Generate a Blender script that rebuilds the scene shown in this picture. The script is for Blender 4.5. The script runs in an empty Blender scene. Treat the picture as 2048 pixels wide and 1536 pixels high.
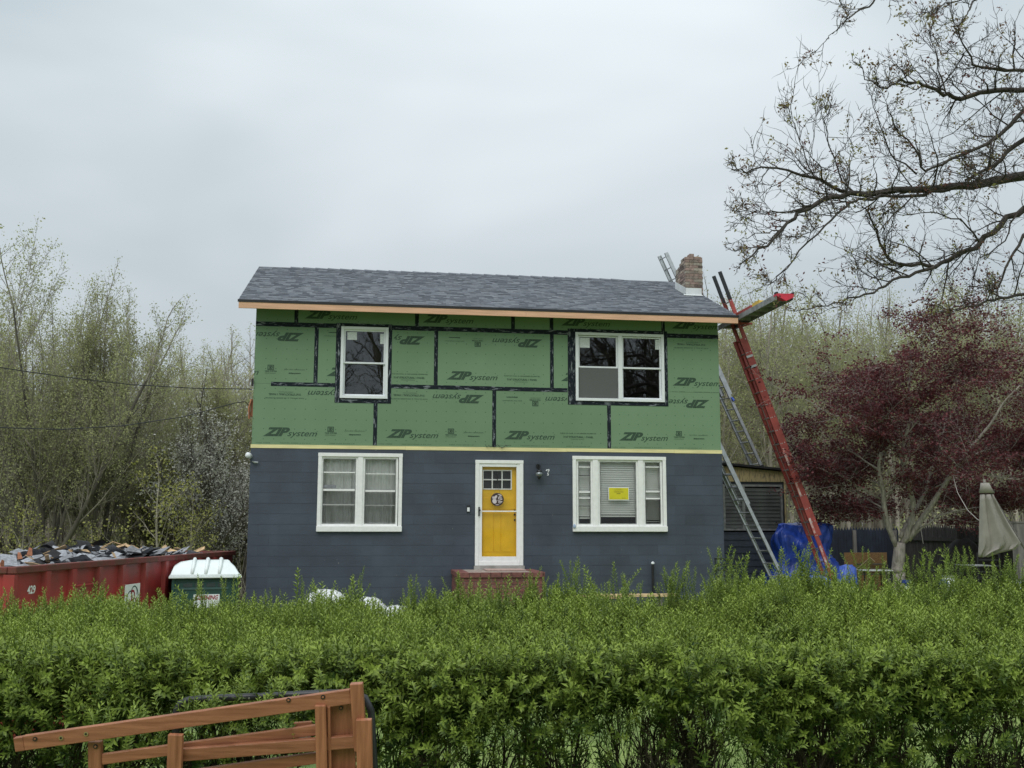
import bpy, math, random
import numpy as np
from mathutils import Vector, Matrix
random.seed(7); np.random.seed(7)
SC = bpy.context.scene
COL = SC.collection
# ------------------------------------------------------------------ camera
FPX, YAW, PITCH, ROLL = 2071.0, 0.147205, 0.134746, 0.001749
CAM = np.array([2.110908, -21.164102, 1.564675])
_cy, _sy, _cp, _sp = math.cos(YAW), math.sin(YAW), math.cos(PITCH), math.sin(PITCH)
_r0 = np.array([_cy, -_sy, 0]); FW = np.array([_sy*_cp, _cy*_cp, _sp]); _u0 = np.array([-_sy*_sp, -_cy*_sp, _cp])
_c, _s = math.cos(ROLL), math.sin(ROLL)
RT = _c*_r0 + _s*_u0; UP = -_s*_r0 + _c*_u0
cd = bpy.data.cameras.new('camera'); co = bpy.data.objects.new('camera', cd); COL.objects.link(co)
cd.sensor_fit = 'HORIZONTAL'; cd.sensor_width = 36.0; cd.lens = FPX/2048*36.0
cd.clip_start = 0.1; cd.clip_end = 3000
co.matrix_world = Matrix(((RT[0], UP[0], -FW[0], CAM[0]), (RT[1], UP[1], -FW[1], CAM[1]), (RT[2], UP[2], -FW[2], CAM[2]), (0, 0, 0, 1)))
SC.camera = co
# ------------------------------------------------------------------ sky and light
world = bpy.data.worlds.new('World'); SC.world = world; world.use_nodes = True
nt = world.node_tree; nt.nodes.clear()
N = nt.nodes.new; L = nt.links.new
out = N('ShaderNodeOutputWorld')
sky = N('ShaderNodeTexSky'); sky.sky_type = 'NISHITA'; sky.sun_disc = False
SUN_EL, SUN_AZ = math.radians(54), math.radians(205)
sky.sun_elevation = SUN_EL; sky.sun_rotation = SUN_AZ
bg1 = N('ShaderNodeBackground'); bg1.inputs[1].default_value = 0.10; L(sky.outputs[0], bg1.inputs[0])
geo = N('ShaderNodeNewGeometry'); sep = N('ShaderNodeSeparateXYZ')
tc = N('ShaderNodeTexCoord'); L(tc.outputs['Generated'], sep.inputs[0])
mp = N('ShaderNodeMapping'); L(tc.outputs['Generated'], mp.inputs[0]); mp.inputs['Scale'].default_value = (1.0, 1.0, 2.6); mp.inputs['Location'].default_value = (3.1, 0.4, 0.3)
nz = N('ShaderNodeTexNoise'); nz.inputs['Scale'].default_value = 1.7; nz.inputs['Detail'].default_value = 3.5; nz.inputs['Roughness'].default_value = 0.5; nz.inputs['Distortion'].default_value = 0.35
L(mp.outputs[0], nz.inputs['Vector'])
cr = N('ShaderNodeValToRGB'); L(nz.outputs['Fac'], cr.inputs[0])
cr.color_ramp.elements[0].position = 0.30; cr.color_ramp.elements[0].color = (0.305, 0.348, 0.368, 1)
cr.color_ramp.elements[1].position = 0.72; cr.color_ramp.elements[1].color = (0.495, 0.535, 0.552, 1)
el = N('ShaderNodeMapRange'); L(sep.outputs['Z'], el.inputs[0])
el.inputs['From Min'].default_value = 0.0; el.inputs['From Max'].default_value = 1.0; el.inputs['To Min'].default_value = 0.95; el.inputs['To Max'].default_value = 2.5
mul = N('ShaderNodeVectorMath'); mul.operation = 'SCALE'; L(cr.outputs[0], mul.inputs[0]); L(el.outputs[0], mul.inputs['Scale'])
bg2 = N('ShaderNodeBackground'); bg2.inputs[1].default_value = 1.0; L(mul.outputs[0], bg2.inputs[0])
mx = N('ShaderNodeMixShader'); mx.inputs[0].default_value = 0.9; L(bg1.outputs[0], mx.inputs[1]); L(bg2.outputs[0], mx.inputs[2]); L(mx.outputs[0], out.inputs[0])
sd = bpy.data.lights.new('sun', 'SUN'); sd.energy = 1.5; sd.angle = math.radians(50); sd.color = (1.0, 0.97, 0.93)
so = bpy.data.objects.new('sun', sd); COL.objects.link(so)
so.rotation_euler = (math.pi/2 - SUN_EL, 0, -SUN_AZ + math.pi)   # light comes from behind and left of the camera
so.location = (0, -20, 30)
SC.view_settings.view_transform = 'Standard'; SC.view_settings.look = 'None'; SC.view_settings.gamma = 1; SC.view_settings.use_curve_mapping = False
SC.view_settings.exposure = 0.22
SC.render.engine = 'CYCLES'
try:
    SC.cycles.use_denoising = True; SC.cycles.max_bounces = 8; SC.cycles.transparent_max_bounces = 12; SC.cycles.sample_clamp_indirect = 4
except Exception: pass

# ------------------------------------------------------------------ pixel helpers (photo pixels 2048x1536 to points of the place)
def ray(px, py): return RT*(px-1024)/FPX - UP*(py-768)/FPX + FW
def atY(px, py, Y): d = ray(px, py); return CAM + d*(Y-CAM[1])/d[1]
def atX(px, py, X): d = ray(px, py); return CAM + d*(X-CAM[0])/d[0]
def atD(px, py, D): return CAM + ray(px, py)*D
def fx(px, py=900, Y=0.0): return float(atY(px, py, Y)[0])
def fz(px, py, Y=0.0): return float(atY(px, py, Y)[2])
def sm(a, b, t):
    t = min(1, max(0, (t-a)/(b-a))); return t*t*(3-2*t)
def ground(x, y):
    g = -0.25*sm(-15, -9, y)
    g += -1.10*sm(0.7, -0.5, x)*sm(-13.5, -8, y)
    g += 0.5*sm(10, 60, y)
    return g

# ------------------------------------------------------------------ materials
def nodes(name):
    m = bpy.data.materials.new(name); m.use_nodes = True
    t = m.node_tree; return m, t, t.nodes['Principled BSDF']
def pbr(name, col, rough=0.6, var=0.12, scale=6.0, bump=0.0, bscale=60.0, metal=0.0, col2=None, stretch=(1, 1, 1), spec=0.5, rnd=0.0, lo=0.35, hi=0.65, detail=4, trans=0.0, island=0.0):
    m, t, b = nodes(name)
    n = t.nodes.new; l = t.links.new
    tc = n('ShaderNodeTexCoord'); mp = n('ShaderNodeMapping'); l(tc.outputs['Object'], mp.inputs[0]); mp.inputs['Scale'].default_value = stretch
    nz = n('ShaderNodeTexNoise'); nz.inputs['Scale'].default_value = scale; nz.inputs['Detail'].default_value = detail; l(mp.outputs[0], nz.inputs['Vector'])
    r = n('ShaderNodeMapRange'); l(nz.outputs['Fac'], r.inputs[0]); r.inputs['From Min'].default_value = lo; r.inputs['From Max'].default_value = hi
    mixn = n('ShaderNodeMix'); mixn.data_type = 'RGBA'; l(r.outputs[0], mixn.inputs[0])
    c1 = tuple(max(0, c*(1-var)) for c in col) if col2 is None else col
    c2 = tuple(min(1, c*(1+var)) for c in col) if col2 is None else col2
    mixn.inputs[6].default_value = (*c1, 1); mixn.inputs[7].default_value = (*c2, 1)
    last = mixn.outputs[2]
    if rnd or island:
        if island:
            g = n('ShaderNodeNewGeometry'); src = g.outputs['Random Per Island']; rnd = island
        else:
            oi = n('ShaderNodeObjectInfo'); src = oi.outputs['Random']
        mr = n('ShaderNodeMapRange'); l(src, mr.inputs[0]); mr.inputs['To Min'].default_value = 1-rnd; mr.inputs['To Max'].default_value = 1+rnd
        vm = n('ShaderNodeVectorMath'); vm.operation = 'SCALE'; l(last, vm.inputs[0]); l(mr.outputs[0], vm.inputs['Scale']); last = vm.outputs[0]
    l(last, b.inputs['Base Color'])
    b.inputs['Roughness'].default_value = rough; b.inputs['Metallic'].default_value = metal
    b.inputs['Specular IOR Level'].default_value = spec
    if bump:
        n2 = n('ShaderNodeTexNoise'); n2.inputs['Scale'].default_value = bscale; n2.inputs['Detail'].default_value = 3; l(mp.outputs[0], n2.inputs['Vector'])
        bp = n('ShaderNodeBump'); bp.inputs['Strength'].default_value = bump; bp.inputs['Distance'].default_value = 0.01; l(n2.outputs['Fac'], bp.inputs['Height']); l(bp.outputs[0], b.inputs['Normal'])
    if trans:
        o = t.nodes['Material Output']; tr = n('ShaderNodeBsdfTranslucent'); l(last, tr.inputs[0]); ms = n('ShaderNodeMixShader'); ms.inputs[0].default_value = trans
        l(b.outputs[0], ms.inputs[1]); l(tr.outputs[0], ms.inputs[2]); l(ms.outputs[0], o.inputs[0])
    return m
def glass_mat(name, tint=(0.55, 0.58, 0.58), refl=1.0):
    m = bpy.data.materials.new(name); m.use_nodes = True; t = m.node_tree; t.nodes.clear()
    n = t.nodes.new; l = t.links.new
    o = n('ShaderNodeOutputMaterial'); tr = n('ShaderNodeBsdfTransparent'); tr.inputs[0].default_value = (*tint, 1)
    gl = n('ShaderNodeBsdfGlossy'); gl.inputs['Roughness'].default_value = 0.01; gl.inputs[0].default_value = (1, 1, 1, 1)
    nz = n('ShaderNodeTexNoise'); nz.inputs['Scale'].default_value = 1.3; tcn = n('ShaderNodeTexCoord'); l(tcn.outputs['Object'], nz.inputs['Vector'])
    bp = n('ShaderNodeBump'); bp.inputs['Strength'].default_value = 0.05; bp.inputs['Distance'].default_value = 0.03; l(nz.outputs['Fac'], bp.inputs['Height']); l(bp.outputs[0], gl.inputs['Normal'])
    fr = n('ShaderNodeFresnel'); fr.inputs[0].default_value = 1.55
    ml = n('ShaderNodeMath'); ml.operation = 'MULTIPLY_ADD'; l(fr.outputs[0], ml.inputs[0]); ml.inputs[1].default_value = 0.9*refl; ml.inputs[2].default_value = 0.0; ml.use_clamp = True
    ms = n('ShaderNodeMixShader'); l(ml.outputs[0], ms.inputs[0]); l(tr.outputs[0], ms.inputs[1]); l(gl.outputs[0], ms.inputs[2]); l(ms.outputs[0], o.inputs[0])
    return m
M = {}
M['white'] = pbr('white_paint', (0.80, 0.82, 0.82), 0.45, 0.04, 9)
M['oldwhite'] = pbr('chalky_white_paint', (0.80, 0.81, 0.80), 0.6, 0.04, 14, 0.25, 70)
M['vinyl'] = pbr('white_vinyl', (0.76, 0.79, 0.82), 0.3, 0.03, 3)
M['block'] = pbr('blue_grey_masonry_paint', (0.049, 0.063, 0.088), 0.62, 0.16, 1.3, 0.35, 90, rnd=0.07, detail=8)
M['joint'] = pbr('painted_mortar', (0.10, 0.12, 0.15), 0.7, 0.15, 8)
M['clap'] = pbr('blue_grey_clapboard', (0.045, 0.06, 0.085), 0.55, 0.12, 4, 0.1)
M['core'] = pbr('dark_core', (0.03, 0.035, 0.04), 0.9, 0.2, 3)
M['interior'] = pbr('interior_plaster', (0.18, 0.17, 0.16), 0.9, 0.1, 3)
M['tape'] = None
M['ink'] = pbr('sheathing_ink', (0.030, 0.066, 0.038), 0.7, 0.25, 40)
M['ink2'] = pbr('sheathing_ink_light', (0.075, 0.15, 0.085), 0.7, 0.2, 60)
M['lumber'] = pbr('fascia_lumber', (0.64, 0.38, 0.245), 0.7, 0.12, 3, 0.1, 60, stretch=(0.6, 6, 9))
M['lumber2'] = pbr('fresh_pine', (0.58, 0.42, 0.24), 0.7, 0.2, 4, stretch=(3, 3, 3))
M['sill'] = pbr('yellow_sill_plate', (0.72, 0.65, 0.34), 0.7, 0.12, 5, stretch=(0.5, 4, 6))
M['rafter'] = pbr('rafter_lumber', (0.30, 0.20, 0.11), 0.8, 0.2, 5)
M['dark'] = pbr('black_metal', (0.012, 0.013, 0.015), 0.45, 0.2, 20)
M['darkpl'] = pbr('dark_plastic', (0.02, 0.022, 0.026), 0.4, 0.2, 10)
SH = [pbr('shingle_%s' % k, c, 0.9, 0.12, 14, 0.5, 220, spec=0.2) for k, c in (('slate', (0.165, 0.178, 0.203)), ('dark', (0.130, 0.141, 0.163)), ('pale', (0.192, 0.206, 0.230)), ('blue', (0.150, 0.165, 0.193)))]
M['alu'] = pbr('aluminium', (0.48, 0.50, 0.51), 0.42, 0.12, 9, metal=0.75)
M['aludull'] = pbr('weathered_aluminium', (0.30, 0.31, 0.31), 0.55, 0.25, 7, metal=0.5)
M['redfg'] = pbr('red_fibreglass', (0.31, 0.058, 0.050), 0.5, 0.18, 5, 0.1)
M['redcap'] = pbr('red_rubber', (0.55, 0.03, 0.06), 0.5, 0.15, 8)
M['yellow'] = pbr('yellow_plastic', (0.62, 0.42, 0.08), 0.5, 0.2, 9)
M['door'] = pbr('yellow_door_paint', (0.86, 0.52, 0.020), 0.42, 0.06, 4)
M['flash'] = pbr('white_metal_flashing', (0.66, 0.69, 0.70), 0.35, 0.06, 4)
M['mortar'] = pbr('chimney_mortar', (0.30, 0.27, 0.23), 0.9, 0.25, 25, 0.5)
M['stoopbrick'] = pbr('red_painted_brick', (0.165, 0.062, 0.055), 0.7, 0.22, 14, 0.3, 80, rnd=0.18)
M['stooptop'] = pbr('worn_paver', (0.33, 0.27, 0.24), 0.8, 0.2, 12, 0.3, rnd=0.15)
M['curtain'] = pbr('white_curtain', (0.62, 0.62, 0.60), 0.9, 0.08, 3, stretch=(8, 1, 1))
M['screen'] = pbr('insect_screen', (0.105, 0.108, 0.108), 0.8, 0.05, 40)
M['blind'] = pbr('blind_slat', (0.80, 0.80, 0.77), 0.5, 0.03, 5)
M['glass'] = glass_mat('window_glass', (0.97, 0.98, 0.98), 0.7)
M['glassdark'] = glass_mat('dark_window_glass', (0.8, 0.82, 0.84), 1.7)
M['sticker'] = pbr('window_sticker', (0.62, 0.66, 0.66), 0.5, 0.1, 30)
M['dumpred'] = pbr('dumpster_red', (0.36, 0.036, 0.034), 0.5, 0.25, 2.4, 0.25, 6, col2=(0.22, 0.040, 0.034))
M['dumprim'] = pbr('rusty_rim', (0.17, 0.035, 0.03), 0.7, 0.2, 5, 0.4, 40, col2=(0.10, 0.045, 0.03))
M['green'] = pbr('toilet_green', (0.018, 0.062, 0.055), 0.45, 0.12, 5)
M['toiletroof'] = pbr('translucent_white_plastic', (0.72, 0.78, 0.78), 0.4, 0.04, 5)
M['bluetarp'] = pbr('blue_tarp', (0.020, 0.060, 0.36), 0.32, 0.35, 5, 0.9, 9)
M['whitetarp'] = pbr('white_plastic_sheet', (0.72, 0.74, 0.76), 0.4, 0.05, 5, 0.3, 9)
M['canvas'] = pbr('grey_umbrella_canvas', (0.32, 0.298, 0.272), 0.9, 0.10, 5, 0.15, 30)
M['osb'] = pbr('osb_board', (0.30, 0.17, 0.075), 0.8, 0.35, 26, 0.2, 60, stretch=(1, 1, 2.2))
M['fence'] = pbr('weathered_fence', (0.045, 0.042, 0.040), 0.9, 0.35, 4, 0.3, 40, stretch=(6, 6, 0.7), rnd=0.25)
M['fenceblue'] = pbr('navy_fence', (0.012, 0.018, 0.034), 0.8, 0.25, 5, 0.2, rnd=0.2)
M['post'] = pbr('grey_post', (0.16, 0.15, 0.14), 0.9, 0.25, 5, 0.3, stretch=(5, 5, 0.6))
M['shedply'] = pbr('peeling_yellow_plywood', (0.50, 0.40, 0.21), 0.8, 0.2, 9, 0.2, col2=(0.22, 0.19, 0.13), stretch=(3, 3, 0.8), lo=0.50, hi=0.66)
M['bark'] = pbr('grey_bark', (0.35, 0.315, 0.285), 0.95, 0.3, 6, 0.5, 30, stretch=(4, 4, 1))
M['darkbark'] = pbr('dark_bark', (0.060, 0.050, 0.045), 0.95, 0.35, 6, 0.5, 30, stretch=(3, 3, 1))
M['woodbark'] = pbr('forest_bark', (0.30, 0.275, 0.225), 0.95, 0.3, 1.5, rnd=0.2)
M['woodbark2'] = pbr('dark_forest_bark', (0.125, 0.112, 0.095), 0.95, 0.3, 1.5, rnd=0.2)
M['concrete'] = pbr('concrete', (0.32, 0.31, 0.29), 0.9, 0.2, 8, 0.3)
M['black'] = pbr('black_felt', (0.018, 0.018, 0.020), 0.85, 0.3, 9, 0.2)
M['scrapgrey'] = pbr('shingle_scrap_grey', (0.235, 0.245, 0.265), 0.9, 0.25, 9, 0.3, rnd=0.45)
M['scrapwood'] = pbr('scrap_wood', (0.42, 0.29, 0.16), 0.8, 0.25, 9, rnd=0.3)
M['scrapred'] = pbr('cedar_scrap', (0.36, 0.15, 0.08), 0.8, 0.25, 9, rnd=0.2)
def leafmat(name, dark, light, trans=0.25, rough=0.5, rnd=0.0, spec=0.35):
    m, t, b = nodes(name); n = t.nodes.new; l = t.links.new
    at = n('ShaderNodeAttribute'); at.attribute_name = 'tone'
    mixn = n('ShaderNodeMix'); mixn.data_type = 'RGBA'; l(at.outputs['Fac'], mixn.inputs[0]); mixn.inputs[6].default_value = (*dark, 1); mixn.inputs[7].default_value = (*light, 1)
    last = mixn.outputs[2]
    if rnd:
        oi = n('ShaderNodeObjectInfo'); mr = n('ShaderNodeMapRange'); l(oi.outputs['Random'], mr.inputs[0]); mr.inputs['To Min'].default_value = 1-rnd; mr.inputs['To Max'].default_value = 1+rnd
        vm = n('ShaderNodeVectorMath'); vm.operation = 'SCALE'; l(last, vm.inputs[0]); l(mr.outputs[0], vm.inputs['Scale']); last = vm.outputs[0]
    l(last, b.inputs['Base Color']); b.inputs['Roughness'].default_value = rough; b.inputs['Specular IOR Level'].default_value = spec
    o = t.nodes['Material Output']; tr = n('ShaderNodeBsdfTranslucent'); l(last, tr.inputs[0]); ms = n('ShaderNodeMixShader'); ms.inputs[0].default_value = trans
    l(b.outputs[0], ms.inputs[1]); l(tr.outputs[0], ms.inputs[2]); l(ms.outputs[0], o.inputs[0])
    return m
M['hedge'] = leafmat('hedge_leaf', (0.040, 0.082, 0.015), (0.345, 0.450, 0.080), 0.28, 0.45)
M['springleaf'] = leafmat('spring_leaf', (0.30, 0.315, 0.165), (0.50, 0.525, 0.255), 0.5, 0.7, rnd=0.15)
M['yellowleaf'] = leafmat('yellow_spring_leaf', (0.26, 0.27, 0.08), (0.42, 0.42, 0.13), 0.3, 0.7)
M['blossom'] = leafmat('white_blossom', (0.32, 0.33, 0.28), (0.60, 0.60, 0.55), 0.2, 0.7)
M['mapleleaf'] = leafmat('burgundy_leaf', (0.075, 0.022, 0.029), (0.215, 0.062, 0.070), 0.35, 0.6)
M['brush'] = leafmat('brush_leaf', (0.22, 0.20, 0.135), (0.34, 0.34, 0.17), 0.4, 0.8)
M['oakleaf'] = leafmat('young_oak_leaf', (0.150, 0.050, 0.050), (0.34, 0.34, 0.13), 0.45, 0.6)
M['whiteflower'] = leafmat('pale_flower', (0.30, 0.36, 0.16), (0.62, 0.64, 0.48), 0.2, 0.7)

# sheathing: green coated board with small fastener ticks
def sheath():
    m, t, b = nodes('green_sheathing'); n = t.nodes.new; l = t.links.new
    tc = n('ShaderNodeTexCoord'); sp = n('ShaderNodeSeparateXYZ'); l(tc.outputs['Object'], sp.inputs[0])
    def frac(sock, step, off):
        a = n('ShaderNodeMath'); a.operation = 'MULTIPLY_ADD'; l(sock, a.inputs[0]); a.inputs[1].default_value = 1/step; a.inputs[2].default_value = off
        f = n('ShaderNodeMath'); f.operation = 'FRACT'; l(a.outputs[0], f.inputs[0])
        s = n('ShaderNodeMath'); s.operation = 'SUBTRACT'; l(f.outputs[0], s.inputs[0]); s.inputs[1].default_value = 0.5
        p = n('ShaderNodeMath'); p.operation = 'MULTIPLY'; l(s.outputs[0], p.inputs[0]); p.inputs[1].default_value = step
        q = n('ShaderNodeMath'); q.operation = 'POWER'; a2 = n('ShaderNodeMath'); a2.operation = 'ABSOLUTE'; l(p.outputs[0], a2.inputs[0]); l(a2.outputs[0], q.inputs[0]); q.inputs[1].default_value = 2
        return q.outputs[0]
    X = frac(sp.outputs['X'], 0.2032, 0.4); Z = frac(sp.outputs['Z'], 0.2032, 0.02)
    ad = n('ShaderNodeMath'); ad.operation = 'ADD'; l(X, ad.inputs[0]); l(Z, ad.inputs[1])
    lt = n('ShaderNodeMath'); lt.operation = 'LESS_THAN'; l(ad.outputs[0], lt.inputs[0]); lt.inputs[1].default_value = 0.011**2
    nz = n('ShaderNodeTexNoise'); nz.inputs['Scale'].default_value = 1.2; nz.inputs['Detail'].default_value = 6; l(tc.outputs['Object'], nz.inputs['Vector'])
    mr = n('ShaderNodeMapRange'); l(nz.outputs['Fac'], mr.inputs[0]); mr.inputs['From Min'].default_value = 0.3; mr.inputs['From Max'].default_value = 0.7
    mixn = n('ShaderNodeMix'); mixn.data_type = 'RGBA'; l(mr.outputs[0], mixn.inputs[0]); mixn.inputs[6].default_value = (0.152, 0.248, 0.146, 1); mixn.inputs[7].default_value = (0.172, 0.270, 0.165, 1)
    m2 = n('ShaderNodeMix'); m2.data_type = 'RGBA'; ml = n('ShaderNodeMath'); ml.operation = 'MULTIPLY'; l(lt.outputs[0], ml.inputs[0]); ml.inputs[1].default_value = 0.75; l(ml.outputs[0], m2.inputs[0]); l(mixn.outputs[2], m2.inputs[6]); m2.inputs[7].default_value = (0.05, 0.11, 0.06, 1)
    oi = n('ShaderNodeObjectInfo'); mr2 = n('ShaderNodeMapRange'); l(oi.outputs['Random'], mr2.inputs[0]); mr2.inputs['To Min'].default_value = 0.95; mr2.inputs['To Max'].default_value = 1.05
    vm = n('ShaderNodeVectorMath'); vm.operation = 'SCALE'; l(m2.outputs[2], vm.inputs[0]); l(mr2.outputs[0], vm.inputs['Scale'])
    l(vm.outputs[0], b.inputs['Base Color']); b.inputs['Roughness'].default_value = 0.7; b.inputs['Specular IOR Level'].default_value = 0.3
    n2 = n('ShaderNodeTexNoise'); n2.inputs['Scale'].default_value = 160; l(tc.outputs['Object'], n2.inputs['Vector']); bp = n('ShaderNodeBump'); bp.inputs['Strength'].default_value = 0.25; bp.inputs['Distance'].default_value = 0.003; l(n2.outputs['Fac'], bp.inputs['Height']); l(bp.outputs[0], b.inputs['Normal'])
    return m
M['sheath'] = sheath()
def tapemat(name, sx, sz):
    m, t, b = nodes(name); n = t.nodes.new; l = t.links.new
    tc = n('ShaderNodeTexCoord'); mp = n('ShaderNodeMapping'); l(tc.outputs['Object'], mp.inputs[0]); mp.inputs['Scale'].default_value = (sx, 1, sz)
    nz = n('ShaderNodeTexNoise'); nz.inputs['Scale'].default_value = 1.0; nz.inputs['Detail'].default_value = 5; nz.inputs['Roughness'].default_value = 0.7; l(mp.outputs[0], nz.inputs['Vector'])
    cr = n('ShaderNodeValToRGB'); l(nz.outputs['Fac'], cr.inputs[0])
    e = cr.color_ramp.elements; e[0].position = 0.54; e[0].color = (0.012, 0.017, 0.023, 1); e[1].position = 0.60; e[1].color = (0.20, 0.22, 0.24, 1)
    l(cr.outputs[0], b.inputs['Base Color']); b.inputs['Roughness'].default_value = 0.75; b.inputs['Specular IOR Level'].default_value = 0.15
    return m
M['tapeh'] = tapemat('printed_seam_tape', 5.0, 26.0); M['tapev'] = tapemat('printed_seam_tape_upright', 26.0, 5.0)
# grass ground
def grassmat():
    m, t, b = nodes('lawn'); n = t.nodes.new; l = t.links.new
    tc = n('ShaderNodeTexCoord'); nz = n('ShaderNodeTexNoise'); nz.inputs['Scale'].default_value = 0.6; nz.inputs['Detail'].default_value = 8; nz.inputs['Roughness'].default_value = 0.7; l(tc.outputs['Object'], nz.inputs['Vector'])
    cr = n('ShaderNodeValToRGB'); l(nz.outputs['Fac'], cr.inputs[0]); e = cr.color_ramp.elements
    e[0].position = 0.35; e[0].color = (0.085, 0.135, 0.030, 1); e[1].position = 0.62; e[1].color = (0.22, 0.29, 0.075, 1)
    x = cr.color_ramp.elements.new(0.72); x.color = (0.20, 0.17, 0.10, 1)
    sp = n('ShaderNodeSeparateXYZ'); l(tc.outputs['Object'], sp.inputs[0]); mr = n('ShaderNodeMapRange'); l(sp.outputs['Y'], mr.inputs[0]); mr.inputs['From Min'].default_value = 8; mr.inputs['From Max'].default_value = 16
    mixn = n('ShaderNodeMix'); mixn.data_type = 'RGBA'; l(mr.outputs[0], mixn.inputs[0]); l(cr.outputs[0], mixn.inputs[6]); mixn.inputs[7].default_value = (0.16, 0.125, 0.085, 1)
    l(mixn.outputs[2], b.inputs['Base Color']); b.inputs['Roughness'].default_value = 0.95
    return m
M['grass'] = grassmat()
M['grassblade'] = leafmat('grass_blade', (0.06, 0.12, 0.025), (0.20, 0.30, 0.07), 0.3)

# ------------------------------------------------------------------ mesh helpers
class MB:
    def __init__(s): s.v = []; s.f = []; s.m = []
    def add(s, vs, fs, mi=0):
        o = len(s.v); s.v += [tuple(map(float, p)) for p in vs]; s.f += [tuple(i+o for i in f) for f in fs]; s.m += [mi]*len(fs); return s
    def box(s, x0, x1, y0, y1, z0, z1, mi=0):
        return s.add([(x0, y0, z0), (x1, y0, z0), (x1, y1, z0), (x0, y1, z0), (x0, y0, z1), (x1, y0, z1), (x1, y1, z1), (x0, y1, z1)],
                     [(0, 3, 2, 1), (4, 5, 6, 7), (0, 1, 5, 4), (1, 2, 6, 5), (2, 3, 7, 6), (3, 0, 4, 7)], mi)
    def beam(s, p, q, w, h, side=(0, 0, 1), mi=0):
        p, q = Vector(p), Vector(q); d = (q-p).normalized(); a = d.cross(Vector(side)); a = a.normalized() if a.length > 1e-5 else Vector((1, 0, 0)); b = a.cross(d).normalized()
        vs = []
        for c in (p, q):
            for i, j in ((-1, -1), (1, -1), (1, 1), (-1, 1)): vs.append(c + a*(i*w/2) + b*(j*h/2))
        return s.add(vs, [(0, 3, 2, 1), (4, 5, 6, 7), (0, 1, 5, 4), (1, 2, 6, 5), (2, 3, 7, 6), (3, 0, 4, 7)], mi)
    def tube(s, pts, rad, n=8, mi=0, cap=True):
        pts = [Vector(p) for p in pts]; rad = rad if hasattr(rad, '__len__') else [rad]*len(pts)
        o = len(s.v); prev = None
        for i, p in enumerate(pts):
            d = (pts[min(i+1, len(pts)-1)]-pts[max(i-1, 0)]).normalized()
            a = (prev - d*prev.dot(d)) if prev is not None else d.orthogonal()
            a = a.normalized(); prev = a; b = d.cross(a)
            for k in range(n):
                t = 2*math.pi*k/n; q = p + (a*math.cos(t)+b*math.sin(t))*rad[i]; s.v.append(tuple(q))
        for i in range(len(pts)-1):
            for k in range(n):
                k2 = (k+1) % n; s.f.append((o+i*n+k, o+i*n+k2, o+(i+1)*n+k2, o+(i+1)*n+k)); s.m.append(mi)
        if cap:
            s.f.append(tuple(o+k for k in range(n))[::-1]); s.m.append(mi)
            s.f.append(tuple(o+(len(pts)-1)*n+k for k in range(n))); s.m.append(mi)
        return s
    def loft(s, rings, mi=0, cap=True):
        n = len(rings[0]); o = len(s.v)
        for r in rings: s.v += [tuple(map(float, p)) for p in r]
        for i in range(len(rings)-1):
            for k in range(n):
                k2 = (k+1) % n; s.f.append((o+i*n+k, o+i*n+k2, o+(i+1)*n+k2, o+(i+1)*n+k)); s.m.append(mi)
        if cap:
            s.f.append(tuple(o+k for k in range(n))[::-1]); s.m.append(mi); s.f.append(tuple(o+(len(rings)-1)*n+k for k in range(n))); s.m.append(mi)
        return s
    def mesh(s, name, mats, smooth=False):
        me = bpy.data.meshes.new(name); me.from_pydata(s.v, [], s.f); mats = mats if isinstance(mats, (list, tuple)) else [mats]
        for m in mats: me.materials.append(m)
        if len(mats) > 1: me.polygons.foreach_set('material_index', s.m)
        if smooth: me.polygons.foreach_set('use_smooth', [True]*len(me.polygons))
        me.update(); return me
def obj(name, data, parent=None, loc=(0, 0, 0), rot=(0, 0, 0), bevel=0):
    o = bpy.data.objects.new(name, data); COL.objects.link(o)
    if parent is not None: o.parent = parent
    o.location = loc; o.rotation_euler = rot
    if bevel:
        b = o.modifiers.new('bevel', 'BEVEL'); b.width = bevel; b.segments = 2; b.limit_method = 'ANGLE'
    return o
def part(name, mb, mats, parent, smooth=False, bevel=0, kind=None, label=None):
    o = obj(name, mb.mesh(name, mats, smooth), parent, bevel=bevel)
    if kind: o['kind'] = kind
    if label: o['label'] = label
    return o
def tag(o, label=None, cat=None, group=None, kind=None):
    if label: o['label'] = label
    if cat: o['category'] = cat
    if group: o['group'] = group
    if kind: o['kind'] = kind
    return o
def thing(name, label, cat, loc=(0, 0, 0), rz=0, group=None):
    o = bpy.data.objects.new(name, None); COL.objects.link(o); o.location = loc; o.rotation_euler = (0, 0, rz); o.empty_display_size = 0.2
    return tag(o, label, cat, group)
def copy_tree(o, parent=None):
    c = o.copy(); COL.objects.link(c); c.parent = parent
    for ch in list(o.children): copy_tree(ch, c)
    return c
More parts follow.
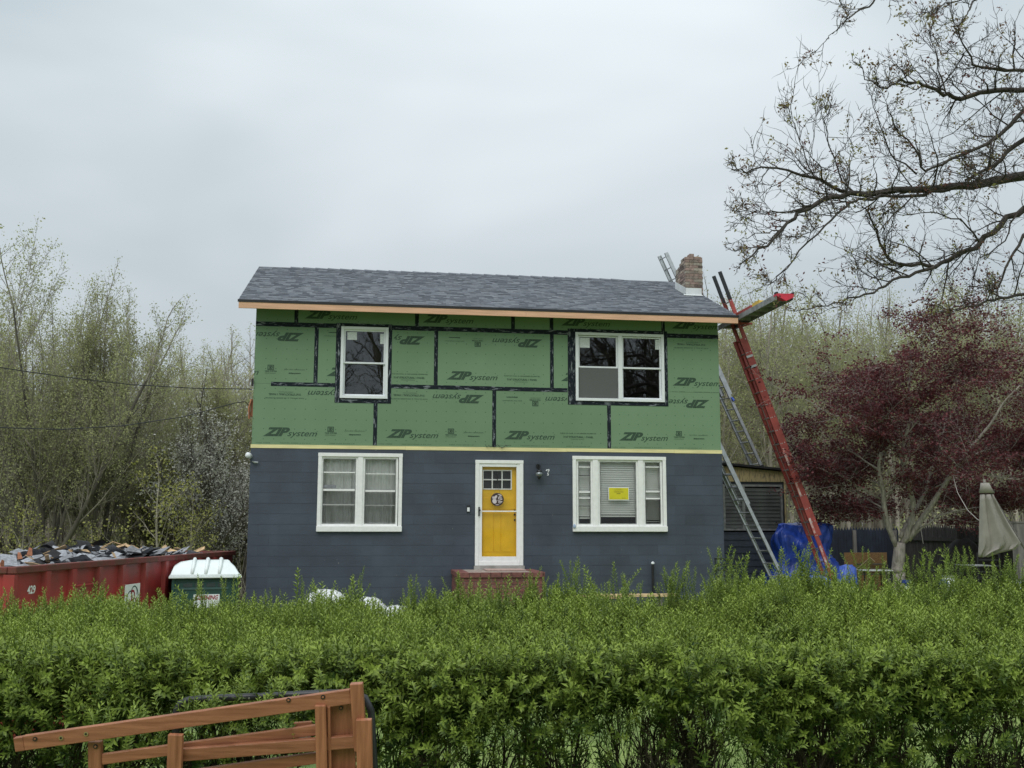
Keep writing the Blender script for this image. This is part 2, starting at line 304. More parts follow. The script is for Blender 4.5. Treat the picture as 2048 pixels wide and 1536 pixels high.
def npmesh(name, V, F, mats, mi=None, tone=None, smooth=False):
    me = bpy.data.meshes.new(name); V = np.asarray(V, np.float32); F = np.asarray(F, np.int32); k = F.shape[1]
    me.vertices.add(len(V)); me.vertices.foreach_set('co', V.ravel())
    me.loops.add(F.size); me.loops.foreach_set('vertex_index', F.ravel())
    me.polygons.add(len(F)); me.polygons.foreach_set('loop_start', np.arange(0, F.size, k, dtype=np.int32)); me.polygons.foreach_set('loop_total', np.full(len(F), k, np.int32))
    mats = mats if isinstance(mats, (list, tuple)) else [mats]
    for m in mats: me.materials.append(m)
    if mi is not None: me.polygons.foreach_set('material_index', np.asarray(mi, np.int32))
    if smooth: me.polygons.foreach_set('use_smooth', np.ones(len(F), bool))
    if tone is not None:
        a = me.attributes.new('tone', 'FLOAT', 'POINT'); a.data.foreach_set('value', np.asarray(tone, np.float32))
    me.update(calc_edges=True); return me
def rect_sub(rects, hole):
    hx0, hx1, hz0, hz1 = hole; outr = []
    for (a, b, c, d) in rects:
        if hx0 >= b or hx1 <= a or hz0 >= d or hz1 <= c: outr.append((a, b, c, d)); continue
        if a < hx0: outr.append((a, hx0, c, d))
        if b > hx1: outr.append((hx1, b, c, d))
        m0, m1 = max(a, hx0), min(b, hx1)
        if c < hz0: outr.append((m0, m1, c, hz0))
        if d > hz1: outr.append((m0, m1, hz1, d))
    return [r for r in outr if r[1]-r[0] > 0.004 and r[3]-r[2] > 0.004]
def text_mesh(lines):
    """flat lettering: list of (string, x0, x1, z0, height of the line's bounding box or None, shear, weight); reads along +x in the xz plane, facing -y"""
    V = []; F = []
    for (s, x0, x1, z0, h, shear, wt) in lines:
        cu = bpy.data.curves.new('lettering', 'FONT'); cu.body = s; cu.shear = shear; cu.offset = wt; cu.resolution_u = 3; cu.fill_mode = 'FRONT'
        ob = bpy.data.objects.new('lettering', cu); COL.objects.link(ob)
        dg = bpy.context.evaluated_depsgraph_get(); me = bpy.data.meshes.new_from_object(ob.evaluated_get(dg))
        vs = np.array([v.co[:] for v in me.vertices]); fs = [tuple(p.vertices) for p in me.polygons]
        bpy.data.objects.remove(ob); bpy.data.curves.remove(cu); bpy.data.meshes.remove(me)
        if not len(vs): continue
        mn, mxx = vs.min(0), vs.max(0); k = (x1-x0)/(mxx[0]-mn[0]); kh = h/(mxx[1]-mn[1]) if h else k
        o = len(V); V += [((v[0]-mn[0])*k+x0, 0.0, (v[1]-mn[1])*kh+z0) for v in vs]; F += [tuple(i+o for i in f) for f in fs]
    return V, F
def raw_mesh(name, V, F, mat):
    me = bpy.data.meshes.new(name); me.from_pydata(V, [], F)
    for m in (mat if isinstance(mat, (list, tuple)) else [mat]): me.materials.append(m)
    me.update(); return me
# ------------------------------------------------------------------ terrain
def axis(a, b, fine0, fine1, n1, n2):
    return sorted(set(list(np.round(np.linspace(a, fine0, n2), 3))+list(np.round(np.linspace(fine0, fine1, n1), 3))+list(np.round(np.linspace(fine1, b, n2), 3))))
gx = axis(-700, 700, -14, 26, 90, 14); gy = axis(-300, 900, -24, 30, 110, 14)
V = [(x, y, ground(x, y)) for y in gy for x in gx]; nx = len(gx)
F = [(j*nx+i, j*nx+i+1, (j+1)*nx+i+1, (j+1)*nx+i) for j in range(len(gy)-1) for i in range(nx-1)]
tag(obj('ground', npmesh('ground', V, F, M['grass'], smooth=True)), kind='structure')

# ------------------------------------------------------------------ the house
HB = 3.15            # bottom of the green sheathing
W = 9.754
house = thing('house', 'two storey house with green sheathed upper floor over blue grey block ground floor', 'house', (0, 0, -0.3))
HP = Matrix.Translation((0, 0, 0.3))
class HMB(MB):        # house-local meshes: world coordinates are shifted to the house's base
    def mesh(s, *a, **k):
        s.v = [(x, y, z+0.3) for x, y, z in s.v]; r = MB.mesh(s, *a, **k); return r
# openings on the facade (x0,x1,z0,z1)
def rp(x0, y0, x1, y1):  # photo rectangle on the facade
    return (fx(x0, (y0+y1)/2), fx(x1, (y0+y1)/2), fz((x0+x1)/2, y1), fz((x0+x1)/2, y0))
WUL = rp(681, 654, 776, 797); WUR = rp(1151, 667, 1328, 803)
WLL = rp(635, 906.5, 804, 1063.5); WLR = rp(1145, 913, 1332, 1063.5)
DOOR = rp(950, 920.5, 1046, 1131)
inset = lambda r, d: (r[0]+d, r[1]-d, r[2]+d, r[3]-d)
EAVE = 6.05
# structural core with openings
core = HMB(); rs = [(0.0, W, -0.35, EAVE)]
for o in (WUL, WUR, WLL, WLR, DOOR): rs = rect_sub(rs, inset(o, 0.03))
for a, b, c, d in rs: core.box(a, b, 0.012, 0.20, c, d)
core.box(0, 0.2, 0.201, 7.0, -0.35, EAVE); core.box(W-0.2, W, 0.201, 7.0, -0.35, EAVE); core.box(0.201, W-0.201, 6.8, 7.0, -0.35, EAVE)
part('wall', core, M['core'], house)
rooms = HMB(); rooms.box(0.201, W-0.201, 0.201, 6.79, 0.45, 0.55); rooms.box(0.201, W-0.201, 0.201, 6.79, HB-0.3, HB-0.05); rooms.box(0.201, W-0.201, 0.201, 6.79, EAVE-0.15, EAVE-0.05)
rooms.box(W*0.5, W*0.5+0.12, 0.3, 6.7, HB, EAVE-0.2); rooms.box(0.3, W*0.5, 2.6, 2.72, HB, EAVE-0.2); rooms.box(W*0.52, W-0.25, 3.0, 3.12, HB, EAVE-0.2)
part('floor_slab', rooms, M['interior'], house)
gab = HMB()
for x in (0.0, W-0.15):
    gab.add([(x, 0.02, EAVE-0.06), (x+0.15, 0.02, EAVE-0.06), (x, 6.98, EAVE-0.06), (x+0.15, 6.98, EAVE-0.06), (x, 3.45, 7.5), (x+0.15, 3.45, 7.5)], [(0, 2, 4), (1, 5, 3), (0, 4, 5, 1), (2, 3, 5, 4), (0, 1, 3, 2)])
part('gable', gab, M['sheath'], house)
# ground floor blocks, 0.2 m courses, painted
blk = HMB(); CH = 0.2032; top = HB-0.085
jb = HMB(); rs = [(-0.012, W+0.012, -0.3, top)]
for o in (WLL, WLR, DOOR): rs = rect_sub(rs, inset(o, 0.01))
for a, b, c, d in rs: jb.box(a, b, -0.004, 0.010, c, d)
wallp = part('block_wall', jb, M['joint'], house)
nb = 0
k = 0; z1 = top
zc = [top, fz(800, 905.5)]
while zc[-1] > -0.2: zc.append(zc[-1]-CH*1.018)
for k in range(len(zc)-1):
    zt, zb = zc[k], zc[k+1]
    off = 0.0 if k % 2 else 0.2032; x = -0.012-off
    while x < W:
        a, b = max(x, -0.012), min(x+0.4064, W+0.012); x += 0.4064
        if b-a < 0.02: continue
        jz = 0.0024 if k else 0
        rr = [(a+0.0006, b-0.0006, zb+jz, zt-jz*0.4)]
        for o in (WLL, WLR, DOOR): rr = rect_sub(rr, inset(o, -0.004))
        if not rr: continue
        m = HMB(); dy = random.uniform(-0.0015, 0.0015)
        for (p, q, r, s) in rr: m.box(p, q, -0.014+dy, -0.004, r, s)
        if zb < 0.05 and random.random() < 0.0: continue
        part('concrete_block', m, M['block'], wallp); nb += 1
for px, py, s_ in ((674, 1119, 0.020), (677, 1126, 0.012), (1243, 1099, 0.02), (1190, 1133, 0.016), (1420, 1131, 0.012), (1105, 1030, 0.01), (877, 1005, 0.01), (793, 1150, 0.01), (752, 900, 0.012), (1402, 1104, 0.012), (649, 1120, 0.006), (905, 1057, 0.012)):
    m = HMB(); x_, z_ = fx(px, py), fz(px, py); m.add([(x_-s_*0.5, -0.0172, z_-s_), (x_+s_*0.3, -0.0172, z_-s_*0.8), (x_+s_*0.5, -0.0172, z_+s_*0.4), (x_, -0.0172, z_+s_), (x_-s_*0.5, -0.0155, z_-s_), (x_+s_*0.3, -0.0155, z_-s_*0.8), (x_+s_*0.5, -0.0155, z_+s_*0.4), (x_, -0.0155, z_+s_)], [(0, 1, 2, 3), (0, 4, 5, 1), (1, 5, 6, 2), (2, 6, 7, 3), (3, 7, 4, 0)])
    part('paint_chip', m, M['joint'] if s_ > 0.015 else M['concrete'], house)
# yellow sill band between the floors
for i, (a, b) in enumerate(((-0.016, 3.05), (3.053, 6.4), (6.403, 8.72), (8.723, W+0.016))):
    m = HMB(); m.box(a, b, -0.022, 0.011, HB-0.083-0.004*(i % 2), HB-0.012)
    part('sill_plate', m, M['sill'], house)
# sheathing panels
xr1 = [0, 2.438, 4.877, 7.315, W]
xr2 = [0, 1.219, 3.658, 6.096, 8.534, W]
xr3 = [0, fx(593, 630), fx(834, 640), fx(1026, 640), fx(1103, 645), fx(1326, 650), W]
rows = [(HB-0.010, HB+1.219, xr1), (HB+1.219, HB+2.438, xr2), (HB+2.438, EAVE-0.05, xr3)]
PANELS = []
for z0, z1_, xs in rows:
    for a, b in zip(xs[:-1], xs[1:]):
        rr = [(a+0.0015, b-0.0015, z0+0.0015, z1_-0.0015)]
        for o in (WUL, WUR): rr = rect_sub(rr, inset(o, 0.03))
        if not rr: continue
        m = HMB()
        for (p, q, r, s) in rr: m.box(p, q, 0.0, 0.0115, r, s)
        PANELS.append((part('sheathing_panel', m, M['sheath'], house), a, b, z0, z1_))
def panel_at(x, z):
    for p in PANELS:
        if p[1] <= x <= p[2] and p[3] <= z <= p[4]: return p
    return min(PANELS, key=lambda p: abs((p[1]+p[2])/2-x)+abs((p[3]+p[4])/2-z))
# seam tape
def tape(x0, x1, z0, z1, lift, vert):
    m = HMB(); m.box(x0, x1, -lift, -0.0004, z0, z1); part('seam_tape', m, M['tapev' if vert else 'tapeh'], house)
tw = 0.047
def X(px, py): return fx(px, py)
tape(X(542, 766), X(672, 768), HB+1.219-tw, HB+1.219+tw*0.75, 0.0042, False)
tape(X(782, 771), X(987, 775), HB+1.219-tw, HB+1.219+tw*0.8, 0.0042, False)
tape(X(987.2, 775), X(1135, 779), HB+1.219-tw*1.1, HB+1.219+tw*0.7, 0.0047, False)
cuts = [0, 1.9, 3.55, 6.2, 8.4, W]
for i in range(5):
    tape(cuts[i]+0.0002, cuts[i+1]-0.0002, HB+2.438-tw-0.004*(i % 2), HB+2.438+tw, 0.0042+0.0004*(i % 2), False)
for x in (4.877, 7.315): tape(x-tw*0.85, x+tw*0.85, HB+0.0, HB+1.219-tw-0.002 if x < 6 else fz(1217, 810), 0.0034, True)
tape(2.438-tw*0.85, 2.438+tw*0.85, HB+0.0, fz(750, 806), 0.0034, True)
for x in (1.219, 3.658, 6.096): tape(x-tw*0.85, x+tw*0.85, HB+1.219+tw*0.4, HB+2.438-tw*0.5, 0.0034, True)
for x in xr3[1:-1]: tape(x-tw*0.85, x+tw*0.85, HB+2.438+tw+0.001, EAVE-0.06, 0.0034, True)
# window flashing tape
def flashing(w, l, r, t, b):
    x0, x1, z0, z1_ = w
    for (a, b_, c, d, v) in ((x0-l, x0+0.02, z0-b, z1_+t, True), (x1-0.02, x1+r, z0-b, z1_+t, True), (x0+0.02, x1-0.02, z1_-0.02, z1_+t, False), (x0+0.02, x1-0.02, z0-b, z0+0.02, False)):
        tape(a, b_, c, d, 0.0060, v)
flashing(WUL, 0.10, 0.075, 0.07, 0.095); flashing(WUR, 0.165, 0.08, 0.075, 0.085)
# ---- printing on the sheathing
V_, F_ = text_mesh([('ZIP', 0.0, 0.525, 0.0, 0.178, 0.42, 0.055), ('system', 0.475, 1.065, -0.034, 0.136, 0.38, 0.006), ('™', 1.05, 1.075, 0.10, 0.012, 0, 0)])
# fine speed lines cut through the heavy letters
LOGO = (V_, F_)
B30 = text_mesh([('30', 0.050, 0.130, 0.094, 0.064, 0, 0.04), ('YEAR SYSTEM', -0.03, 0.21, 0.036, 0.028, 0, 0.03), ('LIMITED WARRANTY', -0.02, 0.20, 0.0, 0.018, 0, 0.0)])
for a, b, c, d in ((0.026, 0.154, 0.072, 0.088), (0.026, 0.154, 0.164, 0.180), (0.026, 0.042, 0.088, 0.164), (0.138, 0.154, 0.088, 0.164), (0.086, 0.094, 0.088, 0.164)):
    o = len(B30[0]); B30[0].extend([(a, 0, c), (b, 0, c), (b, 0, d), (a, 0, d)]); B30[1].append((o, o+1, o+2, o+3))
JOIN = text_mesh([('Join the revolution.', 0.0, 0.42, 0.075, 0.034, 0, 0.0), ('#zipsystem', 0.09, 0.33, 0.0, 0.034, 0, 0.05)])
STRU = text_mesh([('ROOF OR WALL  &  AIR BARRIER PROPERTIES', 0.0, 0.76, 0.12, 0.022, 0, 0.008), ('7/16" STRUCTURAL 1 PANEL', 0.06, 0.70, 0.035, 0.042, 0, 0.03), ('EXPOSURE SIZED FOR SPACING', 0.22, 0.50, 0.0, 0.016, 0, 0.0)])
STRIP = text_mesh([('NAIL HERE  -  -  -  FASTEN EDGE 6 IN O.C.  -  -  -  -  -  -  KEEP THIS EDGE UP  -  -  -', 0.0, 2.1, 0.0, 0.016, 0, 0.0)])
MARKS = {}
def logo_print(kind, px, py, flip=False, clip=None, ink='ink', tip=1.0):
    """px,py: photo position of the print's left baseline end (of the right, upper end when upside down)"""
    tmpl, nm = {'logo': (LOGO, 'printed_logo'), '30': (B30, 'printed_warranty_mark'), 'join': (JOIN, 'printed_slogan'), 'stru': (STRU, 'printed_grade_text'), 'strip': (STRIP, 'printed_edge_line')}[kind]
    x0, z0 = fx(px, py), fz(px, py)
    P = panel_at(x0 + (-0.1 if flip else 0.1), z0 + (-0.05 if flip else 0.05))[0]
    if clip is None and kind in MARKS: me = MARKS[kind]
    else:
        me = raw_mesh(nm, *tmpl, M[ink])
        if clip is None: MARKS[kind] = me
        else:
            import bmesh
            bm = bmesh.new(); bm.from_mesh(me)
            for (xx, s) in clip:     # keep the side x*s < xx*s of the facade
                lx = (x0-xx) if flip else (xx-x0); ls = -s if flip else s
                bmesh.ops.bisect_plane(bm, geom=bm.verts[:]+bm.edges[:]+bm.faces[:], plane_co=(lx, 0, 0), plane_no=(ls, 0, 0), clear_outer=True)
            bm.to_mesh(me); bm.free()
    o = obj(nm, me, P, loc=(x0, -0.0022, z0+0.3), rot=(0, math.pi if flip else 0, 0))
    return o
def upright(px, py, **k): return logo_print('logo', px, py, **k)
for px, py in ((526, 872), (772, 875.5), (1008, 878.5), (1238, 881)): upright(px, py)
upright(893, 759)
upright(1345, 771, clip=[(W-0.004, 1)])
upright(408, 748, clip=[(0.004, -1)])
upright(653, 752, clip=[(fx(672), 1)]); upright(1122, 762, clip=[(fx(1136), 1)])
upright(609, 637); upright(845, 645, clip=[(fx(1020, 640), 1)]); upright(1122, 651); upright(1343, 657, clip=[(W-0.004, 1)])
for px, py, cl in ((608, 666, [(0.004, -1)]), (850, 673, [(fx(784), -1)]), (1085, 679, None), (968, 790, None), (722, 783, [(fx(671, 790), 1)]), (1190, 795, [(fx(1134, 790), 1)]), (1419, 800, [(fx(1337, 790), -1)]), (1535, 684, [(W-0.004, 1)])):
    logo_print('logo', px, py, flip=True, clip=cl)
for px, py in ((652, 871), (893, 874.5), (1350, 879), (532, 747)): logo_print('30', px, py)
for px, py in ((964, 677), (1079, 795.5)): logo_print('30', px, py, flip=True)
for px, py in ((689, 871), (927, 874), (1379, 879), (568, 748)): logo_print('join', px, py)
for px, py in ((929, 674), (1044, 793)): logo_print('join', px, py, flip=True)
logo_print('join', 690, 664, flip=True, clip=[(fx(671), 1)])
for px, py in ((1121, 879), (1008, 764)): logo_print('stru', px, py)
logo_print('stru', 781, 760)
for px, py in ((608, 784), (855, 786), (1416, 685)): logo_print('stru', px, py, flip=True)
for px, py in ((512, 886), (757, 888.5), (996, 891.5), (1225, 895)): logo_print('strip', px, py)
logo_print('strip', 1345, 784, clip=[(W-0.004, 1)])
# ---- roof
RS = 0.4238; YE = -0.42; ZE = 5.975; YR = 3.45; ZR = ZE+(YR-YE)*RS; XL, XR = -0.30, 10.04
deck = HMB()
for sgn in (0, 1):
    y0, y1 = (YE, YR) if sgn == 0 else (2*YR-YE, YR)
    ex = [(XL, y0, ZE-0.03), (XR, y0, ZE-0.03), (XR, y1, ZR-0.03), (XL, y1, ZR-0.03), (XL, y0, ZE-0.008), (XR, y0, ZE-0.008), (XR, y1, ZR-0.008), (XL, y1, ZR-0.008)]
    deck.add(ex, [(0, 3, 2, 1), (4, 5, 6, 7), (0, 1, 5, 4), (1, 2, 6, 5), (2, 3, 7, 6), (3, 0, 4, 7)])
roof = part('roof', deck, M['rafter'], house)
rng = random.Random(3)
def shingles(front):
    m = HMB(); SL = math.hypot(YR-YE, ZR-ZE); n = 30; e = SL/n; uy, uz = (YR-YE)/SL, (ZR-ZE)/SL; ny, nz_ = -uz, uy
    for c in range(n):
        s0 = c*e-(0.02 if c == 0 else 0.0); s1 = (c+1)*e+0.01; x = XL-0.015-rng.uniform(0, 0.2)
        while x < XR+0.015:
            w_ = rng.uniform(0.08, 0.22); a, b = max(x, XL-0.015), min(x+w_, XR+0.015); x += w_
            if b-a < 0.01: continue
            t0 = rng.choice((0.008, 0.0095, 0.015, 0.017)); t1 = 0.0015; mi = rng.choices((0, 1, 2, 3), (5, 2 if t0 < 0.012 else 4, 3, 3))[0]
            P = lambda s, t, xx: (xx, (YE+uy*s+ny*t) if front else 2*YR-(YE+uy*s+ny*t), ZE+uz*s+nz_*t)
            m.add([P(s0, 0, a), P(s0, 0, b), P(s0, t0, a), P(s0, t0, b), P(s1, t1, a), P(s1, t1, b)], [(0, 1, 3, 2), (2, 3, 5, 4), (0, 2, 4), (1, 5, 3)] if front else [(0, 2, 3, 1), (2, 4, 5, 3)], mi)
    return m
part('shingle', shingles(True), SH, roof, kind='stuff', label='blue grey architectural shingles in overlapping courses')
part('shingle', shingles(False), SH, roof, kind='stuff')
m = HMB()
for i in range(28):
    a = 0.42+i*0.29; b = a+0.33
    if b > 8.75: break
    z = ZR+0.012+0.014; m.add([(a, YR-0.14, z-0.14*RS-0.01), (b, YR-0.14, z-0.14*RS-0.024), (b, YR, z-0.012), (a, YR, z+0.006), (b, YR+0.14, z-0.14*RS-0.024), (a, YR+0.14, z-0.14*RS-0.01), (a, YR-0.14, z-0.14*RS-0.04), (a, YR, z-0.03), (a, YR+0.14, z-0.14*RS-0.04)], [(0, 1, 2, 3), (3, 2, 4, 5), (0, 3, 7, 6), (3, 5, 8, 7)])
part('ridge_cap', m, SH[1], roof, kind='stuff')
m = HMB(); m.box(XL-0.02, XR+0.02, YE-0.048, YE-0.040, ZE-0.045, ZE+0.006); m.box(XL-0.02, XR+0.02, YE-0.048, YE+0.0, ZE+0.0061, ZE+0.009)
part('drip_edge', m, M['dark'], roof)
for a, b in ((XL, 5.47), (5.473, XR)):
    m = HMB(); m.box(a, b, YE-0.04, YE-0.001, ZE-0.165, ZE-0.031); part('fascia_board', m, M['lumber'], house)
for x in (XL+0.001, XR-0.04):
    for f in (1, -1):
        y0 = YE+0.002 if f == 1 else 2*YR-YE; m = HMB(); m.add([(x, y0, ZE-0.16), (x+0.039, y0, ZE-0.16), (x+0.039, y0, ZE-0.034), (x, y0, ZE-0.034), (x, YR, ZR-0.16), (x+0.039, YR, ZR-0.16), (x+0.039, YR, ZR-0.034), (x, YR, ZR-0.034)], [(0, 1, 2, 3), (4, 7, 6, 5), (0, 4, 5, 1), (1, 5, 6, 2), (2, 6, 7, 3), (3, 7, 4, 0)])
        part('barge_board', m, M['rafter'], house)
x = 0.0
while x < W:
    m = HMB(); m.add([(x, YE+0.003, ZE-0.14), (x+0.038, YE+0.003, ZE-0.14), (x+0.038, YE+0.003, ZE-0.035), (x, YE+0.003, ZE-0.035), (x, -0.008, ZE-0.14+0.4*RS), (x+0.038, -0.008, ZE-0.14+0.4*RS), (x+0.038, -0.008, ZE-0.035+0.4*RS), (x, -0.008, ZE-0.035+0.4*RS)], [(0, 1, 2, 3), (4, 7, 6, 5), (0, 4, 5, 1), (1, 5, 6, 2), (2, 6, 7, 3), (3, 7, 4, 0)])
    part('rafter_tail', m, M['rafter'], house); x += 0.61
# ---- chimney of separate bricks
CX0, CX1, CY0, CY1 = 9.606, 10.03, 1.69, 2.47
ztop = fz(1405, 515, CY0); zbot = 5.9
m = HMB(); m.box(CX0+0.008, CX1-0.008, CY0+0.008, CY1-0.008, -0.35, ztop-0.14)
chim = part('chimney', m, M['mortar'], house)
BR = [pbr('brick_%s' % k, c, 0.9, 0.25, 14, 0.5, 80, rnd=0.12) for k, c in (('rose', (0.27, 0.195, 0.17)), ('brown', (0.22, 0.18, 0.155)), ('ash', (0.33, 0.295, 0.25)), ('dark', (0.12, 0.09, 0.08)), ('tan', (0.33, 0.27, 0.22)))]
rb = random.Random(5); zc_ = ztop; ci = 0; nbk = 0
while zc_ > 6.0:
    h = 0.0665; z0, z1_ = zc_-h+0.008, zc_
    # steps at the broken top: rear courses are missing
    ymax = CY1
    if ci == 0: ymax = CY0+0.33
    elif ci == 1: ymax = CY0+0.46
    elif ci == 2: ymax = CY0+0.56
    elif ci == 3: ymax = CY0+0.68
    off = 0.106 if ci % 2 else 0.0
    def brick(x0, x1, y0, y1):
        mm = HMB(); j = lambda: rb.uniform(-0.003, 0.003); mm.box(x0+j(), x1+j()*0.5, y0+j(), y1+j(), z0+j(), z1_+j()*0.6)
        part('brick', mm, rb.choices(BR, (5, 4, 4, 2, 2))[0], chim)
    x = CX0-off
    while x < CX1-0.01:
        a, b = max(x, CX0), min(x+0.204, CX1); x += 0.212
        if b-a > 0.03 and ymax > CY0+0.1:
            brick(a, b, CY0, CY0+0.1); nbk += 1
            if ymax >= CY1: brick(a, b, CY1-0.1, CY1); nbk += 1
    y = CY0+0.108-(0.106-off)
    while y < ymax-0.12 if ymax >= CY1 else y < ymax-0.02:
        a, b = max(y, CY0+0.108), min(y+0.204, (CY1-0.108) if ymax >= CY1 else ymax); y += 0.212
        if b-a > 0.03:
            brick(CX0, CX0+0.1, a, b); nbk += 1
            if z1_ > 7.0: brick(CX1-0.1, CX1, a, b); nbk += 1
            elif ci % 1 == 0 and z1_ > 6.3: brick(CX1-0.1, CX1, a, b); nbk += 1
    zc_ -= h; ci += 1
m = HMB(); m.box(CX0+0.12, CX1-0.2, CY0+0.02, CY0+0.22, ztop+0.005, ztop+0.085); part('brick', m, BR[0], chim)
m = HMB(); m.box(CX0+0.24, CX1-0.02, CY0+0.06, CY0+0.2, ztop-0.0, ztop+0.03); part('mortar_bed', m, M['scrapwood'], chim)
m = HMB(); m.beam((CX0+0.30, CY0+0.10, ztop+0.02), (CX0+0.37, CY0+0.12, ztop+0.075), 0.02, 0.03); part('flue_scrap', m, M['aludull'], chim)
# flashing: apron in front and step along the side
zf = lambda y: ZE+(y-YE)*RS
m = HMB(); t = 0.006
m.box(CX0-0.012, CX1-0.045, CY0-0.016, CY0-0.008, zf(CY0)+0.012, zf(CY0)+0.185)
m.add([(CX0-0.06, CY0-0.06, zf(CY0-0.06)+0.02), (CX1-0.03, CY0-0.06, zf(CY0-0.06)+0.02), (CX1-0.03, CY0-0.012, zf(CY0)+0.022), (CX0-0.06, CY0-0.012, zf(CY0)+0.022), (CX0-0.06, CY0-0.06, zf(CY0-0.06)+0.028), (CX1-0.03, CY0-0.06, zf(CY0-0.06)+0.028), (CX1-0.03, CY0-0.012, zf(CY0)+0.03), (CX0-0.06, CY0-0.012, zf(CY0)+0.03)], [(0, 3, 2, 1), (4, 5, 6, 7), (0, 1, 5, 4), (1, 2, 6, 5), (3, 0, 4, 7)])
m.add([(CX0-0.014, CY0-0.016, zf(CY0)+0.01), (CX0-0.014, CY1, zf(CY1)+0.01), (CX0-0.014, CY1, zf(CY1)+0.19), (CX0-0.014, CY0-0.016, zf(CY0)+0.185), (CX0-0.007, CY0-0.016, zf(CY0)+0.01), (CX0-0.007, CY1, zf(CY1)+0.01), (CX0-0.007, CY1, zf(CY1)+0.19), (CX0-0.007, CY0-0.016, zf(CY0)+0.185)], [(0, 3, 2, 1), (4, 5, 6, 7), (3, 7, 6, 2), (0, 4, 7, 3), (1, 2, 6, 5)])
part('chimney_flashing', m, M['flash'], house)
# ---- windows
def frame_mb(w, b, y0, y1, mb=None):
    x0, x1, z0, z1_ = w; mb = mb or HMB()
    mb.box(x0, x0+b, y0, y1, z0, z1_); mb.box(x1-b, x1, y0, y1, z0, z1_); mb.box(x0+b, x1-b, y0, y1, z0, z0+b); mb.box(x0+b, x1-b, y0, y1, z1_-b, z1_); return mb
def pane(w, y, parent, mat):
    m = HMB(); x0, x1, z0, z1_ = w; m.box(x0, x1, y, y+0.004, z0, z1_); return part('pane', m, mat, parent)
def hung(win, w, gap, screen=False, stick=()):
    """one double hung unit inside opening w"""
    x0, x1, z0, z1_ = w; zm = (z0+z1_)/2-0.005; s = 0.034
    up = (x0, x1, zm-0.018, z1_); lo = (x0, x1, z0, zm+0.018)
    part('sash', frame_mb(up, s, 0.012, 0.045), M['vinyl'], win, bevel=0.003); part('sash', frame_mb(lo, s, 0.050, 0.085), M['vinyl'], win, bevel=0.003)
    pane(inset(up, s-0.002), 0.028, win, M['glassdark']); pane(inset(lo, s-0.002), 0.066, win, M['glassdark'])
    if screen:
        m = HMB(); m.box(x0+0.01, x1-0.01, 0.006, 0.008, z0+0.01, zm-0.02); part('insect_screen', m, M['screen'], win)
    for (a, b, c, d) in stick:
        m = HMB(); m.box(x0+(x1-x0)*a, x0+(x1-x0)*b, 0.0262, 0.0275, up[2]+(up[3]-up[2])*c, up[2]+(up[3]-up[2])*d); part('sticker', m, M['sticker'], win)
win = part('window', frame_mb(WUL, 0.058, -0.030, 0.10), M['vinyl'], house, bevel=0.004)
hung(win, inset(WUL, 0.058), 0, stick=((0.08, 0.31, 0.70, 0.93), (0.87, 0.97, 0.60, 0.90)))
win = part('window', frame_mb(WUR, 0.058, -0.030, 0.10), M['vinyl'], house, bevel=0.004)
i = inset(WUR, 0.058); mx_ = (i[0]+i[1])/2
m = HMB(); m.box(mx_-0.045, mx_+0.045, -0.028, 0.10, i[2]+0.001, i[3]-0.001); part('mullion', m, M['vinyl'], win, bevel=0.004)
hung(win, (i[0], mx_-0.046, i[2], i[3]), 0, screen=True, stick=((0.05, 0.30, 0.62, 0.93),))
hung(win, (mx_+0.046, i[1], i[2], i[3]), 0, stick=((0.86, 0.98, 0.62, 0.93),))
def old_window(w, units, kinds, sillh=0.115):
    """old painted wood window: casing, brick-mould posts, units with bars, textured sill"""
    x0, x1, z0, z1_ = w; m = HMB()
    m.box(x0, x0+0.072, -0.040, 0.10, z0+sillh, z1_-0.072); m.box(x1-0.072, x1, -0.040, 0.10, z0+sillh, z1_-0.072); m.box(x0-0.004, x1+0.004, -0.042, 0.10, z1_-0.072, z1_)
    win = part('window', m, M['oldwhite'], house, bevel=0.005)
    m = HMB(); m.box(x0-0.006, x1+0.006, -0.075, 0.10, z0, z0+sillh); part('sill', m, M['oldwhite'], win, bevel=0.01)
    zb, zt = z0+sillh+0.001, z1_-0.073
    for (a, b) in kinds: m = HMB(); m.box(a, b, -0.034, 0.09, zb, zt); part('mullion', m, M['oldwhite'], win, bevel=0.005)
    for (a, b, bars, cov) in units:
        part('sash', frame_mb((a+0.001, b-0.001, zb, zt), 0.038, -0.008, 0.05), M['oldwhite'], win)
        part('sash', frame_mb((a+0.04, b-0.04, zb+0.039, zt-0.039), 0.016, 0.0, 0.040), M['aludull'], win)
        for (py, th, dark) in bars:
            zz = fz((a+b)/2*0+1024, py) if False else py
            mm = HMB(); mm.box(a+0.056, b-0.056, -0.004, 0.03, zz-th/2, zz+th/2); part('glazing_bar', mm, M['dark'] if dark else M['oldwhite'], win)
        pane((a+0.05, b-0.05, zb+0.05, zt-0.05), 0.032, win, M['glass'])
        cov(win, a+0.03, b-0.03, zb+0.02, zt-0.02)
def curtain(win, a, b, z0, z1_):
    n = 90; V = []; F = []
    for j, z in enumerate((z0, (z0*2+z1_)/3, (z0+2*z1_)/3, z1_)):
        for i in range(n+1):
            t = i/n; V.append((a+(b-a)*t, 0.105+0.014*math.sin(t*27+3*math.sin(t*4+a)+j*0.3+a*3)+0.008*math.sin(t*61+2*math.sin(t*9)+0.7*j), z+0.3))
    F = [(j*(n+1)+i, j*(n+1)+i+1, (j+1)*(n+1)+i+1, (j+1)*(n+1)+i) for j in range(3) for i in range(n)]
    V2 = [(x, y+0.003, z) for x, y, z in V]; o = len(V); F2 = [tuple(k+o for k in f[::-1]) for f in F]
    obj('curtain', npmesh('curtain', V+V2, F+F2, M['curtain'], smooth=True), win)
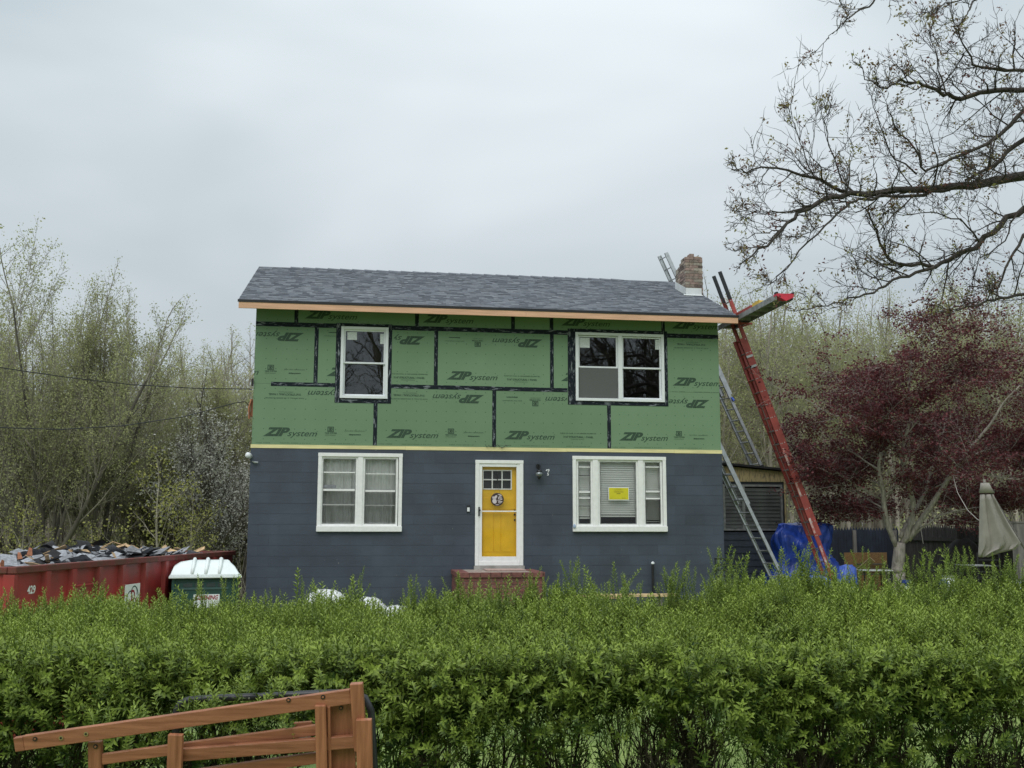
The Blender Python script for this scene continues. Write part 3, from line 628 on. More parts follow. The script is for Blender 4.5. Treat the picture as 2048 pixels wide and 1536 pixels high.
def blind(bottom_gap, pitch=0.042):
    def f(win, a, b, z0, z1_):
        m = HMB(); z = z0+bottom_gap
        m.box(a, b, 0.085, 0.115, z-0.03, z); z += 0.02
        while z < z1_-0.02:
            m.add([(a, 0.083, z), (b, 0.083, z), (b, 0.100, z+0.040), (a, 0.100, z+0.040), (a, 0.083, z+0.0025), (b, 0.083, z+0.0025), (b, 0.100, z+0.0425), (a, 0.100, z+0.0425)], [(0, 3, 2, 1), (4, 5, 6, 7), (0, 1, 5, 4), (2, 3, 7, 6)]); z += pitch
        part('blind', m, M['blind'], win, kind='stuff')
    return f
cx = (WLL[0]+WLL[1])/2; zz = lambda py, px=720: fz(px, py)
old_window(WLL, [(fx(643), cx-0.05, [(zz(945), 0.02, 0), (zz(980), 0.04, 0), (zz(1009.5), 0.026, 0)], curtain), (cx+0.05, fx(797), [(zz(947.5), 0.014, 0), (zz(982), 0.04, 0), (zz(1010.5), 0.012, 0)], curtain)], [(cx-0.05, cx+0.05)])
m = HMB(); m.box(fx(649), fx(674), 0.020, 0.028, fz(660, 976), fz(660, 970)); m_ = [c for c in house.children if c.name.startswith('window')][-1]; part('sticker', m, M['scrapgrey'], m_)
old_window(WLR, [(fx(1152), fx(1184.5), [(fz(1168, 934), 0.018, 0), (fz(1168, 951), 0.010, 1), (fz(1168, 984), 0.03, 0), (fz(1168, 996), 0.022, 0), (fz(1168, 1012), 0.010, 1)], blind(0.16, 0.040)),
                 (fx(1195), fx(1275), [], blind(0.20, 0.046)),
                 (fx(1285), fx(1323), [(fz(1304, 934), 0.018, 0), (fz(1304, 983), 0.022, 0), (fz(1304, 997), 0.03, 0)], blind(0.09, 0.040))],
           [(fx(1184.5), fx(1195)), (fx(1275), fx(1285))])
# screens over the lower sashes of the left window and right unit
m = HMB(); m.box(fx(1288), fx(1319), -0.0035, -0.0025, fz(1304, 1045), fz(1304, 999)); part('insect_screen', m, glass_mat('mesh_screen', (0.8, 0.8, 0.8), 0.2), m_ if False else [c for c in house.children if c.name.startswith('window')][-1])
scr = glass_mat('mesh_screen_grey', (0.85, 0.85, 0.85), 0.2)
for a, b in ((fx(648), fx(712)), (fx(730), fx(794))):
    m = HMB(); m.box(a, b, -0.0055, -0.0045, fz(720, 1044), fz(720, 983)); part('insect_screen', m, scr, m_)
# ---- door
x0, x1, z0, z1_ = DOOR
m = HMB(); m.box(x0, x0+0.075, -0.045, 0.10, z0, z1_-0.07); m.box(x1-0.075, x1, -0.045, 0.10, z0, z1_-0.07); m.box(x0-0.003, x1+0.003, -0.047, 0.10, z1_-0.07, z1_); m.box(x0+0.076, x1-0.076, -0.035, 0.10, z0-0.0, z0+0.09)
part('door_frame', m, M['oldwhite'], house, bevel=0.005)
m = HMB(); m.box(x0-0.02, x1+0.02, -0.09, 0.10, z0-0.095, z0-0.002); part('door_sill', m, M['concrete'], house)
dx0, dx1, dz0, dz1 = fx(964), fx(1031), fz(997, 1113), fz(997, 934.5)
yd = HMB(); yd.box(dx0-0.06, dx1+0.06, 0.062, 0.10, dz0-0.05, dz1+0.05)
rs = [(dx0-0.06, dx1+0.06, dz0-0.05, dz1+0.05)]
lx0, lx1, lz0, lz1 = fx(966), fx(1024.5), fz(997, 979), fz(997, 939.5)
yd = HMB()
for a, b, c, d in rect_sub(rs, (lx0, lx1, lz0, lz1)): yd.box(a, b, 0.060, 0.10, c, d)
for (a, b, c, d) in ((lx0+0.02, lx1-0.02, fz(997, 994)-0.010, fz(997, 994)+0.010),): pass
door = part('door', yd, M['door'], house, label='yellow front door with six small lights')
# panel boards raised on the yellow door
bx = [dx0+0.02, fx(988.5), fx(1003), dx1-0.02]
for a, b in zip(bx[:-1], bx[1:]):
    m = HMB(); m.box(a+0.004, b-0.004, 0.052, 0.060, fz(997, 1104), fz(997, 1026)); part('door_panel', m, M['door'], door, bevel=0.003)
m = HMB(); m.box(dx0+0.02, dx1-0.02, 0.052, 0.060, fz(997, 1018), fz(997, 995)); part('door_panel', m, M['door'], door, bevel=0.003)
part('light_frame', frame_mb((lx0, lx1, lz0, lz1), 0.022, 0.048, 0.09), M['oldwhite'], door)
for t in (1/3, 2/3):
    xx = lx0+(lx1-lx0)*t; m = HMB(); m.box(xx-0.011, xx+0.011, 0.050, 0.085, lz0+0.022, lz1-0.022); part('muntin', m, M['oldwhite'], door)
zz_ = (lz0+lz1)/2; m = HMB(); m.box(lx0+0.022, lx1-0.022, 0.0495, 0.084, zz_-0.011, zz_+0.011); part('muntin', m, M['oldwhite'], door)
m = HMB(); m.box(lx0+0.02, lx1-0.02, 0.088, 0.092, lz0+0.02, lz1-0.02); part('pane', m, M['darkpl'], door)
sd_ = (fx(956.5), fx(1040.5), fz(997, 1122.5), fz(997, 925.5))
m = HMB(); a = sd_; bw = 0.082; m.box(a[0], a[0]+bw, -0.03, 0.0, a[2], a[3]); m.box(a[1]-bw, a[1], -0.03, 0.0, a[2], a[3]); m.box(a[0]+bw, a[1]-bw, -0.03, 0.0, a[2], a[2]+0.095); m.box(a[0]+bw, a[1]-bw, -0.03, 0.0, a[3]-0.085, a[3])
storm = part('storm_door', m, M['white'], house, bevel=0.004, label='white framed full glass storm door')
m = HMB(); zc0 = fz(997, 1022.5); m.box(a[0]+bw-0.002, a[1]-bw+0.002, -0.036, -0.012, zc0-0.012, zc0+0.012); part('mid_rail', m, M['white'], storm)
m = HMB(); m.box(a[0]+bw-0.005, a[1]-bw+0.005, -0.018, -0.014, a[2]+0.09, a[3]-0.08); part('pane', m, glass_mat('storm_glass', (0.98, 0.98, 0.98), 0.35), storm)
m = HMB(); m.box(fx(956.8), fx(959.6), -0.060, -0.031, fz(958, 1032), fz(958, 1014)); m.box(fx(957.2), fx(961), -0.075, -0.06, fz(958, 1022), fz(958, 1019)); part('handle', m, M['dark'], storm)
for py in (1020, 1028, 1039):
    m = HMB(); m.box(fx(1029), fx(1031.5), 0.040, 0.059, fz(1030, py+3), fz(1030, py-1)); part('lock', m, M['dark'], door)
for py in (944, 1030, 1108):
    m = HMB(); m.tube([(a[1]+0.008, -0.034, fz(1040, py+9)), (a[1]+0.008, -0.034, fz(1040, py-9))], 0.008, 6); part('hinge', m, M['alu'], storm)
# ---- fittings on the wall
fit = HMB(); fit.box(fx(934), fx(940.5), -0.045, -0.014, fz(937, 1024), fz(937, 1010)); db = part('doorbell', fit, M['darkpl'], house, bevel=0.004)
m = HMB(); m.box(fx(934.8), fx(939.7), -0.047, -0.0452, fz(937, 1023), fz(937, 1015)); part('button_plate', m, M['vinyl'], db)
lx, lz = fx(1076, 940), fz(1076, 948)
lamp = part('wall_lamp', HMB().tube([(lx, -0.016, lz+0.16), (lx, -0.03, lz+0.16)], 0.05, 12).tube([(lx, -0.03, lz+0.13), (lx, -0.09, lz+0.20), (lx, -0.14, lz+0.18), (lx, -0.14, lz+0.07)], 0.011, 6), M['dark'], house, smooth=False)
m = HMB(); m.loft([[(lx+r*math.cos(t_*math.pi/6), -0.14+r*math.sin(t_*math.pi/6), lz+h) for t_ in range(12)] for h, r in ((0.08, 0.015), (0.065, 0.05), (0.045, 0.062), (0.04, 0.05))]); part('lamp_cap', m, M['dark'], lamp, smooth=False)
m = HMB(); m.loft([[(lx+r*math.cos(t_*math.pi/8), -0.14+r*math.sin(t_*math.pi/8), lz+h) for t_ in range(16)] for h, r in ((0.04, 0.045), (0.02, 0.068), (-0.01, 0.078), (-0.04, 0.07), (-0.065, 0.04))]); part('lamp_shade', m, pbr('smoked_glass', (0.22, 0.24, 0.25), 0.08, 0.1, 3, metal=0.6), lamp, smooth=True)
m = HMB(); m.tube([(lx, -0.14, lz-0.065), (lx, -0.14, lz-0.10), (lx, -0.14, lz-0.12)], [0.04, 0.028, 0.006], 10); part('finial', m, M['dark'], lamp)
for ch, px, py, s, rz in (('9', 1094.0, 944, 0.066, 0.2), ('1', 1091.0, 941, 0.036, 0.7), ('5', 1093.5, 951, 0.060, 0.1)):
    v, f = text_mesh([(ch, 0, s*0.6, 0, s, 0, 0.02)]); v2 = [(x, 0.008, z) for x, _, z in v]; n_ = len(v)
    fs = list(f)
    o = obj('house_number', raw_mesh('house_number', v+v2, fs+[tuple(i+n_ for i in q[::-1]) for q in f], M['vinyl']), house, loc=(fx(px, py), -0.030, fz(px, py)+0.3), rot=(0, rz, 0))
px_ = fx(497, 912)
cam_ = HMB(); cam_.tube([(-0.02, -0.02, fz(497, 912)), (-0.05, -0.10, fz(497, 912)+0.01), (-0.055, -0.16, fz(497, 912))], [0.055, 0.06, 0.045], 12); part('security_camera', cam_, M['vinyl'], house, smooth=True)
cam_ = HMB(); c0 = atY(511, 925, -0.02); cam_.tube([(c0[0]-0.06, -0.02, c0[2]+0.02), (c0[0], -0.07, c0[2]+0.0), (c0[0]+0.05, -0.05, c0[2])], [0.012, 0.022, 0.016], 8); part('floodlight_bracket', cam_, M['alu'], house)
# cable entry mess at the sill band
m = HMB(); c0 = atY(985, 893, -0.03); rr = random.Random(2)
pts = [(c0[0]-0.15+0.035*k_, -0.035-0.01*rr.random(), c0[2]+rr.uniform(-0.03, 0.04)) for k_ in range(14)]; m.tube(pts, 0.006, 5); part('cable', m, M['dark'], house)
m = HMB(); c1 = atY(500, 782, 0.0); m.tube([(-0.02, -0.03, c1[2]+0.1), (-0.02, -0.03, c1[2]+0.25)], 0.02, 8); part('cable_anchor', m, M['dark'], house)
m = HMB(); m.box(-0.075, -0.02, 0.3, 0.42, fz(503, 830), fz(503, 795)); m.tube([(-0.06, 0.28, fz(500, 795)), (-0.10, 0.25, fz(500, 812)), (-0.09, 0.26, fz(500, 835))], 0.02, 6); part('meter_bracket', m, M['scrapred'], house)
# standpipes against the wall
for nm, px, py, lab, capm in (('vent_pipe', 1305.5, 1128, 'black pipe with white cap standing at the wall below the right window', 'vinyl'), ('vent_pipe', 911, 1163, 'short black pipe standing left of the brick steps', 'dark')):
    c0 = atY(px, py, -0.12); t_ = thing(nm, lab, 'pipe', (c0[0], -0.12, -0.3)); mm = MB(); mm.tube([(0, 0, 0), (0, 0, c0[2]+0.3)], 0.028, 10); part('pipe_tube', mm, M['dark'], t_)
    mm = MB(); mm.tube([(0, 0, c0[2]+0.301), (0, 0, c0[2]+0.33), (0, 0, c0[2]+0.35)], [0.036, 0.036, 0.01], 10); part('pipe_cap', mm, M[capm], t_)
# door sign hanging on the storm door
sc0 = atY(994.5, 999, -0.045); R_ = 0.135
sg = thing('door_sign', 'round dark wreath sign with white cut-out figures hanging on the front door', 'sign', (sc0[0], -0.040, sc0[2]-R_))
n_ = 28; ring = lambda r, y, cz=R_, cx_=0, k=n_: [(cx_+r*math.cos(2*math.pi*i/k), y, cz+r*math.sin(2*math.pi*i/k)) for i in range(k)]
part('disc', MB().loft([ring(R_, 0), ring(R_, -0.014), ring(R_-0.004, -0.016)]), pbr('dark_stained_wood', (0.05, 0.03, 0.028), 0.6), sg)
fig = MB()
def blob(cx_, cz, rx, rz, rot=0, y=-0.0165, k=12):
    pts = [(cx_+rx*math.cos(2*math.pi*i/k)*math.cos(rot)-rz*math.sin(2*math.pi*i/k)*math.sin(rot), y, R_+cz+rx*math.cos(2*math.pi*i/k)*math.sin(rot)+rz*math.sin(2*math.pi*i/k)*math.cos(rot)) for i in range(k)]
    fig.loft([pts, [(p[0], p[1]-0.006, p[2]) for p in pts]])
for b_ in ((-0.058, -0.035, 0.045, 0.052, 0.3), (-0.040, 0.045, 0.050, 0.026, 0.9), (-0.085, 0.035, 0.018, 0.03, 0.2), (0.045, 0.098, 0.040, 0.009, -0.25), (0.060, 0.072, 0.035, 0.008, 0.3), (0.055, 0.045, 0.048, 0.007, 0.12), (0.030, 0.020, 0.012, 0.016, 0.3), (0.080, 0.012, 0.030, 0.009, -0.2), (0.045, -0.012, 0.050, 0.007, 0.2), (0.070, -0.040, 0.040, 0.008, -0.1), (0.030, -0.050, 0.010, 0.018, 0.2), (0.060, -0.068, 0.035, 0.007, 0.25), (0.0, -0.108, 0.045, 0.006, 0)): blob(*b_)
part('figure', fig, pbr('sign_white', (0.62, 0.56, 0.58), 0.6), sg)
part('hanging_string', MB().tube([(-0.06, -0.004, R_*1.88), (0.0, 0.0, R_*2+0.19), (0.06, -0.004, R_*1.88)], 0.003, 4), M['post'], sg)
part('hook', MB().box(-0.01, 0.01, -0.004, 0.004, R_*2+0.18, R_*2+0.44), M['dark'], sg)
# yellow notice inside the middle of the right window
nw = rp(1216.5, 974.5, 1257.5, 1000.5)
ns = thing('notice_sign', 'bright yellow permit notice stuck on the right ground floor window', 'notice', ((nw[0]+nw[1])/2, -0.016, nw[2]))
hw, hh = (nw[1]-nw[0])/2, nw[3]-nw[2]
part('board', MB().box(-hw, hw, 0, 0.008, 0, hh), M['vinyl'], ns)
part('face', MB().box(-hw+0.012, hw-0.012, -0.002, -0.0002, 0.014, hh-0.014), pbr('notice_yellow', (0.62, 0.56, 0.02), 0.5, 0.03), ns)
v, f = text_mesh([('TOWN OF', -0.05, 0.05, hh-0.04, 0.010, 0, 0), ('BUILDING DEPARTMENT', -0.10, 0.10, hh-0.065, 0.014, 0, 0), ('CONSTRUCTION', -0.10, 0.10, hh-0.108, 0.022, 0, 0.02), ('PERMIT', -0.045, 0.045, hh-0.142, 0.020, 0, 0.02), ('NO. ................................', -hw+0.03, 0.04, 0.035, 0.010, 0, 0), ('ISSUED', 0.07, 0.15, 0.038, 0.012, 0, 0.02)])
obj('lettering', raw_mesh('lettering', v, f, pbr('notice_ink', (0.20, 0.16, 0.02), 0.6)), ns, loc=(0, -0.0035, 0))
# small blue crumpled note at the sill's left end
c0 = atY(1149, 1052, -0.09); m = MB(); m.loft([[(r*math.cos(k_*math.pi/3), r*0.5*math.sin(k_*math.pi/3)*(1+0.3*(k_ % 2)), h) for k_ in range(6)] for h, r in ((0, 0.02), (0.03, 0.035), (0.06, 0.025), (0.08, 0.01))])
tag(obj('paper_scrap', m.mesh('paper_scrap', pbr('pale_blue_paper', (0.35, 0.45, 0.6), 0.7)), loc=(c0[0], -0.085, fz(1149, 1056))), 'small crumpled pale blue scrap caught at left corner of right window sill', 'paper scrap')
# ---- front steps of separate bricks
ftop = float(atD(918, 1146, 19.35)[2]); SX0, SX1 = fx(918, 1146, -1.5), fx(1090, 1148, -1.5); SY0, SY1 = -1.5, -0.02
steps = thing('front_steps', 'red painted brick stoop with worn paver top below the yellow door', 'steps', ((SX0+SX1)/2, (SY0+SY1)/2, ground(5, -1)))
gb = ground(5, -1); ox, oy = (SX0+SX1)/2, (SY0+SY1)/2
def sp_(nm, x0, x1, y0, y1, z0, z1_, mat): return part(nm, MB().box(x0-ox, x1-ox, y0-oy, y1-oy, z0-gb, z1_-gb), mat, steps, bevel=0.003)
sp_('stoop_core', SX0+0.012, SX1-0.012, SY0+0.012, SY1, gb-0.1, ftop-0.03, M['mortar'])
x = SX0
while x < SX1-0.02:      # soldier course along the front edge
    a, b = x, min(x+0.198, SX1); sp_('brick', a+0.004, b-0.004, SY0-0.03, SY0+0.10, ftop-0.09, ftop, M['stoopbrick']); x += 0.2
y = SY0+0.105
while y < SY1-0.05:
    sp_('brick', SX0-0.02, SX0+0.20, y, min(y+0.192, SY1), ftop-0.09, ftop, M['stoopbrick']); sp_('brick', SX1-0.20, SX1+0.02, y, min(y+0.192, SY1), ftop-0.09, ftop, M['stoopbrick']); y += 0.2
nxp = 4; wpx = (SX1-SX0-0.41)/nxp
for i_ in range(nxp):
    for j_ in range(3):
        y0 = SY0+0.11+j_*0.46; sp_('paver', SX0+0.205+i_*wpx+0.004, SX0+0.205+(i_+1)*wpx-0.004, y0, min(y0+0.452, SY1), ftop-0.05, ftop-0.004+random.uniform(-0.002, 0.002), M['stooptop'])
zc_ = ftop-0.10; ci = 0
while zc_ > gb-0.05:
    x = SX0+0.012-(0.1 if ci % 2 else 0)
    while x < SX1:
        a, b = max(x, SX0), min(x+0.194, SX1); x += 0.203
        if b-a > 0.03: sp_('brick', a, b, SY0, SY0+0.09, zc_-0.058, zc_, M['stoopbrick'])
    y = SY0+0.10
    while y < SY1-0.03: sp_('brick', SX0, SX0+0.09, y, min(y+0.194, SY1), zc_-0.058, zc_, M['stoopbrick']); y += 0.203
    zc_ -= 0.067; ci += 1
m = MB(); m.box(fx(970, 1140, -0.5), fx(1048, 1141, -0.5), -0.75, -0.15, 0, 0.018); tag(obj('door_mat', m.mesh('door_mat', pbr('faded_pink_mat', (0.42, 0.30, 0.27), 0.9, 0.15, 20, 0.3)), loc=(0, 0, ftop+0.001)), 'faded flat door mat lying on the brick stoop', 'door mat')
# ------------------------------------------------------------------ shed behind the right corner
GY = -0.25
shed = thing('shed', 'low lean-to shed with peeling yellow gable boards and louvred window right of the house', 'shed', (11.2, 3.0, GY))
sx0, sx1, sy = W+0.06, float(atY(1571, 1000, 3.0)[0]), 3.0
def sl(mb, name, mat, parent=None, **k):
    mb.v = [(x-11.2, y-3.0, z-GY) for x, y, z in mb.v]; return part(name, mb, mat, parent or shed, **k)
wz = lambda py, px=1500: float(atY(px, py, sy)[2])
wn = (float(atY(1446, 1000, sy)[0]), float(atY(1565, 1000, sy)[0]), wz(1061), wz(969))
zt = lambda x: 3.10-(x-sx0)*0.085
m = MB(); m.box(sx0, sx1, sy+0.03, sy+4.2, GY, 2.80); core_ = m
m = MB()
for a, b, c, d in rect_sub([(sx0, sx1, wz(1063), 2.84)], wn): m.box(a, b, sy+0.02, sy+0.12, c, d)
m.add([(sx0, sy+0.02, 2.8401), (sx1, sy+0.02, 2.8401), (sx1, sy+0.02, zt(sx1)-0.02), (sx0, sy+0.02, zt(sx0)-0.02), (sx0, sy+0.12, 2.8401), (sx1, sy+0.12, 2.8401), (sx1, sy+0.12, zt(sx1)-0.02), (sx0, sy+0.12, zt(sx0)-0.02)], [(0, 1, 2, 3), (7, 6, 5, 4), (0, 3, 7, 4), (1, 5, 6, 2)])
m.box(sx1-0.1, sx1, sy+0.121, sy+4.2, GY, zt(sx1)-0.03); m.box(sx0, sx1-0.101, sy+4.1, sy+4.2, GY, zt(sx1)-0.03); m.box(sx0, sx1-0.101, sy+0.121, sy+0.2, GY, wz(1066))
sl(m, 'wall', M['core'])
# plywood boards over the window
xs = [sx0, 10.35, 10.95, 11.55, 12.05, sx1]
for a, b in zip(xs[:-1], xs[1:]):
    m = MB(); zb = wn[3]+0.07; m.add([(a+0.004, sy, zb), (b-0.004, sy, zb), (b-0.004, sy, zt(b)-0.03), (a+0.004, sy, zt(a)-0.03), (a+0.004, sy+0.0195, zb), (b-0.004, sy+0.0195, zb), (b-0.004, sy+0.0195, zt(b)-0.03), (a+0.004, sy+0.0195, zt(a)-0.03)], [(0, 1, 2, 3), (7, 6, 5, 4), (0, 4, 5, 1), (1, 5, 6, 2), (2, 6, 7, 3), (3, 7, 4, 0)])
    sl(m, 'plywood_board', M['shedply'])
m = MB(); m.box(wn[1]+0.05, sx1+0.01, sy-0.003, sy+0.0195, wz(1063), wn[3]+0.068); sl(m, 'corner_board', M['shedply'])
m = MB(); m.add([(sx0-0.02, sy-0.12, zt(sx0)+0.0), (sx1+0.14, sy-0.12, zt(sx1+0.14)), (sx1+0.14, sy+4.3, zt(sx1+0.14)), (sx0-0.02, sy+4.3, zt(sx0)), (sx0-0.02, sy-0.12, zt(sx0)+0.05), (sx1+0.14, sy-0.12, zt(sx1+0.14)+0.05), (sx1+0.14, sy+4.3, zt(sx1+0.14)+0.05), (sx0-0.02, sy+4.3, zt(sx0)+0.05)], [(0, 3, 2, 1), (4, 5, 6, 7), (0, 1, 5, 4), (1, 2, 6, 5), (2, 3, 7, 6), (3, 0, 4, 7)])
sl(m, 'roof', M['black'])
LOUV = pbr('dusty_louvre_glass', (0.10, 0.11, 0.105), 0.3, 0.3, 2)
swin = sl(frame_mb((wn[0], wn[1], wn[2], wn[3]), 0.05, sy-0.01, sy+0.1, MB()), 'window', M['aludull'])
m = MB(); xm = float(atY(1487, 1000, sy)[0]); m.box(xm-0.035, xm+0.035, sy-0.008, sy+0.1, wn[2]+0.05, wn[3]-0.05); sl(m, 'mullion', M['aludull'], swin)
for a, b in ((wn[0]+0.05, xm-0.035), (xm+0.035, wn[1]-0.05)):
    z = wn[2]+0.06; m = MB()
    while z < wn[3]-0.08:
        m = MB(); m.add([(a, sy+0.005, z), (b, sy+0.005, z), (b, sy+0.022, z+0.086), (a, sy+0.022, z+0.086), (a, sy+0.011, z), (b, sy+0.011, z), (b, sy+0.028, z+0.086), (a, sy+0.028, z+0.086)], [(0, 1, 2, 3), (7, 6, 5, 4), (0, 4, 5, 1), (2, 6, 7, 3)])
        sl(m, 'louvre_pane', LOUV, swin); z += 0.088
z = GY+0.04; k = 0
ztop_c = wz(1065)
while z < ztop_c-0.02:      # clapboards
    z2 = min(z+0.155, ztop_c); m = MB(); m.add([(sx0, sy-0.004, z), (sx1, sy-0.004, z), (sx1, sy+0.014, z2), (sx0, sy+0.014, z2), (sx0, sy+0.0195, z), (sx1, sy+0.0195, z), (sx1, sy+0.0195, z2), (sx0, sy+0.0195, z2)], [(0, 1, 2, 3), (7, 6, 5, 4), (0, 4, 5, 1), (1, 5, 6, 2), (2, 6, 7, 3), (3, 7, 4, 0)])
    sl(m, 'clapboard', M['clap']); z += 0.157
# ------------------------------------------------------------------ ladders
def ladder(name, lab, foot, head, width, wdir, sections, rungstep=0.305, feet=True, ends=None):
    """foot, head: near rail's centre line; wdir: unit vector from near to far rail; sections: (t0,t1,offset normal,rail depth,material)"""
    foot, head, wd = Vector(foot), Vector(head), Vector(wdir); d = (head-foot); Ln = d.length; d.normalize(); nrm = d.cross(wd).normalized()
    t_ = thing(name, lab, 'ladder', tuple(foot))
    for si, (t0, t1, off, dep, mat, w_in) in enumerate(sections):
        for side in (0, 1):
            base = wd*(w_in if side == 0 else width-w_in)+nrm*off
            p, q = base+d*(t0*Ln), base+d*(t1*Ln); s_ = 1 if side == 0 else -1
            m = MB(); m.beam(p, q, 0.005, dep, nrm)   # web
            for e_ in (-1, 1): m.beam(p+nrm*(e_*dep/2)+wd*(s_*0.014), q+nrm*(e_*dep/2)+wd*(s_*0.014), 0.03, 0.005, nrm)
            rail = part('rail', m, M[mat] if isinstance(mat, str) else mat, t_)
            # rung end plugs on the outer face
            r = 0.5*rungstep; mm = MB()
            while r < Ln:
                if t0*Ln+0.05 < r < t1*Ln-0.05:
                    for dd in ((-0.012, 0.012) if si == 0 and len(sections) > 1 else (0,)):
                        c = base+d*(r+0.0)+nrm*(dd*1.4); mm.tube([c-wd*(s_*0.0035), c-wd*(s_*0.007)], 0.011, 8)
                r += rungstep
            if mm.v: part('rung_plug', mm, M['alu'], rail, kind='stuff')
        r = 0.5*rungstep
        while r < Ln:
            if t0*Ln+0.05 < r < t1*Ln-0.05:
                a = wd*w_in+nrm*off+d*r; b = wd*(width-w_in)+nrm*off+d*r; m = MB(); m.tube([a, b], 0.015, 7); part('rung', m, M['alu'], t_)
            r += rungstep
    if feet:
        for side in (0, 1):
            c = wd*(width*side); m = MB(); m.beam(c-wd*0.0+d*0.0+Vector((0, 0, -0.005)), c+d*0.12, 0.06, 0.09, nrm); part('foot', m, M['darkpl'], t_)
    return t_, d, nrm, wd, Ln
def ext(p, q, z=None, x=None):
    p, q = np.array(p), np.array(q); d = q-p; t = ((z-p[2])/d[2]) if z is not None else ((x-p[0])/d[0]); return tuple(p+d*t)
# red fibreglass extension ladder against the right rake
top_ = atY(1433, 545, 0.5); bot_ = atY(1659, 1140, 0.5); base_ = ext(top_, bot_, z=ground(12, 0.5)+0.01)
tr, d_, n_, wd_, Ln_ = ladder('extension_ladder', 'tall red fibreglass extension ladder with black upper end leaning on right roof rake', base_, tuple(top_), 0.45, (0.02, 0.9998, 0), [(0.0, 0.80, 0.0, 0.088, 'redfg', 0.0), (0.21, 0.93, -0.083, 0.078, 'redfg', 0.012)])
for side in (0, 1):
    m = MB(); wv = Vector((0.02, 0.9998, 0)); b_ = wv*(0.012 if side == 0 else 0.438)+n_*(-0.083); m.beam(b_+d_*(Ln_*0.915), b_+d_*Ln_, 0.03, 0.088, n_); part('rail_sleeve', m, M['darkpl'], tr, bevel=0.01)
for t_ in (0.715, 0.745):
    m = MB(); m.beam(n_*-0.10+d_*(Ln_*t_)-wv*0.02, n_*0.05+d_*(Ln_*t_)-wv*0.02, 0.01, 0.05, d_); part('guide_bracket', m, M['alu'], tr)
for t_, ln in ((0.42, 0.4), (0.33, 0.3), (0.12, 0.5), (0.22, 0.35)):
    m = MB(); m.beam(d_*(Ln_*t_)-wv*0.004+n_*0.012, d_*(Ln_*t_+ln)-wv*0.004+n_*0.012, 0.002, 0.045, n_); part('warning_label', m, pbr('worn_white_label', (0.62, 0.55, 0.52), 0.6, 0.3, 9, col2=(0.42, 0.08, 0.07)), tr)
m = MB(); c0 = wv*0.22; rp_ = [c0+d_*(Ln_*t_)+n_*0.05+wv*0.02*math.sin(t_*30) for t_ in np.linspace(0.05, 0.6, 12)]; m.tube(rp_, 0.006, 5); part('hauling_rope', m, M['canvas'], tr)
# aluminium ladder at the wall corner in front of the shed
top_ = atY(1441, 895, 0.62); bot_ = atY(1560, 1143, 0.62); base_ = ext(top_, bot_, z=ground(11.3, 0.6)+0.01); head_ = ext(top_, bot_, x=W+0.10)
ladder('extension_ladder', 'grey aluminium ladder leaning on the ground floor corner in front of the shed window', base_, head_, 0.42, (-0.30, 0.954, 0), [(0.0, 1.0, 0.0, 0.072, 'alu', 0.0), (0.60, 1.0, -0.06, 0.06, 'alu', 0.03)])
# long aluminium ladder standing on the shed roof
top_ = atY(1330, 506, 3.85); bot_ = atY(1526, 925, 3.85); 
t3, d3, n3, wd3, L3 = ladder('extension_ladder', 'long aluminium ladder standing on the shed roof and rising behind chimney above the ridge', (float(bot_[0]), 3.85, zt(float(bot_[0]))+0.06), tuple(top_), 0.44, (-0.22, 0.9755, 0), [(0.0, 0.50, 0.0, 0.075, 'alu', 0.0), (0.34, 1.0, -0.06, 0.10, 'alu', 0.03)])
c_ = d3*(L3*0.31)+n3*-0.03; m = MB(); m.beam(c_-wd3*0.02, c_+wd3*0.02+d3*0.1, 0.07, 0.05, n3); part('blue_cord', m, M['bluetarp'], t3)
# ------------------------------------------------------------------ work platform beside the ladder
pz = float(atX(1585, 590, 10.66)[2]); py0 = -1.9; px0, px1 = 10.30, 10.655
pl = thing('scaffold_plank', 'aluminium work plank with red end cover sticking out past the roof corner', 'plank', (px0, py0, pz-0.11))
m = MB(); m.box(0, 0.012, 0, 3.4, 0, 0.115); part('side_rail', m, M['aludull'], pl); m = MB(); m.box(px1-px0-0.012, px1-px0, 0, 3.4, 0, 0.115); part('side_rail', m, M['aludull'], pl)
m = MB(); m.box(0.0125, px1-px0-0.0125, 0, 3.4, 0.095, 0.108); part('deck', m, M['aludull'], pl)
for y in np.arange(0.2, 3.3, 0.5): m = MB(); m.box(0.0125, px1-px0-0.0125, y, y+0.06, 0.02, 0.094); part('cross_member', m, M['aludull'], pl)
m = MB(); w_ = px1-px0
rg = []
for y in (-0.03, -0.02, 0.12): rg.append([(0.0-0.005, y, 0.12), (0.0-0.005, y, 0.07), (w_*0.3, y, 0.015), (w_*0.55, y, -0.01-0.02*(y < 0.1)), (w_*0.85, y, 0.02), (w_+0.01, y, 0.06), (w_+0.01, y, 0.125), (w_*0.5, y, 0.118)])
part('end_cover', m.loft(rg), M['redcap'], pl, smooth=False)
for x in (-0.012, w_-0.028): m = MB(); m.box(x, x+0.04, -0.034, 0.08, 0.119, 0.15); part('corner_clip', m, M['darkpl'], pl)
bz = pz
tb = thing('tool_case', 'red tool case lying on the work plank next to ladder', 'tool case', (10.33, 0.05, bz)); part('case_body', MB().box(0, 0.26, -0.5, 0.55, 0.0, 0.085), M['redfg'], tb, bevel=0.01); part('case_latch', MB().box(0.08, 0.16, -0.506, -0.5005, 0.03, 0.06), M['alu'], tb)
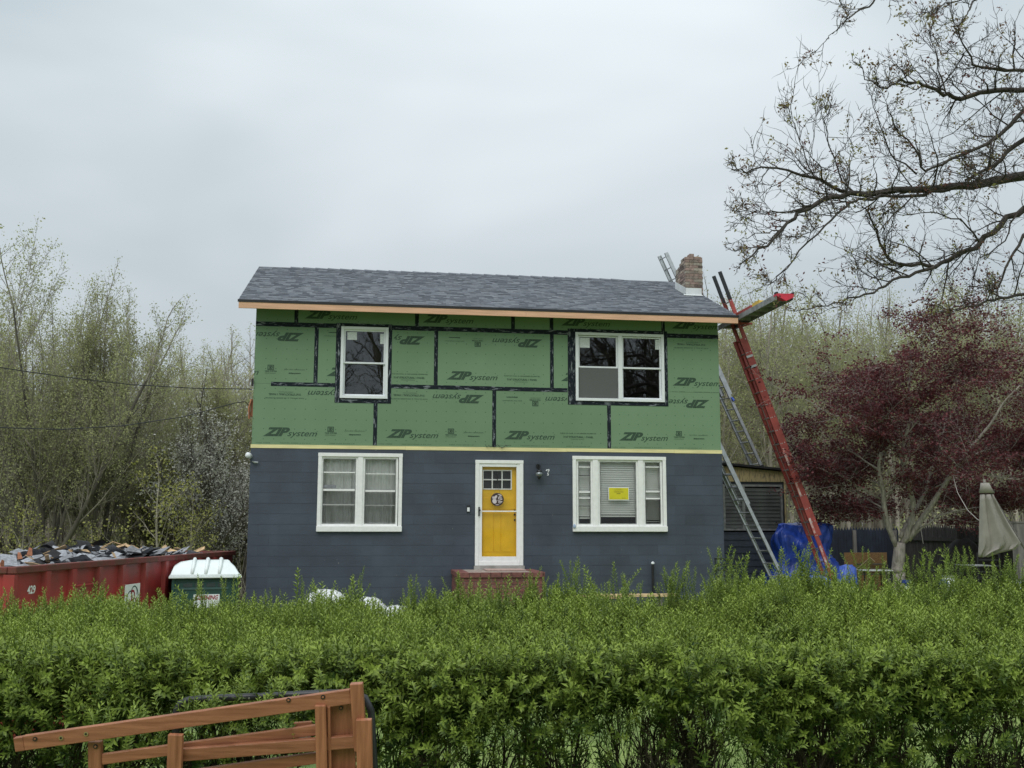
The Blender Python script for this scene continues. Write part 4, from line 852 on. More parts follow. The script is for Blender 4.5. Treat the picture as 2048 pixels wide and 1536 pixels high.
tb = thing('nail_box', 'open yellow box lying on the work plank in front of tool case', 'box', (10.34, -0.62, bz)); m = MB(); m.box(0, 0.22, -0.28, 0.1, 0, 0.012); m.box(0, 0.012, -0.28, 0.1, 0.0121, 0.10); m.box(0.208, 0.22, -0.28, 0.1, 0.0121, 0.085); m.box(0.0121, 0.2079, -0.28, -0.268, 0.0121, 0.09); m.box(0.0121, 0.2079, 0.088, 0.1, 0.0121, 0.10); part('box_body', m, M['yellow'], tb); m = MB(); m.tube([(0.03, -0.2, 0.08), (0.1, -0.1, 0.12), (0.18, 0.05, 0.09)], 0.02, 6); part('contents', m, M['lumber2'], tb)
jk = thing('ladder_jack', 'red steel bracket carrying the work plank on the ladder', 'bracket', (10.25, 0.5, pz-0.13)); m = MB(); m.beam((0.02, 0, 0), (0.48, 0, 0), 0.04, 0.04); part('arm', m, M['redfg'], jk); m = MB(); m.beam((0.40, 0, -0.021), (0.16, 0, -0.10), 0.03, 0.03, (0, 1, 0)); part('brace', m, M['redfg'], jk)
# ------------------------------------------------------------------ tarps
def cloth_loft(cx, cy, rings, n, seed, amp, freq):
    r_ = random.Random(seed); ph = [r_.uniform(0, 6.28) for _ in range(6)]; out_ = []
    for (z, rx, ry, ox, oy, a_) in rings:
        pts = []
        for i in range(n):
            t = 2*math.pi*i/n; rip = 1+a_*amp*(math.sin(freq*t+ph[0]+z*1.1)+0.6*math.sin(freq*1.7*t+ph[1]-z*0.8)+0.35*math.sin(freq*3.1*t+ph[2]+z*2.0))
            c, s = math.cos(t), math.sin(t); q = 0.55; c2 = math.copysign(abs(c)**q, c); s2 = math.copysign(abs(s)**q, s)
            pts.append((cx+ox+rx*rip*c2, cy+oy+ry*rip*s2, z+0.015*math.sin(5*t+ph[3])*a_))
        out_.append(pts)
    return out_
tx0, tx1 = float(atY(1551, 1100, 1.45)[0]), float(atY(1688, 1100, 1.45)[0]); tz = float(atY(1620, 1047, 1.6)[2]); cxm = (tx0+tx1)/2; hw = (tx1-tx0)/2
rings = [(GY+0.02, hw*1.06, 0.48, -0.12, 0, 1.5), (0.2, hw*1.02, 0.44, -0.08, 0, 1.3), (0.6, hw*0.94, 0.38, -0.02, 0, 1.2), (1.0, hw*0.82, 0.32, 0.02, 0, 1.0), (1.3, hw*0.76, 0.28, 0.03, 0, 0.8), (tz-0.08, hw*0.74, 0.26, 0.04, 0, 0.6), (tz-0.02, hw*0.72, 0.24, 0.04, 0, 0.4), (tz, hw*0.55, 0.16, 0.0, 0, 0.3), (tz-0.02, hw*0.1, 0.04, 0, 0, 0)]
from mathutils import noise as mnoise
rings = [(lambda A, B_, t: tuple(A[k_]+(B_[k_]-A[k_])*t for k_ in range(6)))(rings[i_], rings[i_+1], t) for i_ in range(len(rings)-1) for t in (0, 0.25, 0.5, 0.75)]+[rings[-1]]
m = MB(); m.loft(cloth_loft(0, 0, [(z-GY, a, b, c, d, e) for z, a, b, c, d, e in rings], 200, 4, 0.035, 9))
def crumple(mb, amp, sc):
    v2 = []
    for (x, y, z) in mb.v:
        p = Vector((x, y, z)); q = mnoise.ridged_multi_fractal(Vector((x*sc, y*sc, z*sc*0.45)), 0.9, 2.1, 3, 1.0, 2.0)-1.0; q2 = mnoise.noise(p*1.7)
        r = math.hypot(x, y)+1e-6; k_ = amp*(q*0.8+q2*1.6); v2.append((x+x/r*k_, y+y/r*k_, z+0.4*k_*(z > 0.4)))
    mb.v = v2
crumple(m, 0.11, 3.0)
tp = thing('blue_tarp', 'tall creased blue tarpaulin draped over stored material behind the red ladder', 'tarp', (cxm, 1.85, GY)); part('sheet', m, M['bluetarp'], tp, smooth=True)
for k_, (px, py, r0, h) in enumerate(((1640, 1180, 0.26, 0.38), (1698, 1161, 0.17, 0.42))):
    c0 = atY(px, py+10, -0.4); m = MB(); m.loft(cloth_loft(0, 0, [(0, r0*1.1, r0*0.9, 0, 0, 1.2), (h*0.5, r0*1.0, r0*0.8, 0, 0, 1.2), (h*0.85, r0*0.75, r0*0.6, 0, 0, 1), (h*0.98, r0*0.4, r0*0.3, 0, 0, 0.8), (h, r0*0.05, r0*0.05, 0, 0, 0)], 64, 9+k_, 0.06, 7))
    hh = float(c0[2])-GY+h; m.v = [(x, y, z+(hh-h if z > 0.001 else 0)) for x, y, z in m.v]; crumple(m, 0.09, 6.0)
    t_ = thing('blue_tarp', ('light blue bundled tarp lump at the foot of the red ladder', 'rounded light blue tarp bundle right of the red ladder foot')[k_], 'tarp', (float(c0[0]), -0.4, GY)); part('sheet', m, pbr('light_blue_tarp', (0.06, 0.12, 0.46), 0.4, 0.3, 8, 0.4, 14), t_, smooth=True)
for k_, (px, py, rx, h, lab) in enumerate(((655, 1180, 0.36, 0.5, 'heaped white plastic sheet by the house wall below left window'), (740, 1195, 0.30, 0.4, 'white plastic sheet heap right of the larger white heap'), (795, 1212, 0.24, 0.3, 'low white plastic bag nearest the brick stoop'))):
    c0 = atY(px, py, -1.3); hh = float(c0[2])-ground(float(c0[0]), -1.3); m = MB(); m.loft(cloth_loft(0, 0, [(0, rx*1.3, 0.5, 0, 0, 1), (hh*0.55, rx*1.15, 0.42, 0, 0, 1), (hh*0.85, rx*0.8, 0.3, 0, 0, 1.2), (hh*0.97, rx*0.4, 0.15, 0, 0, 1.2), (hh, 0.03, 0.03, 0, 0, 0)], 60, 20+k_, 0.06, 6)); crumple(m, 0.06, 4.0)
    t_ = thing('white_tarp', lab, 'plastic sheet', (float(c0[0]), -1.3, ground(float(c0[0]), -1.3))); part('sheet', m, M['whitetarp'], t_, smooth=True)
# boards lying in front of the right wall
for k_, (px, py, ln, rz, lab) in enumerate(((1185, 1192, 1.0, 0.05, 'short pale board lying low before the wall right of the steps'), (1270, 1188, 1.5, -0.03, 'long cream board lying before the wall under right window'))):
    c0 = atY(px, py, -2.2); hh = float(c0[2]); t_ = thing('lumber_board', lab, 'board', (float(c0[0]), -2.2, ground(6, -2.2)), rz); h2 = hh-ground(6, -2.2)
    m = MB(); m.box(-ln/2, ln/2, -0.12, 0.12, h2-0.045, h2); part('board', m, M[('lumber', 'lumber2')[k_]], t_)
    for xx in (-ln*0.35, ln*0.3): m = MB(); m.box(xx, xx+0.05, -0.1, 0.1, 0, h2-0.046); part('trestle', m, M['post'], t_)
# ------------------------------------------------------------------ fences
fy = 6.6; fxa, fxb = 13.5, 17.3
fn = thing('picket_fence', 'navy painted dog-ear picket fence behind the blue tarp and maple trunk', 'fence', (15.4, fy, -0.3)); x = fxa
ft = 1.50
while x < fxb:
    h = ft+0.3+random.uniform(-0.015, 0.015); m = MB(); w_ = 0.082; m.add([(x-15.4, 0, 0), (x+w_-15.4, 0, 0), (x+w_-15.4, 0, h-0.09), (x+w_/2-15.4, 0, h), (x-15.4, 0, h-0.09), (x-15.4, 0.018, 0), (x+w_-15.4, 0.018, 0), (x+w_-15.4, 0.018, h-0.09), (x+w_/2-15.4, 0.018, h), (x-15.4, 0.018, h-0.09)], [(0, 1, 2, 3, 4), (9, 8, 7, 6, 5), (0, 5, 6, 1), (1, 6, 7, 2), (2, 7, 8, 3), (3, 8, 9, 4), (4, 9, 5, 0)])
    part('picket', m, M['fenceblue'], fn); x += 0.087
for z in (0.3, 1.5): m = MB(); m.box(fxa-15.4, fxb-15.4, 0.02, 0.06, z, z+0.09); part('fence_rail', m, M['fenceblue'], fn)
for x in (15.98, 17.2): m = MB(); m.box(x-15.4-0.05, x-15.4+0.05, -0.05, -0.002, 0, 1.72); part('post', m, M['post'], fn)
m = MB()
fn2 = thing('picket_fence', 'dark weathered picket fence running towards the viewer behind the folded umbrella', 'fence', (17.4, 6.6, -0.3)); y = 6.5; k_ = 0
while y > -3.0:
    h = 1.86+random.uniform(-0.02, 0.02); m = MB(); w_ = 0.086; m.add([(0, y-6.6, 0), (0, y-w_-6.6, 0), (0, y-w_-6.6, h-0.09), (0, y-w_/2-6.6, h), (0, y-6.6, h-0.09), (0.02, y-6.6, 0), (0.02, y-w_-6.6, 0), (0.02, y-w_-6.6, h-0.09), (0.02, y-w_/2-6.6, h), (0.02, y-6.6, h-0.09)], [(0, 4, 3, 2, 1), (5, 6, 7, 8, 9), (0, 1, 6, 5), (1, 2, 7, 6), (2, 3, 8, 7), (3, 4, 9, 8), (4, 0, 5, 9)])
    part('picket', m, M['fence'], fn2); y -= 0.105; k_ += 1
for z in (0.35, 1.45): m = MB(); m.box(-0.05, -0.004, -9.6, -0.1, z, z+0.1); part('fence_rail', m, M['fence'], fn2)
for y in (3.6, 0.9, -1.8): m = MB(); m.box(-0.14, -0.052, y-6.6-0.05, y-6.6+0.05, 0, 1.85); part('post', m, M['fence'], fn2)
c0 = atD(2036, 1046, 19.5); t_ = thing('fence_post', 'thick weathered grey post behind the umbrella at right edge', 'post', (float(c0[0]), float(c0[1]), -0.25)); part('post', MB().box(-0.09, 0.09, -0.09, 0.09, 0, float(c0[2])+0.25), M['post'], t_, bevel=0.01); part('post_cap', MB().box(-0.1, 0.1, -0.1, 0.1, float(c0[2])+0.251, float(c0[2])+0.28), M['post'], t_)
# osb sheet, plank, sash, bench by the fence
c0 = atY(1732, 1125, 5.0); zt_ = float(atY(1732, 1105, 5.0)[2])
t_ = thing('osb_sheet', 'orange brown chipboard sheet standing on edge in front of the navy fence', 'board', (float(c0[0]), 5.0, -0.28)); ow = float(atY(1775, 1120, 5.0)[0]-atY(1690, 1120, 5.0)[0])
part('sheet', MB().box(-ow/2, ow/2, 0, 0.02, 0, zt_+0.28), M['osb'], t_)
p_, q_ = atY(1708, 1150, 3.4), atY(1745, 1119, 3.0); t_ = thing('wood_plank', 'pale plank leaning at a slant beside the maple trunk', 'board', tuple(ext(p_, q_, z=-0.26)))
m = MB(); b0 = Vector(ext(p_, q_, z=-0.26)); m.beam((0, 0, 0), Vector(q_)-b0, 0.16, 0.03, (0, 1, 0)); part('plank', m, M['lumber2'], t_)
def frame_thing(name, lab, cat, px0, py0, px1, py1, Y, b, mat):
    x0, x1 = float(atY(px0, py1, Y)[0]), float(atY(px1, py1, Y)[0]); z0, z1_ = float(atY(px0, py1, Y)[2]), float(atY(px0, py0, Y)[2]); t_ = thing(name, lab, cat, ((x0+x1)/2, Y, -0.27)); w_ = (x1-x0)/2
    m = MB(); 
    for a, b_, c, d in ((-w_, -w_+b, z0, z1_), (w_-b, w_, z0, z1_), (-w_+b, w_-b, z0, z0+b), (-w_+b, w_-b, z1_-b, z1_)): m.box(a, b_, 0, 0.04, c+0.27, d+0.27)
    part('frame', m, M[mat], t_); return t_, w_, z0+0.27, z1_+0.27
t_, w_, a_, b_ = frame_thing('old_sash', 'old window sash with pale frame standing against the chipboard', 'window sash', 1715, 1127, 1775, 1150, 4.2, 0.03, 'post'); part('pane', MB().box(-w_+0.03, w_-0.03, 0.015, 0.02, a_+0.03, b_-0.03), M['glassdark'], t_)
for sx_ in (-w_+0.02, w_-0.02): part('leg', MB().box(sx_-0.015, sx_+0.015, 0.0, 0.03, 0, a_-0.001), M['post'], t_)
def table(name, lab, px0, px1, py, Y, mat, th=0.03, dep=0.6, legm='dark', cat='table'):
    x0, x1 = float(atY(px0, py, Y)[0]), float(atY(px1, py, Y)[0]); z = float(atY(px0, py, Y)[2]); g = ground((x0+x1)/2, Y); t_ = thing(name, lab, cat, ((x0+x1)/2, Y, g)); w_ = (x1-x0)/2
    part('table_top', MB().box(-w_, w_, 0, dep, z-g-th, z-g), M[mat], t_)
    for sx_ in (-w_+0.05, w_-0.05):
        for sy_ in (0.04, dep-0.04): part('leg', MB().tube([(sx_, sy_, 0), (sx_, sy_, z-g-th)], 0.015, 6), M[legm], t_)
    return t_
table('patio_table', 'white edged folding table left of the maple trunk', 1726, 1790, 1140.5, 1.2, 'vinyl', 0.02)
table('patio_table', 'dark metal patio table with pale top edge below the folded umbrella', 1946, 1992, 1131, -2.5, 'alu', 0.015)
def chair(lab, px, py, Y, rz, mat='dark', w=0.46):
    c0 = atY(px, py, Y); g = ground(float(c0[0]), Y); t_ = thing('patio_chair', lab, 'chair', (float(c0[0]), Y, g), rz); H = float(c0[2])-g
    part('seat', MB().box(-w/2, w/2, -w/2, w/2, H*0.5-0.02, H*0.5), M[mat], t_)
    for sx_ in (-w/2+0.02, w/2-0.02):
        part('leg', MB().tube([(sx_, -w/2+0.02, 0), (sx_, -w/2+0.02, H*0.5-0.02)], 0.013, 6), M[mat], t_); part('leg', MB().tube([(sx_, w/2, 0), (sx_, w/2-0.03, H*0.5), (sx_, w/2+0.05, H)], 0.013, 6), M[mat], t_)
    m = MB(); 
    for i_ in range(5): zz_ = H*0.58+i_*(H*0.40/4); yy = w/2-0.03+0.08*(zz_-H*0.5)/(H*0.5); m.box(-w/2+0.033, w/2-0.033, yy, yy+0.012, zz_-0.016, zz_+0.016)
    part('backrest', m, M[mat], t_); return t_
chair('dark metal patio chair at the house corner left of the grey ladder', 1456, 1115, -0.6, 2.6)
chair('dark slatted patio chair right of the maple trunk behind the hedge', 1898, 1139, -4.0, 0.2)
chair('dark patio chair under the folded umbrella', 1978, 1106, -1.0, -0.5)
# covered grill behind
c0 = atY(1925, 1078, 2.0); g = -0.27; H = float(c0[2])-g; t_ = thing('covered_grill', 'barbecue grill under a dark cover in front of dark fence', 'grill', (float(c0[0]), 2.0, g))
m = MB(); m.loft(cloth_loft(0, 0, [(0, 0.62, 0.35, 0, 0, 0.6), (H*0.6, 0.60, 0.34, 0, 0, 0.6), (H*0.72, 0.52, 0.30, 0, 0, 0.5), (H*0.93, 0.26, 0.2, 0.0, 0, 0.4), (H, 0.12, 0.12, 0, 0, 0)], 48, 31, 0.03, 6)); part('cover', m, pbr('dark_grill_cover', (0.028, 0.026, 0.026), 0.8, 0.25, 5, 0.3, 12), t_, smooth=True)
m = MB(); m.box(0.2, 0.62, -0.37, -0.352, H*0.80, H*0.90); part('handle', m, M['lumber2'], t_)
# small bright objects half hidden by the hedge
def bottle(lab, px, py, Y, body, cap, r=0.045, h=0.26, cat='spray bottle'):
    c0 = atY(px, py, Y); x = float(c0[0]); zb = float(c0[2])-h; g = ground(x, Y); t_ = thing('spray_bottle', lab, cat, (x, Y, zb))
    part('bottle_body', MB().tube([(0, 0, 0), (0, 0, h*0.55), (0, 0, h*0.68), (0, 0, h*0.74)], [r, r, r*0.6, r*0.4], 12), body, t_, smooth=True); part('label_band', MB().tube([(0, 0, h*0.38), (0, 0, h*0.55)], r*1.03, 12), M['scrapred'], t_)
    part('spray_head', MB().box(-r*0.5, r*0.5, -r*0.5, r*0.5, h*0.741, h*0.86).box(-r*1.3, r*0.9, -r*0.4, r*0.4, h*0.861, h), cap, t_); return x, zb, g
BLUE = pbr('blue_plastic', (0.015, 0.04, 0.22), 0.4); 
x, zb, g = bottle('spray bottle with blue head and red band on a stool before the maple', 1814, 1160, -6.0, M['vinyl'], BLUE, 0.06, 0.34)
t_ = thing('stool', 'white stool carrying the spray bottle behind the hedge', 'stool', (x, -6.0, g)); part('seat', MB().box(-0.2, 0.2, -0.2, 0.2, zb-g-0.03, zb-g-0.001), M['vinyl'], t_)
for a in (-0.17, 0.17):
    for b in (-0.17, 0.17): part('leg', MB().tube([(a, b, 0), (a, b, zb-g-0.03)], 0.015, 6), M['vinyl'], t_)
c0 = atY(1888, 1167, -5.5); g = ground(float(c0[0]), -5.5); t_ = thing('blue_lantern', 'small round deep blue lantern on a thin stake behind the hedge', 'lantern', (float(c0[0]), -5.5, g)); hz = float(c0[2])-g
part('globe', MB().tube([(0, 0, hz-0.07), (0, 0, hz-0.055), (0, 0, hz), (0, 0, hz+0.05), (0, 0, hz+0.065)], [0.03, 0.06, 0.075, 0.05, 0.02], 12), BLUE, t_, smooth=True); part('stake', MB().tube([(0, 0, 0), (0, 0, hz-0.07)], 0.008, 5), M['alu'], t_)
for px, py, Y, lab, r in ((1897, 1152, -4.6, 'small white bucket behind the hedge near dark chair', 0.1), (2022, 1160, -4.0, 'white lidded bucket at the right edge behind the hedge', 0.16)):
    c0 = atY(px, py, Y); g = ground(float(c0[0]), Y); H = max(0.3, float(c0[2])-g); t_ = thing('white_bucket', lab, 'bucket', (float(c0[0]), Y, g)); part('bucket_body', MB().tube([(0, 0, 0), (0, 0, H-0.02)], [r*0.85, r], 16), M['vinyl'], t_, smooth=True); part('lid', MB().tube([(0, 0, H-0.0195), (0, 0, H)], r*1.06, 16), M['alu'], t_)
# ------------------------------------------------------------------ folded umbrella
UD = 17.0; ap = atD(1969, 965, UD); gz = ground(float(ap[0]), float(ap[1]))
um = thing('patio_umbrella', 'closed grey patio umbrella tilted on its pole with canvas hanging down', 'umbrella', (float(ap[0]), float(ap[1]), gz))
A0 = Vector(ap)-Vector((ap[0], ap[1], gz)); r0v = Vector(_r0)
def U(px, py, D=UD): return Vector(atD(px, py, D))-Vector((ap[0], ap[1], gz))
pe = U(2062, 1118); dd = (pe-A0).normalized(); tt = (A0.z)/(-dd.z); part('pole', MB().tube([A0, A0+dd*tt], 0.02, 8), M['post'], um)
rows_ = [(966, 1962, 1977), (974, 1961, 1981), (986, 1959, 1989), (989, 1961, 1986), (1000, 1960.5, 1991), (1020, 1960, 2002), (1045, 1959.5, 2016), (1068, 1959, 2030), (1086, 1958.5, 2041), (1097, 1958.3, 2030), (1105, 1958, 1996), (1113, 1957.5, 1976)]
ringsU = []; nU = 72
for i_, (py, xl, xr) in enumerate(rows_):
    c = (U(xl, py)+U(xr, py))/2; hw_ = (U(xr, py)-U(xl, py)).length/2; pts = []
    for k_ in range(nU):
        t = 2*math.pi*k_/nU; f_ = 1+(0.30 if i_ > 2 else 0.06)*math.sin(7*t+0.12*i_)+(0.16 if i_ > 2 else 0.0)*math.sin(13*t-0.25*i_+1.0)
        pts.append(tuple(c+r0v*(hw_*math.cos(t)*(1+0.0*t))+Vector((-r0v.y, r0v.x, 0))*(min(0.16, 0.05+hw_*0.35)*math.sin(t)*f_)+Vector((0, 0, 0.012*math.sin(7*t) if i_ > 8 else 0))))
    ringsU.append(pts)
part('vent_cap', MB().loft(ringsU[:3]), M['canvas'], um, smooth=True); part('canopy', MB().loft(ringsU[3:]), M['canvas'], um, smooth=True)
part('finial', MB().tube([A0, A0+Vector((0, 0, 0.05))], 0.02, 8), M['canvas'], um)
# ------------------------------------------------------------------ roll-off dumpster
def P2(px, D, z):
    v = CAM + (RT*(px-1024)/FPX+FW)*D; hx = v.copy(); hx[2] = z; return hx
D1 = 13.5; zr = 1.02; n0 = Vector(P2(52, D1, zr)); ddir = Vector((math.sin(YAW+0.077), math.cos(YAW+0.077), 0)); ddir.normalize(); ldir = Vector((-ddir.y, ddir.x, 0)); LD = 8.1; WD = 2.4; gD = ground(-3, -3)
dm = thing('dumpster', 'long dark red open-top roll-off dumpster heaped with roofing debris left of house', 'dumpster', (n0.x, n0.y, gD), math.atan2(ddir.y, ddir.x))
HD = zr-gD      # local: +x along the long side away from the camera, +y to the left
def dbox(m, *a): return m.box(*a)
part('side_panel', MB().box(0, LD, 0, 0.012, 0.15, HD-0.08), M['dumpred'], dm); part('side_panel', MB().box(0, LD, WD-0.012, WD, 0.15, HD-0.08), M['dumpred'], dm)
part('door_panel', MB().box(-0.012, 0, 0.0, WD, 0.15, HD-0.08), M['dumpred'], dm); part('front_panel', MB().box(LD, LD+0.012, 0, WD, 0.15, HD-0.08), M['dumpred'], dm); part('floor_plate', MB().box(0, LD, 0.013, WD-0.013, 0.15, 0.2), M['dumprim'], dm)
for a in ((-0.05, LD+0.05, -0.06, 0.06, HD-0.09, HD), (-0.05, LD+0.05, WD-0.06, WD+0.06, HD-0.09, HD), (-0.06, 0.06, 0.0605, WD-0.0605, HD-0.088, HD-0.002), (LD-0.06, LD+0.06, 0.0605, WD-0.0605, HD-0.088, HD-0.002)): part('top_rail', MB().box(*a), M['dumprim'], dm, bevel=0.012)
def Dt(px): # distance along the side for a photo column
    # solve by scanning
    best = min(np.linspace(0, LD, 400), key=lambda s: abs((lambda v: 1024+FPX*(v@RT)/(v@FW))(np.array(n0+ddir*s)-CAM)-px)); return float(best)
def rib(m, x0, x1, y0, y1): m.add([(x0, 0, y0), (x1, 0, y0), (x1-0.025, -0.07, y0), (x0+0.025, -0.07, y0), (x0, 0, y1), (x1, 0, y1), (x1-0.025, -0.07, y1), (x0+0.025, -0.07, y1)], [(0, 1, 2, 3), (7, 6, 5, 4), (3, 2, 6, 7), (2, 1, 5, 6), (0, 3, 7, 4)])
for a, b in ((84, 96), (137, 150), (190, 202), (237, 249), (283, 293), (324, 333), (360, 369)):
    m = MB(); s = Dt(a); rib(m, s, s+0.16, 0.15, HD-0.09); part('side_rib', m, M['dumpred'], dm)
for s in (5.4, 6.1, 6.9): m = MB(); rib(m, s, s+0.16, 0.15, HD-0.09); part('side_rib', m, M['dumpred'], dm)
for yy in (0.35, 1.1, 1.9): m = MB(); m.box(-0.09, -0.0125, yy, yy+0.16, 0.15, HD-0.09); part('door_rib', m, M['dumpred'], dm)
m = MB(); m.box(-0.06, 0.02, -0.05, 0.10, 0.15, HD-0.1); part('corner_post', m, M['dumpred'], dm)
s0, s1 = Dt(146), Dt(194)
for zz_ in (1.02-0.33, 1.02-0.66): m = MB(); m.tube([(s0, -0.06, HD-1.02+zz_), (s1, -0.06, HD-1.02+zz_)], 0.014, 6); part('ladder_rung', m, M['dumpred'], dm)
# sign on the long side
s0, s1 = Dt(243), Dt(272.5); zt1 = HD-0.40; zb1 = HD-0.40-0.44; sm_ = (s0+s1)/2; sgn = part('sign_plate', MB().box(s0, s1, -0.088, -0.078, zb1, zt1), M['oldwhite'], dm)
sgw, sgh = s1-s0, zt1-zb1
INK_G = pbr('sign_green', (0.012, 0.06, 0.045), 0.5); INK_R = pbr('sign_red', (0.28, 0.012, 0.03), 0.5)
def arc(m, cx_, cz_, rx, rz, a0, a1, th, n=18, y=-0.0895):
    vs = []; 
    for i_ in range(n+1):
        a = math.radians(a0+(a1-a0)*i_/n); vs += [(cx_+(rx-th)*math.cos(a), y, cz_+(rz-th)*math.sin(a)), (cx_+rx*math.cos(a), y, cz_+rz*math.sin(a))]
    m.add(vs, [(2*i_, 2*i_+2, 2*i_+3, 2*i_+1) for i_ in range(n)])
m = MB(); arc(m, sm_+sgw*0.10, zb1+sgh*0.68, sgw*0.22, sgh*0.26, -20, 190, 0.02); arc(m, sm_-sgw*0.14, zb1+sgh*0.42, sgw*0.27, sgh*0.36, 80, 250, 0.02); arc(m, sm_+sgw*0.10, zb1+sgh*0.55, sgw*0.30, sgh*0.38, -60, 60, 0.018); arc(m, sm_+sgw*0.06, zb1+sgh*0.16, sgw*0.2, sgh*0.10, 0, 360, 0.035, 24)
part('sign_emblem', m, INK_G, sgn)
for ch, cxx, czz, hh, shx in (('A', -0.30, 0.22, 0.20, 0.3), ('D', -0.02, 0.38, 0.42, 0), ('L', 0.26, 0.22, 0.26, -0.2)):
    v, f = text_mesh([(ch, 0, sgw*0.26, 0, sgh*hh, shx, 0.03)]); o = obj('sign_letter', raw_mesh('sign_letter', v, f, INK_R), sgn, loc=(sm_+sgw*cxx-0.04, -0.090, zb1+sgh*czz))
p2 = part('sign_plate', MB().box(s0+0.0, s1-0.0, -0.086, -0.078, zb1-0.17, zb1-0.01), M['oldwhite'], dm); v2, f2 = text_mesh([('429', 0, sgw*0.5, 0.03, 0.06, 0, 0.02)])
obj('sign_letter', raw_mesh('sign_letter', v2, f2, M['black']), p2, loc=(sm_-sgw*0.1, -0.0875, zb1-0.16))
v, f = text_mesh([('429', 0, 0.20, 0, 0.11, 0, 0.03)]); obj('painted_number', raw_mesh('painted_number', v, f, M['oldwhite']), dm, loc=(Dt(56)+0.02, -0.004, HD-0.37))
# the heap of debris: a mound plus pieces one can tell apart
RZd = Matrix.Rotation(math.atan2(ddir.y, ddir.x), 4, 'Z'); dmM = Matrix.Translation((n0.x, n0.y, gD)) @ RZd
rd = random.Random(11)
def prof(s): # height of the heap over the rim along the side
    t = s/LD; return -0.30+0.12*sm(0.1, 0.25, t)+0.30*math.exp(-((t-0.50)/0.24)**2)+0.12*math.exp(-((t-0.82)/0.1)**2)
V = []; ns, nw_ = 60, 18
for i_ in range(ns+1):
    for j_ in range(nw_+1):
        s = 0.02+(LD-0.04)*i_/ns; w_ = 0.02+(WD-0.04)*j_/nw_; h = HD-0.1+(prof(s)+0.02)*math.sin(math.pi*min(1, max(0, (w_+0.25)/(WD+0.5))))**0.7+rd.uniform(-0.03, 0.03); V.append((s, w_, h))
F = [(i_*(nw_+1)+j_, (i_+1)*(nw_+1)+j_, (i_+1)*(nw_+1)+j_+1, i_*(nw_+1)+j_+1) for i_ in range(ns) for j_ in range(nw_)]
o = obj('debris_mound', npmesh('debris_mound', V, F, M['scrapgrey'])); o.matrix_world = dmM; tag(o, 'loose mound of torn shingles filling the red dumpster', 'debris', kind='stuff')
def bent_sheet(lx, ly, bend, th=0.012):
    n = 6; a = []; b = []
    for i_ in range(n+1):
        t = i_/n-0.5; z = bend*(0.25-t*t)*4*lx*0.25+0.01*math.sin(9*t)
        a += [(t*lx, -ly/2, z), (t*lx, ly/2, z+0.02*math.sin(7*t))]
    m = MB(); m.add(a, [(2*i_, 2*i_+2, 2*i_+3, 2*i_+1) for i_ in range(n)]); m.add([(x, y, z-th) for x, y, z in a], [(2*i_, 2*i_+1, 2*i_+3, 2*i_+2) for i_ in range(n)]); return m
protoS = [bent_sheet(0.75, 0.45, 0.5).mesh('shingle_scrap', M['scrapgrey']), bent_sheet(1.0, 0.6, -0.25).mesh('shingle_scrap', M['scrapgrey']), bent_sheet(0.5, 0.4, 0.9).mesh('shingle_scrap', M['scrapgrey'])]
protoF = [bent_sheet(0.7, 0.5, 0.7).mesh('felt_scrap', M['black']), bent_sheet(0.9, 0.35, -0.5).mesh('felt_scrap', M['black'])]
protoW = [MB().box(-0.3, 0.3, -0.06, 0.06, -0.01, 0.01).mesh('wood_scrap', M['scrapwood']), MB().add([(-0.2, -0.07, 0), (0.25, -0.05, 0), (0.32, 0.02, 0), (0.1, 0.08, 0), (-0.2, 0.06, 0), (-0.2, -0.07, 0.018), (0.25, -0.05, 0.018), (0.32, 0.02, 0.018), (0.1, 0.08, 0.018), (-0.2, 0.06, 0.018)], [(4, 3, 2, 1, 0), (5, 6, 7, 8, 9), (0, 1, 6, 5), (1, 2, 7, 6), (2, 3, 8, 7), (3, 4, 9, 8), (4, 0, 5, 9)]).mesh('wood_scrap', M['scrapwood'])]
protoC = [MB().add([(-0.1, -0.01, 0), (0.1, -0.01, 0), (0.04, -0.01, 0.26), (-0.06, -0.01, 0.30), (-0.1, 0.01, 0), (0.1, 0.01, 0), (0.04, 0.01, 0.26), (-0.06, 0.01, 0.30)], [(0, 1, 2, 3), (7, 6, 5, 4), (0, 4, 5, 1), (1, 5, 6, 2), (2, 6, 7, 3), (3, 7, 4, 0)]).mesh('cedar_scrap', M['scrapred'])]
def scrap(kind, s, w_, dz, rx, ry, rz, sc, lab, cat, grp):
    me = rd.choice(kind); o = bpy.data.objects.new(me.name.split('.')[0], me); COL.objects.link(o); h = HD-0.1+(prof(s))*math.sin(math.pi*min(1, max(0, (w_+0.25)/(WD+0.5))))**0.7+dz
    o.matrix_world = dmM @ Matrix.Translation((s, w_, h)) @ Matrix.Rotation(rz, 4, 'Z') @ Matrix.Rotation(ry, 4, 'Y') @ Matrix.Rotation(rx, 4, 'X') @ Matrix.Scale(sc, 4); tag(o, lab, cat, grp)
for i_ in range(150):
    s = rd.uniform(0.30*LD, LD*0.93); scrap(protoS, s, rd.uniform(0.25, 1.9), rd.uniform(0.05, 0.14), rd.uniform(-0.5, 0.5), rd.uniform(-0.5, 0.5), rd.uniform(-0.9, 0.9), rd.uniform(0.24, 0.52), 'torn grey shingle sheet on the heap in the red dumpster', 'shingle scrap', 'torn shingle sheets on the dumpster heap')
for i_ in range(12): scrap(protoF, rd.uniform(0.25*LD, 0.75*LD), rd.uniform(0.3, 1.6), rd.uniform(0.1, 0.2), rd.uniform(-0.6, 0.6), rd.uniform(-0.6, 0.6), rd.uniform(0, 3), rd.uniform(0.3, 0.55), 'crumpled black roofing felt on the heap in the red dumpster', 'felt scrap', 'black felt pieces on the dumpster heap')
